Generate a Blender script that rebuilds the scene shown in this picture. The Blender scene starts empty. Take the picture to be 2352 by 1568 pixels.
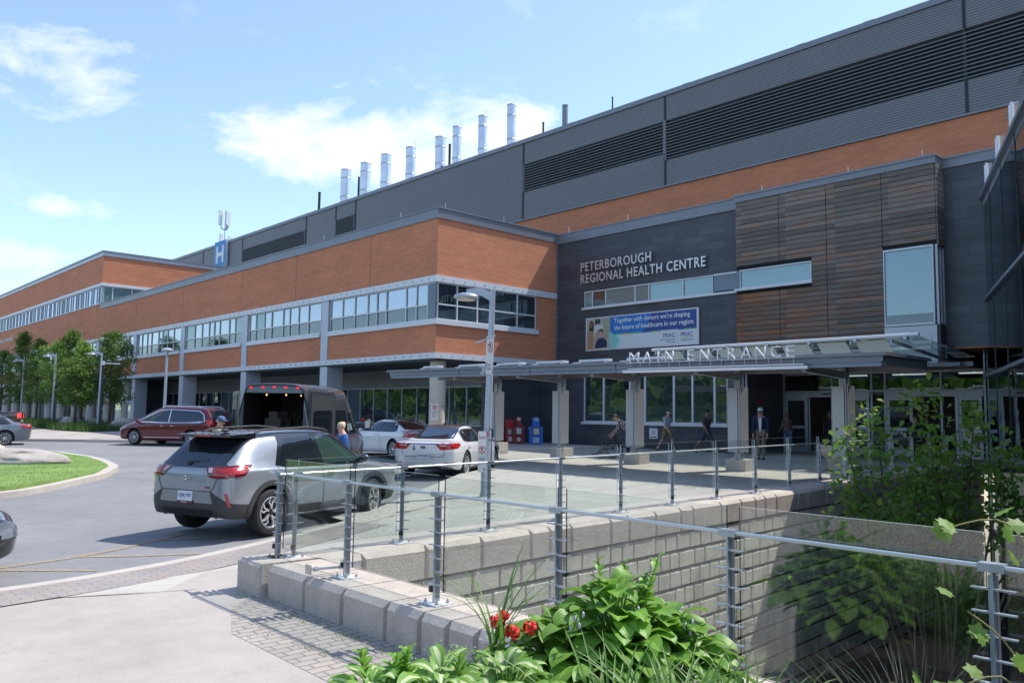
import bpy, bmesh, math, random
from mathutils import Vector, Matrix, noise
from mathutils.geometry import delaunay_2d_cdt
from mathutils.bvhtree import BVHTree
R = math.radians
PI = math.pi
sc = bpy.context.scene
COL = sc.collection

# ------------------------------------------------------------------ camera, sky, sun
cam_d = bpy.data.cameras.new('camera')
cam = bpy.data.objects.new('camera', cam_d); COL.objects.link(cam); sc.camera = cam
cam_d.sensor_width = 36.0; cam_d.lens = 36.0*1878.86/2352; cam_d.clip_end = 3000; cam_d.clip_start = .05
yaw, pitch, roll = R(42.7915), R(5.0799), R(.7883)
_f = Vector((math.sin(yaw)*math.cos(pitch), math.cos(yaw)*math.cos(pitch), math.sin(pitch)))
_r = Vector((math.cos(yaw), -math.sin(yaw), 0)); _u = _r.cross(_f)
_R = _r*math.cos(roll)+_u*math.sin(roll); _U = -_r*math.sin(roll)+_u*math.cos(roll)
cam.matrix_world = Matrix(((_R.x, _U.x, -_f.x, 0), (_R.y, _U.y, -_f.y, 0), (_R.z, _U.z, -_f.z, 1.65), (0, 0, 0, 1)))
sc.render.resolution_x = 1024; sc.render.resolution_y = 682
sc.render.engine = 'CYCLES'
sc.view_settings.view_transform = 'Standard'; sc.view_settings.look = 'None'
sc.view_settings.exposure = .46; sc.view_settings.gamma = 1
sc.cycles.max_bounces = 8; sc.cycles.transparent_max_bounces = 24; sc.cycles.glossy_bounces = 4
sc.cycles.caustics_reflective = False; sc.cycles.caustics_refractive = False
SUN = Vector((-1, .31, -1.55)).normalized()      # direction the sunlight travels
sun_d = bpy.data.lights.new('sun', 'SUN'); sun_d.energy = 3.9; sun_d.angle = R(.5); sun_d.color = (1, .95, .87)
sun = bpy.data.objects.new('sun', sun_d); COL.objects.link(sun)
sun.rotation_euler = SUN.to_track_quat('-Z', 'Y').to_euler()
W = bpy.data.worlds.new('World'); sc.world = W; W.use_nodes = True
nt = W.node_tree; N = nt.nodes; Lk = nt.links; N.clear()
def wn(t, **k):
    n = N.new(t)
    for a, b in k.items(): setattr(n, a, b)
    return n
def wmath(op, a, b=None, clamp=False):
    n = wn('ShaderNodeMath', operation=op, use_clamp=clamp)
    for i, v in enumerate((a, b)):
        if v is None: continue
        if isinstance(v, (int, float)): n.inputs[i].default_value = v
        else: Lk.new(v, n.inputs[i])
    return n.outputs[0]
sky = wn('ShaderNodeTexSky', sky_type='NISHITA', sun_disc=False)
sky.sun_elevation = math.asin(-SUN.z); sky.sun_rotation = math.atan2(-SUN.x, -SUN.y)
sky.altitude = 200; sky.air_density = 1.0; sky.dust_density = .5; sky.ozone_density = 1.3
tc = wn('ShaderNodeTexCoord'); sx = wn('ShaderNodeSeparateXYZ'); Lk.new(tc.outputs['Generated'], sx.inputs[0])
az = wmath('ARCTAN2', sx.outputs[0], sx.outputs[1]); el = wmath('ARCSINE', sx.outputs[2])
cmb = wn('ShaderNodeCombineXYZ'); Lk.new(az, cmb.inputs[0]); Lk.new(wmath('MULTIPLY', el, 1.9), cmb.inputs[1])
no = wn('ShaderNodeTexNoise'); no.inputs['Scale'].default_value = 7.5; no.inputs['Detail'].default_value = 9; no.inputs['Roughness'].default_value = .62
no.inputs['Distortion'].default_value = .35
Lk.new(cmb.outputs[0], no.inputs['Vector'])
tot = None
for a0, e0, wa, we, st in ((.60, .315, .235, .072, 1.25), (.72, .335, .16, .05, 1.1), (.44, .300, .09, .05, .8), (.21, .355, .14, .075, .85), (.05, .36, .2, .1, .7),
                           (.262, .215, .10, .022, .62), (.30, .155, .30, .036, .72), (.86, .36, .12, .02, .5), (.95, .33, .1, .02, .4), (.30, .25, .07, .014, .4), (-.9, .5, .5, .2, .8), (-2.2, .4, .7, .2, .7), (2.4, .5, .6, .2, .7), (.73, .345, .05, .02, .6)):
    da = wmath('DIVIDE', wmath('SUBTRACT', az, a0), wa); de = wmath('DIVIDE', wmath('SUBTRACT', el, e0), we)
    d = wmath('SQRT', wmath('ADD', wmath('MULTIPLY', da, da), wmath('MULTIPLY', de, de)))
    m = wmath('MULTIPLY', wmath('SUBTRACT', 1.25, d, True), st)
    tot = m if tot is None else wmath('MAXIMUM', tot, m)
den = wmath('MULTIPLY', wmath('ADD', wmath('SUBTRACT', tot, .52), wmath('MULTIPLY', wmath('SUBTRACT', no.outputs[0], .5), 2.9)), 1.35, True)
wisp = wmath('MULTIPLY', wmath('SUBTRACT', no.outputs[0], .52), 1.1, True)
den = wmath('MAXIMUM', wmath('MAXIMUM', den, wisp), .07)
bg1 = wn('ShaderNodeBackground'); bg2 = wn('ShaderNodeBackground'); mix = wn('ShaderNodeMixShader'); out = wn('ShaderNodeOutputWorld')
bg1.inputs[1].default_value = .185
bg2.inputs[0].default_value = (.93, .96, 1, 1); bg2.inputs[1].default_value = .92
tn = wn('ShaderNodeVectorMath', operation='MULTIPLY'); tn.inputs[1].default_value = (.97, 1.02, 1.06); Lk.new(sky.outputs[0], tn.inputs[0]); Lk.new(tn.outputs[0], bg1.inputs[0]); Lk.new(den, mix.inputs[0]); Lk.new(bg1.outputs[0], mix.inputs[1]); Lk.new(bg2.outputs[0], mix.inputs[2]); Lk.new(mix.outputs[0], out.inputs[0])

# ------------------------------------------------------------------ materials
MATS = {}
def node_mat(name):
    m = bpy.data.materials.new(name); m.use_nodes = True; MATS[name] = m
    return m, m.node_tree.nodes, m.node_tree.links, m.node_tree.nodes['Principled BSDF']
def c4(c): return (c[0], c[1], c[2], 1)
def pm(name, col, rough=.6, metal=0, var=0, vscale=3, bump=0, bscale=40, coat=0, emit=None, spec=None, var2=0, v2scale=.4, stretch=None):
    m, n, l, b = node_mat(name)
    b.inputs['Base Color'].default_value = c4(col); b.inputs['Roughness'].default_value = rough; b.inputs['Metallic'].default_value = metal
    if coat: b.inputs['Coat Weight'].default_value = coat; b.inputs['Coat Roughness'].default_value = .03
    if spec is not None: b.inputs['Specular IOR Level'].default_value = spec
    if emit: b.inputs['Emission Color'].default_value = c4(emit[0]); b.inputs['Emission Strength'].default_value = emit[1]
    g = n.new('ShaderNodeNewGeometry'); vec = g.outputs['Position']
    if stretch:
        mp = n.new('ShaderNodeMapping'); mp.inputs['Scale'].default_value = stretch; l.new(vec, mp.inputs[0]); vec = mp.outputs[0]
    src = None
    if var or var2:
        for k, (amt, s) in enumerate(((var, vscale), (var2, v2scale))):
            if not amt: continue
            t = n.new('ShaderNodeTexNoise'); t.inputs['Scale'].default_value = s; t.inputs['Detail'].default_value = 6; t.inputs['Roughness'].default_value = .65
            l.new(vec, t.inputs['Vector'])
            mr = n.new('ShaderNodeMapRange'); mr.inputs[1].default_value = .25; mr.inputs[2].default_value = .75
            mr.inputs[3].default_value = 1-amt; mr.inputs[4].default_value = 1+amt
            l.new(t.outputs[0], mr.inputs[0])
            if src is None: src = mr.outputs[0]
            else:
                mm = n.new('ShaderNodeMath'); mm.operation = 'MULTIPLY'; l.new(src, mm.inputs[0]); l.new(mr.outputs[0], mm.inputs[1]); src = mm.outputs[0]
        vm = n.new('ShaderNodeVectorMath'); vm.operation = 'SCALE'; vm.inputs[0].default_value = col[:3]; l.new(src, vm.inputs['Scale'])
        l.new(vm.outputs[0], b.inputs['Base Color'])
    if bump:
        t = n.new('ShaderNodeTexNoise'); t.inputs['Scale'].default_value = bscale; t.inputs['Detail'].default_value = 4; l.new(vec, t.inputs['Vector'])
        bp = n.new('ShaderNodeBump'); bp.inputs['Strength'].default_value = bump; bp.inputs['Distance'].default_value = .02
        l.new(t.outputs[0], bp.inputs['Height']); l.new(bp.outputs[0], b.inputs['Normal'])
    return m
def brickmat(name, c1, c2, mortar, bw, bh, ms, rough=.85, bump=.3, var2=.12, off=.5, flat=False):
    m, n, l, b = node_mat(name)
    g = n.new('ShaderNodeNewGeometry'); s = n.new('ShaderNodeSeparateXYZ'); l.new(g.outputs['Position'], s.inputs[0])
    a = n.new('ShaderNodeMath'); a.operation = 'ADD'; l.new(s.outputs[0], a.inputs[0]); l.new(s.outputs[1], a.inputs[1])
    c = n.new('ShaderNodeCombineXYZ'); l.new(a.outputs[0], c.inputs[0]); l.new(s.outputs[2], c.inputs[1])
    t = n.new('ShaderNodeTexBrick'); l.new(g.outputs['Position'] if flat else c.outputs[0], t.inputs['Vector'])
    t.inputs['Color1'].default_value = c4(c1); t.inputs['Color2'].default_value = c4(c2); t.inputs['Mortar'].default_value = c4(mortar)
    t.inputs['Scale'].default_value = 1; t.inputs['Brick Width'].default_value = bw; t.inputs['Row Height'].default_value = bh; t.inputs['Mortar Size'].default_value = ms
    t.inputs['Mortar Smooth'].default_value = .1; t.offset = off
    nz = n.new('ShaderNodeTexNoise'); nz.inputs['Scale'].default_value = .45; nz.inputs['Detail'].default_value = 7; nz.inputs['Roughness'].default_value = .6
    mp = n.new('ShaderNodeMapping'); mp.inputs['Scale'].default_value = (1, 1, 3.0); l.new(g.outputs['Position'], mp.inputs[0]); l.new(mp.outputs[0], nz.inputs['Vector'])
    mr = n.new('ShaderNodeMapRange'); mr.inputs[1].default_value = .25; mr.inputs[2].default_value = .75; mr.inputs[3].default_value = 1-var2; mr.inputs[4].default_value = 1+var2
    l.new(nz.outputs[0], mr.inputs[0])
    nz2 = n.new('ShaderNodeTexNoise'); nz2.inputs['Scale'].default_value = 1; nz2.inputs['Detail'].default_value = 3
    mp2 = n.new('ShaderNodeMapping'); mp2.inputs['Scale'].default_value = (1.2, 1.2, 9); l.new(g.outputs['Position'], mp2.inputs[0]); l.new(mp2.outputs[0], nz2.inputs['Vector'])
    mr2 = n.new('ShaderNodeMapRange'); mr2.inputs[1].default_value = .3; mr2.inputs[2].default_value = .7; mr2.inputs[3].default_value = .92; mr2.inputs[4].default_value = 1.08
    l.new(nz2.outputs[0], mr2.inputs[0])
    mm = n.new('ShaderNodeMath'); mm.operation = 'MULTIPLY'; l.new(mr.outputs[0], mm.inputs[0]); l.new(mr2.outputs[0], mm.inputs[1])
    vm = n.new('ShaderNodeVectorMath'); vm.operation = 'SCALE'; l.new(t.outputs[0], vm.inputs[0]); l.new(mm.outputs[0], vm.inputs['Scale'])
    l.new(vm.outputs[0], b.inputs['Base Color']); b.inputs['Roughness'].default_value = rough
    bp = n.new('ShaderNodeBump'); bp.inputs['Strength'].default_value = bump; bp.inputs['Distance'].default_value = .01
    inv = n.new('ShaderNodeMath'); inv.operation = 'SUBTRACT'; inv.inputs[0].default_value = 1; l.new(t.outputs['Fac'], inv.inputs[1])
    l.new(inv.outputs[0], bp.inputs['Height']); l.new(bp.outputs[0], b.inputs['Normal'])
    return m
def glassmat(name, tint, refl=(.9, .95, 1), f0=.05, rough=.0, back=None, amount=None):
    """pane: transparent (or dark room behind, back=colour) mixed with a mirror by Fresnel"""
    m, n, l, b = node_mat(name); n.remove(b); o = n['Material Output']
    gl = n.new('ShaderNodeBsdfGlossy'); gl.inputs[0].default_value = c4(refl); gl.inputs['Roughness'].default_value = rough
    if back is None:
        tr = n.new('ShaderNodeBsdfTransparent'); tr.inputs[0].default_value = c4(tint)
    else:
        tr = n.new('ShaderNodeBsdfDiffuse'); tr.inputs[0].default_value = c4(back)
        if name in ('window_sky', 'window_dark'):
            g1 = n.new('ShaderNodeNewGeometry'); mp = n.new('ShaderNodeVectorMath'); mp.operation = 'MULTIPLY'; mp.inputs[1].default_value = (.9, .9, 1.3); l.new(g1.outputs['Position'], mp.inputs[0])
            fl = n.new('ShaderNodeVectorMath'); fl.operation = 'FLOOR'; l.new(mp.outputs[0], fl.inputs[0]); wn2 = n.new('ShaderNodeTexWhiteNoise'); l.new(fl.outputs[0], wn2.inputs['Vector'])
            m3 = n.new('ShaderNodeMapRange'); m3.inputs[3].default_value = .55; m3.inputs[4].default_value = 1.7; l.new(wn2.outputs[0], m3.inputs[0])
            v3 = n.new('ShaderNodeVectorMath'); v3.operation = 'SCALE'; v3.inputs[0].default_value = back; l.new(m3.outputs[0], v3.inputs['Scale']); l.new(v3.outputs[0], tr.inputs[0])
    gg = n.new('ShaderNodeNewGeometry'); dt = n.new('ShaderNodeVectorMath'); dt.operation = 'DOT_PRODUCT'; l.new(gg.outputs['Normal'], dt.inputs[0]); l.new(gg.outputs['Incoming'], dt.inputs[1])
    ab = n.new('ShaderNodeMath'); ab.operation = 'ABSOLUTE'; l.new(dt.outputs['Value'], ab.inputs[0]); iv = n.new('ShaderNodeMath'); iv.operation = 'SUBTRACT'; iv.inputs[0].default_value = 1; l.new(ab.outputs[0], iv.inputs[1])
    pw = n.new('ShaderNodeMath'); pw.operation = 'POWER'; pw.inputs[1].default_value = 5; l.new(iv.outputs[0], pw.inputs[0])
    mr = n.new('ShaderNodeMapRange'); mr.inputs[3].default_value = f0; mr.inputs[4].default_value = amount or 1; l.new(pw.outputs[0], mr.inputs[0])
    if name.startswith('window') or name.startswith('curtain'):
        g = n.new('ShaderNodeNewGeometry'); t = n.new('ShaderNodeTexNoise'); t.inputs['Scale'].default_value = .9; l.new(g.outputs['Position'], t.inputs['Vector'])
        bp = n.new('ShaderNodeBump'); bp.inputs['Strength'].default_value = .12; bp.inputs['Distance'].default_value = .05; l.new(t.outputs[0], bp.inputs['Height']); l.new(bp.outputs[0], gl.inputs['Normal'])
    mx = n.new('ShaderNodeMixShader'); l.new(mr.outputs[0], mx.inputs[0]); l.new(tr.outputs[0], mx.inputs[1]); l.new(gl.outputs[0], mx.inputs[2]); l.new(mx.outputs[0], o.inputs[0])
    return m
brick = brickmat('brick', (.69, .245, .118), (.62, .205, .098), (.40, .20, .125), .24, .075, .012)
slate = brickmat('slate_block', (.078, .083, .102), (.056, .060, .077), (.030, .033, .042), 1.25, .32, .006, rough=.5, bump=.35, var2=.22, off=.37)
metal_trim = pm('metal_trim', (.20, .215, .25), .45, .3, var=.08, vscale=1.5)
metal_light = pm('metal_light', (.50, .53, .60), .5, .25, var=.10, vscale=2)
galv = pm('galvanised', (.40, .45, .50), .42, .75, var=.22, vscale=9)
white_trim = pm('white_trim', (.66, .68, .72), .5, .1, var=.05, vscale=2)
white_paint = pm('white_paint', (.75, .76, .78), .45)
soffit_m = pm('soffit', (.06, .065, .075), .7)
siding = pm('ribbed_metal_siding', (.185, .185, .20), .45, .35, var=.05, vscale=.4)
louver_m = pm('louver_metal', (.15, .16, .185), .5, .35)
black_m = pm('black', (.012, .013, .015), .5)
dark_m = pm('dark_void', (.008, .009, .011), .8)
wood_soffit = pm('wood_soffit', (.33, .12, .04), .5, var=.25, vscale=3, stretch=(6, .4, 1))
concrete = pm('concrete', (.52, .49, .45), .9, var=.08, vscale=6, bump=.15, bscale=60, var2=.08, v2scale=.6)
pillar_m = pm('pillar_concrete', (.58, .53, .47), .85, var=.06, vscale=4)
win_blue = glassmat('window_sky', (1, 1, 1), (.80, .88, 1), .42, back=(.035, .05, .065))
win_dark = glassmat('window_dark', (1, 1, 1), (.8, .9, .95), .16, back=(.02, .028, .035))
win_teal = glassmat('window_teal', (1, 1, 1), (.72, .88, .92), .17, back=(.15, .24, .25))
win_spandrel = glassmat('window_spandrel', (1, 1, 1), (.8, .88, 1), .10, back=(.035, .04, .052))
rail_glass = glassmat('rail_glass', (.935, .962, .95), (1, 1, 1), .07, amount=.6)
curtain = glassmat('curtain_glass', (.22, .27, .29), (.80, .90, .95), .36)
cglass = glassmat('canopy_glass', (.72, .84, .80), (.9, 1, .97), .06)

# ------------------------------------------------------------------ mesh helpers
class MB:
    def __init__(s): s.v = []; s.f = []; s.m = []; s.uv = None
    def add(s, vs, fs, mi=0):
        o = len(s.v); s.v += [tuple(v) for v in vs]; s.f += [tuple(i+o for i in f) for f in fs]; s.m += [mi]*len(fs)
    def box(s, x0, y0, z0, x1, y1, z1, mi=0, M=None):
        vs = [Vector((x, y, z)) for z in (z0, z1) for y in (y0, y1) for x in (x0, x1)]
        if M is not None: vs = [M @ v for v in vs]
        s.add(vs, [(0, 2, 3, 1), (4, 5, 7, 6), (0, 1, 5, 4), (1, 3, 7, 5), (3, 2, 6, 7), (2, 0, 4, 6)], mi)
    def quad(s, a, b, c, d, mi=0): s.add([a, b, c, d], [(0, 1, 2, 3)], mi)
    def bar(s, a, b, w, h, mi=0, up=(0, 0, 1)):
        a = Vector(a); b = Vector(b); d = (b-a).normalized(); u = Vector(up)
        if abs(d.dot(u)) > .98: u = Vector((1, 0, 0))
        r = d.cross(u).normalized()*(w/2); u = r.cross(d).normalized()*(h/2)
        vs = [p+i*r+j*u for p in (a, b) for i, j in ((-1, -1), (1, -1), (1, 1), (-1, 1))]
        s.add(vs, [(3, 2, 1, 0), (4, 5, 6, 7), (0, 1, 5, 4), (1, 2, 6, 5), (2, 3, 7, 6), (3, 0, 4, 7)], mi)
    def tube(s, pts, r, n=8, mi=0, cap=True):
        pts = [Vector(p) for p in pts]; rs = r if isinstance(r, (list, tuple)) else [r]*len(pts)
        o = len(s.v); prev = None
        for i, p in enumerate(pts):
            d = (pts[min(i+1, len(pts)-1)]-pts[max(i-1, 0)]).normalized()
            a = prev if prev is not None else (Vector((0, 0, 1)) if abs(d.z) < .9 else Vector((1, 0, 0)))
            x = (a-d*a.dot(d)).normalized(); y = d.cross(x); prev = x
            for k in range(n):
                t = 2*PI*k/n; s.v.append(tuple(p+x*math.cos(t)*rs[i]+y*math.sin(t)*rs[i]))
        for i in range(len(pts)-1):
            for k in range(n):
                a = o+i*n+k; b = o+i*n+(k+1) % n; s.f.append((a, b, b+n, a+n)); s.m.append(mi)
        if cap:
            s.f.append(tuple(o+k for k in reversed(range(n)))); s.m.append(mi)
            s.f.append(tuple(o+(len(pts)-1)*n+k for k in range(n))); s.m.append(mi)
    def cyl(s, x, y, z0, z1, r, n=20, mi=0, r1=None): s.tube([(x, y, z0), (x, y, z1)], [r, r if r1 is None else r1], n, mi)
    def lathe(s, prof, n=24, mi=0, M=None, close=False):
        o = len(s.v)
        for r, z in prof:
            for k in range(n):
                t = 2*PI*k/n; v = Vector((r*math.cos(t), r*math.sin(t), z)); s.v.append(tuple(M @ v if M is not None else v))
        for i in range(len(prof)-1):
            for k in range(n):
                a = o+i*n+k; b = o+i*n+(k+1) % n; s.f.append((a, b, b+n, a+n)); s.m.append(mi)
        if close:
            s.f.append(tuple(o+k for k in reversed(range(n)))); s.m.append(mi); s.f.append(tuple(o+(len(prof)-1)*n+k for k in range(n))); s.m.append(mi)
    def prism(s, poly, z0, z1, mi=0, M=None):
        n = len(poly); vs = [Vector((x, y, z0)) for x, y in poly]+[Vector((x, y, z1)) for x, y in poly]
        if M is not None: vs = [M @ v for v in vs]
        s.add(vs, [tuple(reversed(range(n))), tuple(range(n, 2*n))]+[(i, (i+1) % n, n+(i+1) % n, n+i) for i in range(n)], mi)
    def ball(s, c, r, n=10, mi=0):
        rx, ry, rz = r if isinstance(r, (tuple, list)) else (r, r, r); c = Vector(c); o = len(s.v); h = n//2
        for i in range(1, h):
            a = PI*i/h
            for k in range(n):
                t = 2*PI*k/n; s.v.append(tuple(c+Vector((rx*math.sin(a)*math.cos(t), ry*math.sin(a)*math.sin(t), rz*math.cos(a)))))
        s.v.append(tuple(c+Vector((0, 0, rz)))); s.v.append(tuple(c-Vector((0, 0, rz)))); T = len(s.v)-2
        for i in range(h-2):
            for k in range(n):
                a = o+i*n+k; b = o+i*n+(k+1) % n; s.f.append((a, a+n, b+n, b)); s.m.append(mi)
        for k in range(n):
            s.f.append((T, o+k, o+(k+1) % n)); s.m.append(mi); a = o+(h-2)*n; s.f.append((T+1, a+(k+1) % n, a+k)); s.m.append(mi)
    def build(s, name, mats, parent=None, smooth=False):
        me = bpy.data.meshes.new(name); me.from_pydata(s.v, [], s.f)
        if not isinstance(mats, (list, tuple)): mats = [mats]
        for m in mats: me.materials.append(m)
        if len(mats) > 1: me.polygons.foreach_set('material_index', s.m)
        if smooth:
            me.polygons.foreach_set('use_smooth', [True]*len(me.polygons))
            if smooth != 'all':
                try: me.set_sharp_from_angle(angle=R(35))
                except Exception: pass
        if s.uv:
            u = me.uv_layers.new(name='UVMap'); fl = []
            for f in s.f:
                for i in f: fl += s.uv[i]
            u.data.foreach_set('uv', fl)
        me.update()
        return link(name, me, parent)
def link(name, data, parent=None):
    o = bpy.data.objects.new(name, data); COL.objects.link(o); o.parent = parent
    return o
def tag(o, label=None, cat=None, group=None, kind=None):
    if label: o['label'] = label
    if cat: o['category'] = cat
    if group: o['group'] = group
    if kind: o['kind'] = kind
    return o
def thing(name, label, cat, loc=(0, 0, 0), rz=0, group=None):
    o = link(name, None); o.location = loc; o.rotation_euler = (0, 0, rz); o.empty_display_size = .2
    return tag(o, label, cat, group)
def dup(root, parent=None):
    c = root.copy(); COL.objects.link(c); c.parent = parent
    for ch in KIDS(root): dup(ch, c)
    return c
def KIDS(o): return [x for x in bpy.data.objects if x.parent == o]
def text_mesh(name, s, w, h, depth, mat, parent, M, bold=0, spacing=1.0, align=None):
    """lettering: glyph outlines extruded, scaled to w x h, placed by M (x right, y up, z out)"""
    cu = bpy.data.curves.new(name, 'FONT'); cu.body = s; cu.extrude = .02; cu.offset = bold; cu.space_character = spacing; cu.resolution_u = 3
    t = bpy.data.objects.new('tmp', cu); COL.objects.link(t); dg = bpy.context.evaluated_depsgraph_get()
    me = bpy.data.meshes.new_from_object(t.evaluated_get(dg)); bpy.data.objects.remove(t)
    xs = [v.co.x for v in me.vertices]; ys = [v.co.y for v in me.vertices]
    x0, x1, y0, y1 = min(xs), max(xs), min(ys), max(ys)
    if w is None: w = h*(x1-x0)/(y1-y0)
    for v in me.vertices:
        p = Vector(((v.co.x-x0)/(x1-x0)*w, (v.co.y-y0)/(y1-y0)*h, depth if v.co.z > 0 else 0)); v.co = M @ p
    me.materials.clear(); me.materials.append(mat)
    for p in me.polygons: p.material_index = 0
    me.name = name
    return link(name, me, parent)
def wallM(x, y, z):     # wall facing -X, reading direction towards -Y
    return Matrix(((0, 0, -1, x), (-1, 0, 0, y), (0, 1, 0, z), (0, 0, 0, 1)))
def frameM(o, xd, yd):
    xd = Vector(xd).normalized(); yd = Vector(yd).normalized(); zd = xd.cross(yd)
    return Matrix(((xd.x, yd.x, zd.x, o[0]), (xd.y, yd.y, zd.y, o[1]), (xd.z, yd.z, zd.z, o[2]), (0, 0, 0, 1)))

# ------------------------------------------------------------------ ground
def g(x, y): return -.36+.022*(min(max(x, 4), 24)-4)+.008*(min(max(y, 20), 70)-20)
def ps(x, y):                         # paving level
    t = min(max((x-4.6)/4.5, 0), 1)
    return g(x, y)+.02+.11*t if y < 40 else g(x, y)+.12
def inpoly(x, y, poly):
    c = False; j = len(poly)-1
    for i in range(len(poly)):
        a, b = poly[i], poly[j]
        if (a[1] > y) != (b[1] > y) and x < (b[0]-a[0])*(y-a[1])/(b[1]-a[1])+a[0]: c = not c
        j = i
    return c
PIT = [(4.5, -14), (4.5, 8.57), (30.5, 9.75), (30.5, -14)]
def sheet(name, poly, zf, mat, step=None, holes=(), skirt=0, parent=None, box=None):
    vs = [Vector(p) for p in poly]; es = [(i, (i+1) % len(poly)) for i in range(len(poly))]
    for h in holes:
        o = len(vs); vs += [Vector(p) for p in h]; es += [(o+i, o+(i+1) % len(h)) for i in range(len(h))]
    if step:
        xs = [p[0] for p in poly]; ys = [p[1] for p in poly]; bx = box or (min(xs), min(ys), max(xs), max(ys))
        x = bx[0]+step*.5
        while x < bx[2]:
            y = bx[1]+step*.5
            while y < bx[3]:
                if inpoly(x, y, poly) and not any(inpoly(x, y, h) for h in holes): vs.append(Vector((x, y)))
                y += step
            x += step
    r = delaunay_2d_cdt(vs, es, [], 0, 1e-4)
    b = MB(); b.v = [(p.x, p.y, zf(p.x, p.y)) for p in r[0]]
    for f in r[2]:
        cx = sum(r[0][i].x for i in f)/len(f); cy = sum(r[0][i].y for i in f)/len(f)
        if inpoly(cx, cy, poly) and not any(inpoly(cx, cy, h) for h in holes): b.f.append(tuple(f)); b.m.append(0)
    if skirt:
        n = len(poly)
        area = sum(poly[i][0]*poly[(i+1) % n][1]-poly[(i+1) % n][0]*poly[i][1] for i in range(n))
        for i in range(n):
            p, q = poly[i], poly[(i+1) % n]; a = (p[0], p[1], zf(*p)); c = (q[0], q[1], zf(*q))
            b.quad((a[0], a[1], a[2]-skirt), (c[0], c[1], c[2]-skirt), c, a)
    return b.build(name, mat, parent)
def smooth_path(pts, n=6, closed=False):
    out = []; L = len(pts); rng = range(L if closed else L-1)
    for i in rng:
        p = [Vector(pts[(i+k) % L]) if closed else Vector(pts[min(max(i+k, 0), L-1)]) for k in (-1, 0, 1, 2)]
        for k in range(n):
            t = k/n
            out.append(tuple(.5*((2*p[1])+(p[2]-p[0])*t+(2*p[0]-5*p[1]+4*p[2]-p[3])*t*t+(3*p[1]-p[0]-3*p[2]+p[3])*t**3)))
    if not closed: out.append(tuple(pts[-1]))
    return out
asphalt, an, al, ab = node_mat('asphalt')
def asphalt_nodes(n, l, b, base, speck, crack=True):
    gg = n.new('ShaderNodeNewGeometry')
    def nz(s, d=5, r=.6):
        t = n.new('ShaderNodeTexNoise'); t.inputs['Scale'].default_value = s; t.inputs['Detail'].default_value = d; t.inputs['Roughness'].default_value = r; l.new(gg.outputs['Position'], t.inputs['Vector']); return t.outputs[0]
    def rng(s, a, c, lo=.3, hi=.7):
        mr = n.new('ShaderNodeMapRange'); mr.inputs[1].default_value = lo; mr.inputs[2].default_value = hi; mr.inputs[3].default_value = a; mr.inputs[4].default_value = c; l.new(s, mr.inputs[0]); return mr.outputs[0]
    def mul(a, c):
        m = n.new('ShaderNodeMath'); m.operation = 'MULTIPLY'; l.new(a, m.inputs[0]); l.new(c, m.inputs[1]); return m.outputs[0]
    f = mul(mul(rng(nz(.35), .88, 1.12), rng(nz(3), .93, 1.07)), rng(nz(70, 3), 1-speck, 1+speck))
    f = mul(f, rng(nz(1.3, 7, .7), 1, .84, .60, .68)); f = mul(f, rng(nz(9, 2), 1, .88, .70, .76))
    if crack:
        v = n.new('ShaderNodeTexVoronoi'); v.feature = 'DISTANCE_TO_EDGE'; v.inputs['Scale'].default_value = crack
        t = n.new('ShaderNodeTexNoise'); t.inputs['Scale'].default_value = 1.6; t.inputs['Detail'].default_value = 4; l.new(gg.outputs['Position'], t.inputs['Vector'])
        mx = n.new('ShaderNodeMix'); mx.data_type = 'VECTOR'; mx.inputs[0].default_value = .35; l.new(gg.outputs['Position'], mx.inputs[4]); l.new(t.outputs['Color'], mx.inputs[5])
        l.new(mx.outputs[1], v.inputs['Vector'])
        f = mul(f, rng(v.outputs[0], .72, 1, 0, .0035))
    vm = n.new('ShaderNodeVectorMath'); vm.operation = 'SCALE'; vm.inputs[0].default_value = base; l.new(f, vm.inputs['Scale'])
    l.new(vm.outputs[0], b.inputs['Base Color']); b.inputs['Roughness'].default_value = .9
    bp = n.new('ShaderNodeBump'); bp.inputs['Strength'].default_value = .4; bp.inputs['Distance'].default_value = .01; l.new(nz(90, 3), bp.inputs['Height']); l.new(bp.outputs[0], b.inputs['Normal'])
asphalt_nodes(an, al, ab, (.235, .232, .240), .28, .16)
paving, an, al, ab = node_mat('concrete_paving'); asphalt_nodes(an, al, ab, (.415, .37, .335), .10, False)
paving2, an, al, ab = node_mat('pale_concrete_paving'); asphalt_nodes(an, al, ab, (.47, .44, .395), .08, False)
grass_m = pm('lawn', (.17, .27, .06), .9, var=.35, vscale=3, var2=.25, v2scale=.5)
soil = pm('soil', (.05, .04, .03), .95, var=.3, vscale=20, bump=.5)
kerb_m = pm('kerb_concrete', (.50, .45, .40), .9, var=.12, vscale=5, bump=.15)
yellow = pm('yellow_paint', (.45, .33, .18), .85, var=.35, vscale=30)
strip_m = brickmat('paver', (.36, .30, .27), (.30, .28, .27), (.2, .17, .15), .22, .11, .006, rough=.9, bump=.2, flat=True)

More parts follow.
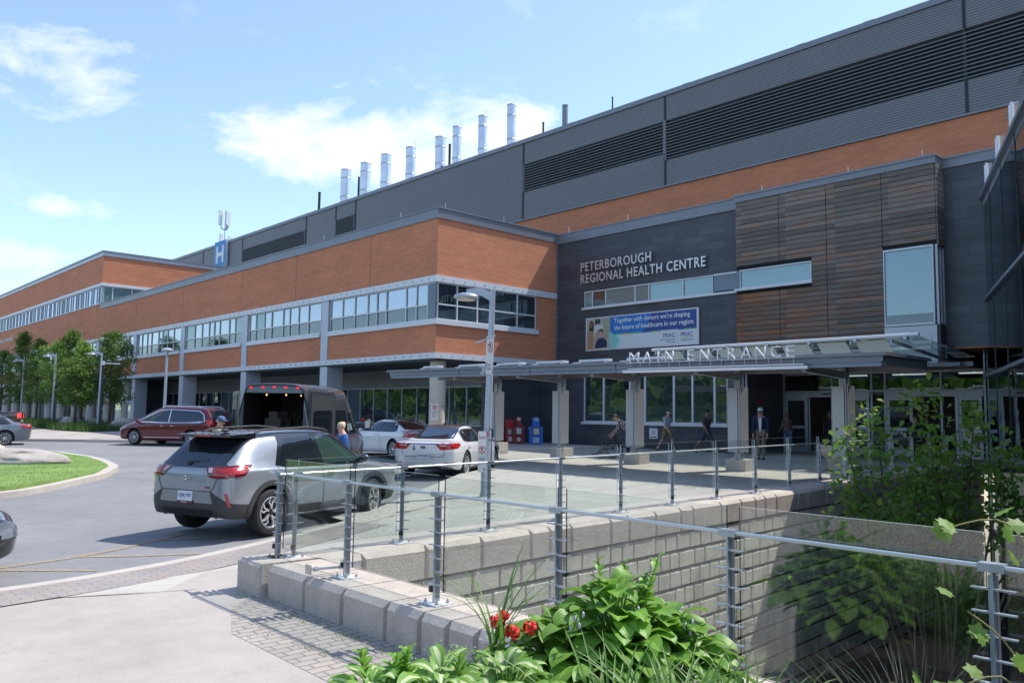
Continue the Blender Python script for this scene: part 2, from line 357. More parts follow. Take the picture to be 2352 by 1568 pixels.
road = sheet('road', [(-500, -300), (700, -300), (700, 900), (-500, 900)], lambda x, y: g(x, y), asphalt, 4, [PIT], box=(-42, -14, 62, 130)); tag(road, kind='structure')
KERB = [(-30, 10.4), (-6, 10.3), (0, 10.35), (2.16, 10.59), (3.09, 10.77), (4.25, 11.11), (5.69, 11.56), (7.43, 12.2), (9.4, 13.0), (11.2, 14.3), (12.9, 15.7), (14.6, 17.0), (16.4, 18.0), (18.2, 19.6), (19.3, 22), (19.7, 26), (19.7, 32), (19.3, 36), (17.6, 39.4), (15.6, 41.0), (13.4, 42.2), (11.5, 44.7), (10.2, 46.2), (8.7, 48.2), (8.6, 52), (11, 60), (12, 75), (10, 120)]
KS = smooth_path([Vector(p) for p in KERB], 4)
pave = sheet('pavement', [tuple(p) for p in KS]+[(10, 400), (60, 400), (60, -14), (30.5, -14), (30.5, 9.75), (4.5, 8.57), (4.5, -14), (-30, -14)], ps, paving, 2, skirt=.25, box=(-6, -4, 45, 110)); tag(pave, kind='structure')
# concrete kerb edging following the road edge
def ribbon(name, path, off0, off1, zf, mat, thick=.0, kind='structure', dz=.004):
    b = MB(); P = [Vector((p[0], p[1])) for p in path]; rows = []
    for i, p in enumerate(P):
        d = (P[min(i+1, len(P)-1)]-P[max(i-1, 0)]).normalized(); nn = Vector((d.y, -d.x))
        a = p+nn*off0; c = p+nn*off1; za = zf(a.x, a.y)+dz; zb = zf(c.x, c.y)+dz
        rows.append([(a.x, a.y, za-thick), (a.x, a.y, za), (c.x, c.y, zb), (c.x, c.y, zb-thick)])
    for r0, r1 in zip(rows, rows[1:]):
        b.quad(r0[1], r1[1], r1[2], r0[2])
        if thick: b.quad(r0[0], r1[0], r1[1], r0[1]); b.quad(r0[2], r1[2], r1[3], r0[3])
    o = b.build(name, mat); tag(o, kind=kind); return o
ribbon('kerb', KS, -.02, .20, ps, kerb_m, .2)
ribbon('kerb', KS[28:], .20, .48, ps, kerb_m, dz=.012)
ribbon('paver_strip', KS[8:29], .21, .95, ps, strip_m, dz=.012)
# pale slab next to the wall and the brick paver strip along it
def psz(dz): return lambda x, y: ps(x, y)+dz
tag(sheet('pavement_slab', [(3.75, 9.15), (4.55, 8.95), (7, 9.3), (9, 11.6), (6.4, 10.9), (4.5, 10.15), (2.4, 9.75)], psz(.005), paving2), kind='structure')
tag(sheet('plaza_pavement', [(7.2, 9.4), (28, 10.4), (28, 28), (19.9, 28), (19.6, 22.5), (18.4, 20.4), (16.6, 18.7), (14.4, 17.6), (12.4, 16), (9.5, 13.7), (7.6, 12.9)], psz(.006), paving2, 1.5), kind='structure')
tag(sheet('brick_pavers', [(3.15, -2), (4.2, -2), (4.2, 8.5), (3.9, 8.6), (3.3, 7.2)], psz(.005), brickmat('worn_paver', (.40, .34, .30), (.34, .31, .285), (.20, .18, .15), .21, .11, .010, rough=.95, flat=True)), kind='structure')
jm = MB()
for (x0, y0, x1, y1) in [(8.5, 12, 20, 12.3), (9, 10.9, 26, 11.2), (12.5, 15.4, 26, 15.8), (17, 18.4, 27, 18.7), (19.6, 22, 28, 22.2), (20, 26, 28, 26), (10.5, 9.2, 10.3, 13.5), (13.5, 9.3, 13.3, 16), (16.5, 9.4, 16.3, 17.8), (19.5, 9.5, 19.3, 21.5), (22.5, 9.6, 22.3, 28), (25.5, 9.7, 25.3, 28), (2.4, 9.74, 3.75, 9.16), (11, 44.9, 14.6, 53), (13.2, 42.5, 17, 52.6)]:
    a = Vector((x0, y0)); c = Vector((x1, y1)); d = (c-a).normalized(); n_ = Vector((-d.y, d.x))*.006; k = max(1, int((c-a).length/.8))
    for i in range(k):
        p = a.lerp(c, i/k); q = a.lerp(c, (i+1)/k); jm.quad(*[(v.x, v.y, ps(v.x, v.y)+.013) for v in (p-n_, q-n_, q+n_, p+n_)])
tag(jm.build('pavement_joint', pm('joint_dark', (.20, .18, .165), .9)), kind='structure')
tag(sheet('pavement_joint', [(-4, 8.95), (2.45, 9.72), (2.42, 9.75), (-4, 8.98)], psz(.007), kerb_m), kind='structure')
# yellow hatching
def strip(a, b_, w, zf=g, dz=.004):
    a = Vector(a); b_ = Vector(b_); d = (b_-a).normalized(); n_ = Vector((-d.y, d.x))*w/2; k = max(2, int((b_-a).length/.5)); pl = MB()
    return a, b_, n_, k
ym = MB()
def ystripe(pts, w):
    P = [Vector(p) for p in pts]
    for a, c in zip(P, P[1:]):
        d = (c-a).normalized(); n_ = Vector((-d.y, d.x))*w/2; k = max(1, int((c-a).length/.6))
        for i in range(k):
            p = a.lerp(c, i/k); q = a.lerp(c, (i+1)/k)
            ym.quad(*[(v.x, v.y, g(v.x, v.y)+.010) for v in (p-n_, q-n_, q+n_, p+n_)])
ystripe([(-4, 11.5), (0, 11.75), (2.43, 12.01), (3.22, 12.2), (4.0, 12.58), (5.2, 13.3)], .10)
ystripe([(2.2, 12.0), (3.3, 11.1)], .10); ystripe([(3.4, 12.25), (4.75, 11.42)], .10); ystripe([(4.7, 13.0), (6.5, 12.0)], .10); ystripe([(6.3, 13.6), (8.4, 12.75)], .10)
ystripe([(12, 43.2), (14, 40.6)], .12)
tag(ym.build('yellow_road_marking', yellow), kind='structure')
yn = yellow.node_tree.nodes; yl = yellow.node_tree.links; yt = yn.new('ShaderNodeTexNoise'); yt.inputs['Scale'].default_value = 26; yt.inputs['Detail'].default_value = 5; yg = yn.new('ShaderNodeNewGeometry'); yl.new(yg.outputs['Position'], yt.inputs['Vector'])
yr = yn.new('ShaderNodeMapRange'); yr.inputs[1].default_value = .38; yr.inputs[2].default_value = .62; yr.inputs[3].default_value = .25; yr.inputs[4].default_value = .95; yl.new(yt.outputs[0], yr.inputs[0]); yl.new(yr.outputs[0], yn['Principled BSDF'].inputs['Alpha'])
# grass island with kerb
ISL = [(7.95, 25.7), (8.45, 27.0), (8.95, 30.4), (8.9, 33.4), (8.4, 36.0), (5, 38.5), (-6, 36), (-9, 28), (-6, 20.5), (1, 20.1), (4.15, 20.95), (5.2, 21.7), (6.42, 23.15), (7.3, 24.3)]
IS = smooth_path([Vector(p) for p in ISL], 4, True)
def shrink(P, d):
    o = []; n = len(P)
    for i in range(n):
        a = Vector(P[i-1]); c = Vector(P[(i+1) % n]); t = (c-a).normalized(); o.append((P[i][0]-t.y*d, P[i][1]+t.x*d))
    return o
cx = sum(p[0] for p in IS)/len(IS)
area = sum(IS[i-1][0]*IS[i][1]-IS[i][0]*IS[i-1][1] for i in range(len(IS)))
sg = 1 if area > 0 else -1
IN = shrink(IS, .28*sg)
def isz(x, y):
    return g(x, y)+.13
tag(sheet('island_kerb', IS, isz, kerb_m, 3, [IN], skirt=.3), kind='structure')
def lawnz(x, y): return g(x, y)+.15+.12*min(1, max(0, (8.2-x)/6))+.02*noise.noise(Vector((x, y, 0)))
tag(sheet('lawn', IN, lawnz, grass_m, .8, skirt=.1), kind='structure')
random.seed(3)
gb = MB()
for i in range(52000):
    x = random.uniform(-1.5, 9); y = random.uniform(20.3, 37)
    if not inpoly(x, y, IN) and not (random.random() < .006): continue
    z = lawnz(x, y); h = random.uniform(.008, .03); a = random.uniform(0, 6.28); w = random.uniform(.004, .011); lx, ly = random.gauss(0, .02), random.gauss(0, .02)
    gb.add([(x-w*math.cos(a), y-w*math.sin(a), z-.01), (x+w*math.cos(a), y+w*math.sin(a), z-.01), (x+lx, y+ly, z+h)], [(0, 1, 2)])
tag(gb.build('grass', pm('grass_blades', (.20, .32, .06), .7, var=.4, vscale=4, var2=.3, v2scale=.6)), kind='stuff')
# terrain beyond
hb = MB(); nx, ny = 30, 30
for i in range(nx+1):
    for j in range(ny+1):
        x = -60-i*11; y = -120+j*14
        hb.v.append((x, y, g(x, y)-.3+min(i/9, 1)**1.6*14+2*noise.noise(Vector((x*.02, y*.02, 0)))))
for i in range(nx):
    for j in range(ny): a = i*(ny+1)+j; hb.f.append((a, a+1, a+ny+2, a+ny+1)); hb.m.append(0)
tag(hb.build('hill', pm('hill_grass', (.09, .15, .035), .9, var=.4, vscale=.08), None, 'all'), kind='structure')
# ------------------------------------------------------------------ retaining walls round the sunken yard
block_m, bn, bl, bb = node_mat('retaining_block')
def block_nodes(n, l, b):
    gg = n.new('ShaderNodeNewGeometry')
    def nz(s, d=6, st=None):
        t = n.new('ShaderNodeTexNoise'); t.inputs['Scale'].default_value = s; t.inputs['Detail'].default_value = d; t.inputs['Roughness'].default_value = .65
        src = gg.outputs['Position']
        if st: mp = n.new('ShaderNodeMapping'); mp.inputs['Scale'].default_value = st; l.new(src, mp.inputs[0]); src = mp.outputs[0]
        l.new(src, t.inputs['Vector']); return t.outputs[0]
    def rng(s, a, c, lo=.3, hi=.7):
        mr = n.new('ShaderNodeMapRange'); mr.inputs[1].default_value = lo; mr.inputs[2].default_value = hi; mr.inputs[3].default_value = a; mr.inputs[4].default_value = c; l.new(s, mr.inputs[0]); return mr.outputs[0]
    sx = n.new('ShaderNodeSeparateXYZ'); l.new(gg.outputs['Position'], sx.inputs[0])
    mx = n.new('ShaderNodeMix'); mx.data_type = 'RGBA'; mx.inputs[6].default_value = (.54, .47, .41, 1); mx.inputs[7].default_value = (.66, .63, .52, 1)
    l.new(rng(sx.outputs[2], 1, 0, -.6, -.3), mx.inputs[0])
    mx2 = n.new('ShaderNodeMix'); mx2.data_type = 'RGBA'; mx2.inputs[7].default_value = (.085, .10, .04, 1); l.new(mx.outputs[2], mx2.inputs[6])
    mm = n.new('ShaderNodeMath'); mm.operation = 'MULTIPLY'; l.new(rng(nz(1.6, 8, (1, 1, .35)), 0, .85, .5, .78), mm.inputs[0]); l.new(rng(sx.outputs[2], 1, 0, -1.3, -.45), mm.inputs[1]); l.new(mm.outputs[0], mx2.inputs[0])
    vm = n.new('ShaderNodeVectorMath'); vm.operation = 'SCALE'; l.new(mx2.outputs[2], vm.inputs[0])
    m2 = n.new('ShaderNodeMath'); m2.operation = 'MULTIPLY'; l.new(rng(nz(4), .84, 1.12), m2.inputs[0]); l.new(rng(nz(45, 3), .85, 1.1), m2.inputs[1]); l.new(m2.outputs[0], vm.inputs['Scale'])
    l.new(vm.outputs[0], b.inputs['Base Color']); b.inputs['Roughness'].default_value = .92
    bp = n.new('ShaderNodeBump'); bp.inputs['Strength'].default_value = .5; bp.inputs['Distance'].default_value = .02; l.new(nz(28, 5), bp.inputs['Height']); l.new(bp.outputs[0], b.inputs['Normal'])
block_nodes(bn, bl, bb)
core_m = pm('wall_joint', (.035, .032, .028), .95)
def blk(b, x0, x1, y0, y1, z0, z1, zs0, zs1, M, cham, faces='-'):
    """block in wall coordinates: x along, y across (y0 is the seen face), chamfer on that face"""
    c = cham; jit = lambda: random.uniform(-.006, .006)
    tz = lambda x, z: z+zs0+(zs1-zs0)*x
    P = []
    def v(x, y, z): P.append(M @ Vector((x, y, tz(x, z)))); return len(P)-1
    f0 = [v(x0+c*.6+jit(), y0, z0+c*.4), v(x1-c*.6+jit(), y0, z0+c*.4), v(x1-c*.6+jit(), y0, z1-c+jit()), v(x0+c*.6+jit(), y0, z1-c+jit())]
    f1 = [v(x0+.010, y0+c, z0), v(x1-.010, y0+c, z0), v(x1-.010, y0+c, z1), v(x0+.010, y0+c, z1)]
    f2 = [v(x0+.010, y1, z0), v(x1-.010, y1, z0), v(x1-.010, y1, z1), v(x0+.010, y1, z1)]
    fs = [tuple(f0)]
    for a, d in ((f0, f1), (f1, f2)):
        for i in range(4): fs.append((a[i], d[i], d[(i+1) % 4], a[(i+1) % 4]))
    fs.append(tuple(reversed(f2))); b.add(P, fs)
def wall(name, label, A, B, thick, ztop, depth, mats, seed, slope=0, outer=False):
    random.seed(seed); A = Vector((A[0], A[1], 0)); B = Vector((B[0], B[1], 0)); L = (B-A).length; d = (B-A).normalized(); nn = Vector((-d.y, d.x, 0))
    M = Matrix(((d.x, nn.x, 0, A.x), (d.y, nn.y, 0, A.y), (0, 0, 1, 0), (0, 0, 0, 1))); b = MB(); H = .43
    z = ztop; k = 0
    while z > ztop-depth:
        H = .43 if k == 0 else .315
        x = 0 if k == 0 else -random.uniform(.1, .6)
        while x < L:
            w = random.choice((.36, .42, .55, .8, .95, .5, .72) if k == 0 and outer else (.40, .55, .75, .95, .48) if k == 0 else (.30, .36, .42, .62, .34, .50, .28)); x1 = min(x+w, L)
            if L-x1 < .2: x1 = L
            xx = max(x, 0)
            if k == 0: blk(b, xx, x1, 0, thick, z-H+.012, z, 0, slope, M, .055 if outer else .06)
            else: blk(b, xx+.012, x1-.012, .010*k+.01, .34+.010*k, z-H+.040, z-.008, 0, slope, M, .022)
            x = x1 if x1 > x else L
        z -= H; k += 1
    core = MB(); zl = ztop-depth
    vs = [M @ Vector((x, y, (zt+slope*x if top else zl))) for top in (0, 1) for zt in (ztop-.06,) for y in (.14, thick-.03) for x in (.02, L-.02)]
    core.add(vs, [(0, 2, 3, 1), (4, 5, 7, 6), (0, 1, 5, 4), (1, 3, 7, 5), (3, 2, 6, 7), (2, 0, 4, 6)])
    o = thing(name, label, 'retaining wall'); b.build('blocks', mats[0], o); core.build('joint_mortar', mats[1], o)
    return o
skew = .045
farB = (30.2, 8.25+26*skew)
wall('retaining_wall', 'long grey block retaining wall dropping into the sunken yard below the far glass railing', (4.86, 8.22), farB, .72, 0, 4.3, (block_m, core_m), 5, slope=.0098)
wall('retaining_wall', 'low buff block wall along the walkway under the near glass railing', (4.19, 8.35), (4.19, -3), .66, 0, .43, (block_m, core_m), 11, outer=True)
b = MB(); blk(b, 0, .56, 0, .72, -.42, .012, 0, 0, Matrix(((0, 1, 0, 4.12), (-1, 0, 0, 8.93), (0, 0, 1, 0), (0, 0, 0, 1))), .03)
tag(b.build('corner_block', block_m), 'squared concrete end block where the two railing walls meet', 'block')
b = MB(); b.box(4.55, -10, -4.3, 4.84, 8.25, -.44); tag(b.build('retaining_wall', block_m), 'plain inner face of the wall dropping into the yard under the near railing', 'retaining wall')
tag(sheet('yard_floor', [(4.4, -14), (4.4, 9), (31, 10), (31, -14)], lambda x, y: -4+.12*noise.noise(Vector((x*.5, y*.5, 0))), soil, 2), kind='structure')

# ------------------------------------------------------------------ glass railings
edge_dark = pm('glass_edge', (.01, .02, .018), .2); edge_light = pm('pale_glass_edge', (.55, .65, .62), .3)
steel = pm('stainless', (.5, .5, .5), .3, .9)
def make_post(flip=1):
    r = link('post', None)
    p = MB(); p.box(-.006, -.040, .02, .006, .030, .93); p.box(-.026, -.010, .02, -.006, .002, .90); p.build('post_bar', galv, r)
    p = MB(); p.box(.006, -.006, .05, .012, .026, .9); p.build('post_stiffener', metal_trim, r)
    q = MB(); q.box(-.12, -.10, 0, .12, .10, .012); q.build('base_plate', white_trim, r)
    for x, y in ((-.08, -.06), (.08, -.06), (.08, .06), (-.08, .06)): bo = MB(); bo.cyl(x, y, .0118, .026, .017, 6); bo.cyl(x, y, .026, .045, .008, 6); bo.build('anchor_bolt', steel, r)
    for i in range(7): ru = MB(); z = .16+i*.112; ru.box(-.10, -.03, z, .10, .0, z+.008); ru.build('rung', galv, r)
    cl = MB(); cl.box(-.06, -.045, .92, .06, .02, .962); cl.build('clamp', galv, r); cl = MB(); cl.box(-.05, -.05, .10, -.012, -.012, .15); cl.build('glass_clamp', black_m, r)
    return r
def railing(name, label, pts, ang, zf, edge, glass_off, special=None):
    root = thing(name, label, 'glass railing', (pts[0][0], pts[0][1], zf(pts[0][0])))
    o0 = Vector(root.location); proto = None
    P = [Vector((x, y, zf(x)))-o0 for x, y in pts]
    for i, p in enumerate(P):
        if proto is None: c = proto = make_post(); c.parent = root
        else: c = dup(proto, root)
        c.location = p; c.rotation_euler = (0, 0, ang)
    d = (P[-1]-P[0]).normalized(); nn = Vector((-d.y, d.x, 0)).normalized()
    rl = MB(); rl.tube([P[0]-d*.22+Vector((0, 0, .945))-nn*.03, P[-1]+d*.15+Vector((0, 0, .945))-nn*.03], .0125, 10); rl.build('handrail', pm('rail_metal', (.62, .66, .68), .35, .6), root, True)
    for a, c in zip(P, P[1:]):
        gl = MB(); u = a+d*.045; v = c-d*.045; off = nn*glass_off
        u = u+off; v = v+off; t = nn*.006
        vs = [u-t, v-t, v+t, u+t]; B = [x+Vector((0, 0, .10)) for x in vs]; T = [x+Vector((0, 0, 1.10)) for x in vs]
        gl.add(B+T, [(0, 1, 5, 4), (2, 3, 7, 6)], 0); gl.add(B+T, [(3, 2, 1, 0), (1, 2, 6, 5), (3, 0, 4, 7)], 1); gl.add(B+T, [(4, 5, 6, 7)], 2)
        gl.build('glass_panel', [rail_glass, edge, edge_light], root)
    return root
near = [(4.5, 8.72-1.468*i) for i in range(8)]
railing('glass_railing', 'near glass railing on low buff block wall beside the flower bed', near, -PI/2, lambda x: 0, edge_dark, .035)
far = [(4.62, 8.58)]+[(4.62+1.52*i, 8.58+1.52*i*skew) for i in range(1, 16)]
railing('glass_railing', 'far glass railing along the plaza edge above the sunken yard', far, math.atan(skew), lambda x: .0098*(x-4.4), edge_light, .035)

# ------------------------------------------------------------------ brick office wing
XF, YR = 21.52, 28.12
BY = [28.12+.0, 37.5, 46.9, 56.6, 66.2, 75.6, 85.0, 94.4, 103.8, 113.2, 122.6, 132]
bw = thing('brick_wing', 'long orange brick office wing raised on grey piers with a ribbon of windows', 'building', (XF, YR, 0))
def BB(name, boxes, mats, parent, smooth=False):
    m = MB()
    for q in boxes: m.box(*q)
    o = m.build(name, mats, parent, smooth)
    p = parent
    while p is not None and p.parent is not None: p = p.parent
    if parent is not None: o.matrix_parent_inverse = Matrix.Translation(parent.matrix_basis.translation).inverted() if parent.parent is None else Matrix.Identity(4)
    return o
def wp(o, root):      # geometry written in world coordinates under a placed thing
    o.parent = root; o.matrix_parent_inverse = Matrix.Translation(root.location).inverted(); return o
wing_end = 75.4
wall_boxes = [(XF, YR, 7.62, 37.8, wing_end, 10.2), (XF+.16, YR+.16, 5.4, 37.8, 132, 7.7)]
for a, c in zip(BY, BY[1:]): wall_boxes.append((XF+.03 if a > 30 else XF+.0, a if a > 30 else YR, 4.26, 25, c, 5.52))
wall_boxes.append((27.66, YR, 5.5, 28.99, 29, 7.64)); wall_boxes.append((25, YR+.001, 4.26, 28.99, 40, 5.52))
wp(BB('wall', wall_boxes, brick, None), bw)
trim = [(XF-.06, YR-.06, 10.18, XF+.5, wing_end, 10.62), (XF+.5, YR-.06, 10.18, 29.05, YR+.5, 10.62), (XF-.1, YR-.1, 10.6, XF+.55, wing_end, 10.66), (XF+.55, YR-.1, 10.6, 29.0, YR+.55, 10.66)]
wp(BB('parapet', trim, metal_trim, None), bw)
wp(BB('roof', [(XF+.5, YR+.5, 10.21, 37.7, wing_end, 10.26)], soffit_m, None), bw)
fl = [(XF-.09, YR-.09, 7.36, XF+.3, 132, 7.64), (XF+.3, YR-.09, 7.36, 29.0, YR+.3, 7.64), (XF-.07, YR-.07, 4.02, XF+.3, 132, 4.27), (XF+.3, YR-.07, 4.02, 29.0, YR+.3, 4.27)]
wp(BB('steel_channel', fl, white_trim, None), bw)
bo = MB(); random.seed(2)
for y in [YR+.4+i*.62 for i in range(150)]:
    for z in (7.5, 4.15): bo.ball((XF-.1, y+random.uniform(-.05, .05), z), .035, 6)
for x in [XF+.3+i*.6 for i in range(11)]:
    for z in (7.5, 4.15): bo.ball((x, YR-.1, z), .03, 6)
tag(wp(bo.build('bolts', galv), bw), kind='stuff')
wp(BB('control_joint', [(XF-.003, y-.012, 7.65, XF+.01, y+.012, 10.17) for y in (33.4, 40.8, 47.6, 56.9, 66.3)]+[(XF-.003, y-.012, 7.65, XF+.01, y+.012, 10.6) for y in (76.5, 85, 94.4, 103.8)], pm('joint_sealant', (.12, .06, .04), .9), None), bw)
wp(BB('soffit', [(XF+.05, YR+.05, 3.93, 25.6, 132, 4.01), (25.0, YR+.05, 3.93, 28.98, 29.3, 4.01)], soffit_m, None), bw)
# pilasters and piers
for y in BY[1:]:
    wp(BB('pilaster', [(XF-.04, y-.34, 4.28, XF+.1, y+.34, 7.35)], metal_light, None), bw)
    if y < 70:
        gz = ps(XF, y)
        wp(BB('pier', [(XF+.02, y-.3, gz-.2, XF+.95, y+.42, 3.95)], metal_light, None), bw)
    else:
        for q in (2, 6.5): c = MB(); c.cyl(XF+.55, y-q, ps(XF, y)-.2, 3.95, .42); wp(c.build('round_column', pillar_m, None, True), bw)
c = MB(); c.cyl(22.25, 28.85, .0, 3.95, .36, 28); wp(c.build('round_column', pillar_m, None, True), bw)
c = MB(); c.cyl(22.25, 28.85, 1.95, 1.965, .364, 28); c.cyl(22.25, 28.85, 1.1, 1.115, .364, 28); wp(c.build('column_seam', core_m, None, True), bw)
def window_bay(root, name, x, ys, z0, z1, zm, glass_up, glass_lo, frame=white_trim, fw=.05, axis='y', dp=.10, ends=True):
    """ribbon window in a plane x=const (axis y) or y=const (axis x); ys are the mullion centres"""
    b = MB(); gl = MB(); a, c = ys[0], ys[-1]; rnd = random.Random(int(abs(a*31+x)))
    def bx(p0, p1, q0, q1, d0, d1, m=0, t=b):
        if axis == 'y': t.box(x+d0, p0, q0, x+d1, p1, q1, m)
        else: t.box(p0, x+d0, q0, p1, x+d1, q1, m)
    ga = sorted(ys)
    bx(ga[0], ga[-1], z1-fw, z1, 0, dp); bx(ga[0], ga[-1], z0, z0+fw, 0, dp)
    if zm: bx(ga[0], ga[-1], zm-fw*.6, zm+fw*.6, 0.003, dp)
    for k, y in enumerate(ga): w = fw*.55; bx(y-w if k else y, y+w if k < len(ga)-1 else y, z0+fw, z1-fw, .006, dp)
    mats = [win_blue, win_dark, win_teal, win_spandrel]
    for p, q in zip(ga, ga[1:]):
        u = glass_up if isinstance(glass_up, int) else glass_up[rnd.randrange(len(glass_up))]
        t = rnd.uniform(-.006, .006)
        def pane(zA, zB, mi):
            if axis == 'y': gl.add([(x+.06, p, zA), (x+.06+t, q, zA), (x+.06+t, q, zB), (x+.06-t*.5, p, zB)], [(0, 3, 2, 1)], mi)
            else: gl.add([(p, x+.06, zA), (q, x+.06+t, zA), (q, x+.06+t, zB), (p, x+.06, zB)], [(0, 1, 2, 3)], mi)
        if zm: pane(z0+fw, zm, glass_lo); pane(zm, z1-fw, u)
        else: pane(z0+fw, z1-fw, u)
    f = b.build(name, frame, None); f.parent = root; wp(f, root)
    q = gl.build('pane', mats); q.parent = f
    return f
fr = [0, .16, .29, .41, .50, .665, .77, .90, 1]
for i, (a, c) in enumerate(zip(BY, BY[1:])):
    p, q = (a+.02 if i == 0 else a+.5), c-.45
    mats_up = (0, 0, 0, 0, 2) if i < 4 else (0,)
    ff = fr if i % 2 else [0, .12, .22, .38, .48, .57, .70, .84, 1]
    if i == 0: p, ff = YR+.1, [.065, .16, .25, .43, .52, .61, .74, .87, 1]; ff = [0]+ff
    if i > 7 and i != 8: pass
    window_bay(bw, 'window', XF+.02, [p+(q-p)*f for f in ff], 5.72, 7.36, 6.40, mats_up, 1 if i else 1)
    wp(BB('window_sill', [(XF-.10, p-.05 if i else YR-.11, 5.5, XF+.14, q+.05, 5.72)], white_trim, None), bw)
window_bay(bw, 'window', YR+.02, [XF+.1, 22.72, 23.9, 26.38, 27.62], 5.72, 7.36, 6.40, (1,), 1, axis='x')
wp(BB('window_sill', [(XF+.14, YR-.11, 5.5, 27.68, YR+.14, 5.72)], white_trim, None), bw)
wp(BB('corner_panel', [(XF+.012, YR+.06, 5.78, XF+.05, 28.75, 7.3)], win_spandrel, None), bw)
# recessed ground floor behind the piers
gw = [(25.4, 29.3, 2.98, 26, 70, 3.93), (25.4, 29.3, -.1, 26, 36, 1.05), (25.4, 36, -.1, 26, 70, 1.05)]
wp(BB('ground_floor_wall', gw, pm('grey_render', (.25, .26, .27), .8, var=.06), None), bw)
wp(BB('dark_base', [(25.37, 29.3, -.1, 25.4, 70, 1.02)], slate, None), bw)
for i in range(5):
    y0 = 29.3+i*8.1; ys = [y0+j*8.1/6+.02 for j in range(7)]; window_bay(bw, 'ground_floor_window', 25.42, ys, 1.05, 2.98, None, (1,), 1, frame=metal_light, fw=.045)
wp(BB('end_wall', [(24.6, 70, -.1, 25.4, 132, 3.95), (22.6, 69.6, -.1, 26, 70, 3.95)], slate, None), bw)
window_bay(bw, 'ground_floor_window', 24.5, [74+i*1.9 for i in range(12)], .9, 3.3, 1.6, (2, 1), 1, frame=white_trim, fw=.09)
# glass screen wall beside the last pier
sw = thing('glass_screen', 'pale green glass screen wall between the trees and the grey piers', 'glass screen', (22.4, 69, .5))
o = MB(); o.box(21.9, 67.0, .5, 21.94, 71.4, 2.15); wp(o.build('screen_glass', glassmat('window_screen', (1, 1, 1), (.8, .95, .9), .3, back=(.12, .2, .17))), sw)
wp(BB('screen_rail', [(21.86, 67.0, 2.15, 21.98, 71.4, 2.3)]+[(21.88, y-.03, .4, 21.96, y+.03, 2.15) for y in (67.0, 68.4, 69.9, 71.4)], metal_light, None), sw)

# ------------------------------------------------------------------ upper brick wing on the left
uw = thing('brick_wing', 'taller orange brick wing at far left with a flat dark roof edge', 'building', (XF, 75.4, 8))
wp(BB('wall', [(XF, 75.4, 7.62, 37.8, 132, 10.6), (XF, 75.4, 12.42, 45, 132, 14.85), (XF+.16, 75.56, 10.5, 45, 132, 12.5)], brick, None), uw)
wp(BB('parapet', [(XF-.08, 75.32, 14.83, XF+.5, 132, 15.12), (XF+.5, 75.32, 14.83, 45, 75.9, 15.12)], metal_light, None), uw)
wp(BB('roof_edge', [(XF-.14, 75.26, 15.12, XF+.6, 132, 15.28), (XF+.6, 75.26, 15.12, 45, 76, 15.28), (XF+.5, 75.9, 14.9, 45, 132, 14.95)], metal_trim, None), uw)
wp(BB('steel_channel', [(XF-.08, 75.32, 12.22, XF+.2, 132, 12.46), (XF+.2, 75.32, 12.22, 45, 75.6, 12.46)], white_trim, None), uw)
y = 75.5; k = 0
while y < 131:
    w = 4.7; ys = [y+w*f for f in (0, .18, .30, .52, .64, .86, 1)]
    window_bay(uw, 'window', XF+.02, ys, 10.66, 12.22, None, (0, 0, 0, 1), 0, frame=metal_light, fw=.09); y += w
window_bay(uw, 'window', 75.42, [XF+.14, 22.4, 24.0, 24.8, 26.6, 28.4, 30.2, 32], 10.66, 12.22, None, (2, 2, 2), 2, axis='x', fw=.07)
text_mesh('lettering', 'REGIONAL CARDIAC CENTRE', 14.2, .36, .03, white_trim, uw, wallM(XF-.03, 121.6, 9.28), .01, 1.15).matrix_parent_inverse = Matrix.Translation((-XF, -75.4, -8))

# ------------------------------------------------------------------ main block with ribbed metal top storey
XM = 38.0
mb = thing('main_block', 'tall main hospital block with dark ribbed metal top storey over orange brick', 'building', (XM, 28, 0))
wp(BB('wall', [(XM, -40, 0, 75, 104.2, 14.88)], brick, None), mb)
LOU = [(84.2, 70.4, 17.35, 19.02), (64.84, 61.6, 17.48, 19.02), (40.1, -40, None, 18.77)]
sd = MB(); prof = []; z = 14.95
while z < 20.3: prof += [(0, z), (0, z+.065), (-.022, z+.075), (-.022, z+.115), (0, z+.125)]; z += .125
def rib(y0, y1, z0, z1):
    pr = [(d, zz) for d, zz in prof if z0 <= zz <= z1]; pr = [(0, z0)]+pr+[(0, z1)]; o = len(sd.v)
    for d, zz in pr: sd.v += [(XM-.04+d, y0, zz), (XM-.04+d, y1, zz)]
    for i in range(len(pr)-1): a = o+2*i; sd.f.append((a, a+2, a+3, a+1)); sd.m.append(0)
seams = [104.2, 94.9, 84.3, 70.35, 64.9, 61.55, 40.08, 28.1, 12, -6, -40]
for a, c in zip(seams, seams[1:]):
    lo = next((q for q in LOU if q[0] <= a+.3 and c <= q[1]+21 and q[1] < a-.5 and q[0] > c+.2), None)
    if a <= 40.1: rib(a, c, 14.9, 16.45 if a < 28.2 else 16.85); rib(a, c, 18.78, 20.3)
    elif a == 84.3: rib(a, c, 14.9, 17.35); rib(a, c, 19.02, 20.3)
    elif a == 64.9: rib(a, c, 14.9, 17.48); rib(a, c, 19.02, 20.3)
    else: rib(a, c, 14.9, 20.3)
wp(sd.build('ribbed_siding', siding), mb)
wp(BB('siding_joint', [(XM-.09, y-.06, 14.9, XM-.03, y+.06, 20.3) for y in seams[1:-1]], black_m, None), mb)
wp(BB('drip_edge', [(XM-.12, -40, 14.86, XM+.1, 104.3, 14.95)], metal_trim, None), mb)
wp(BB('roof_edge', [(XM-.14, -40, 20.28, XM+.5, 104.4, 20.58), (XM, -40, 14.9, 75, 104.2, 20.3)], metal_trim, None), mb)
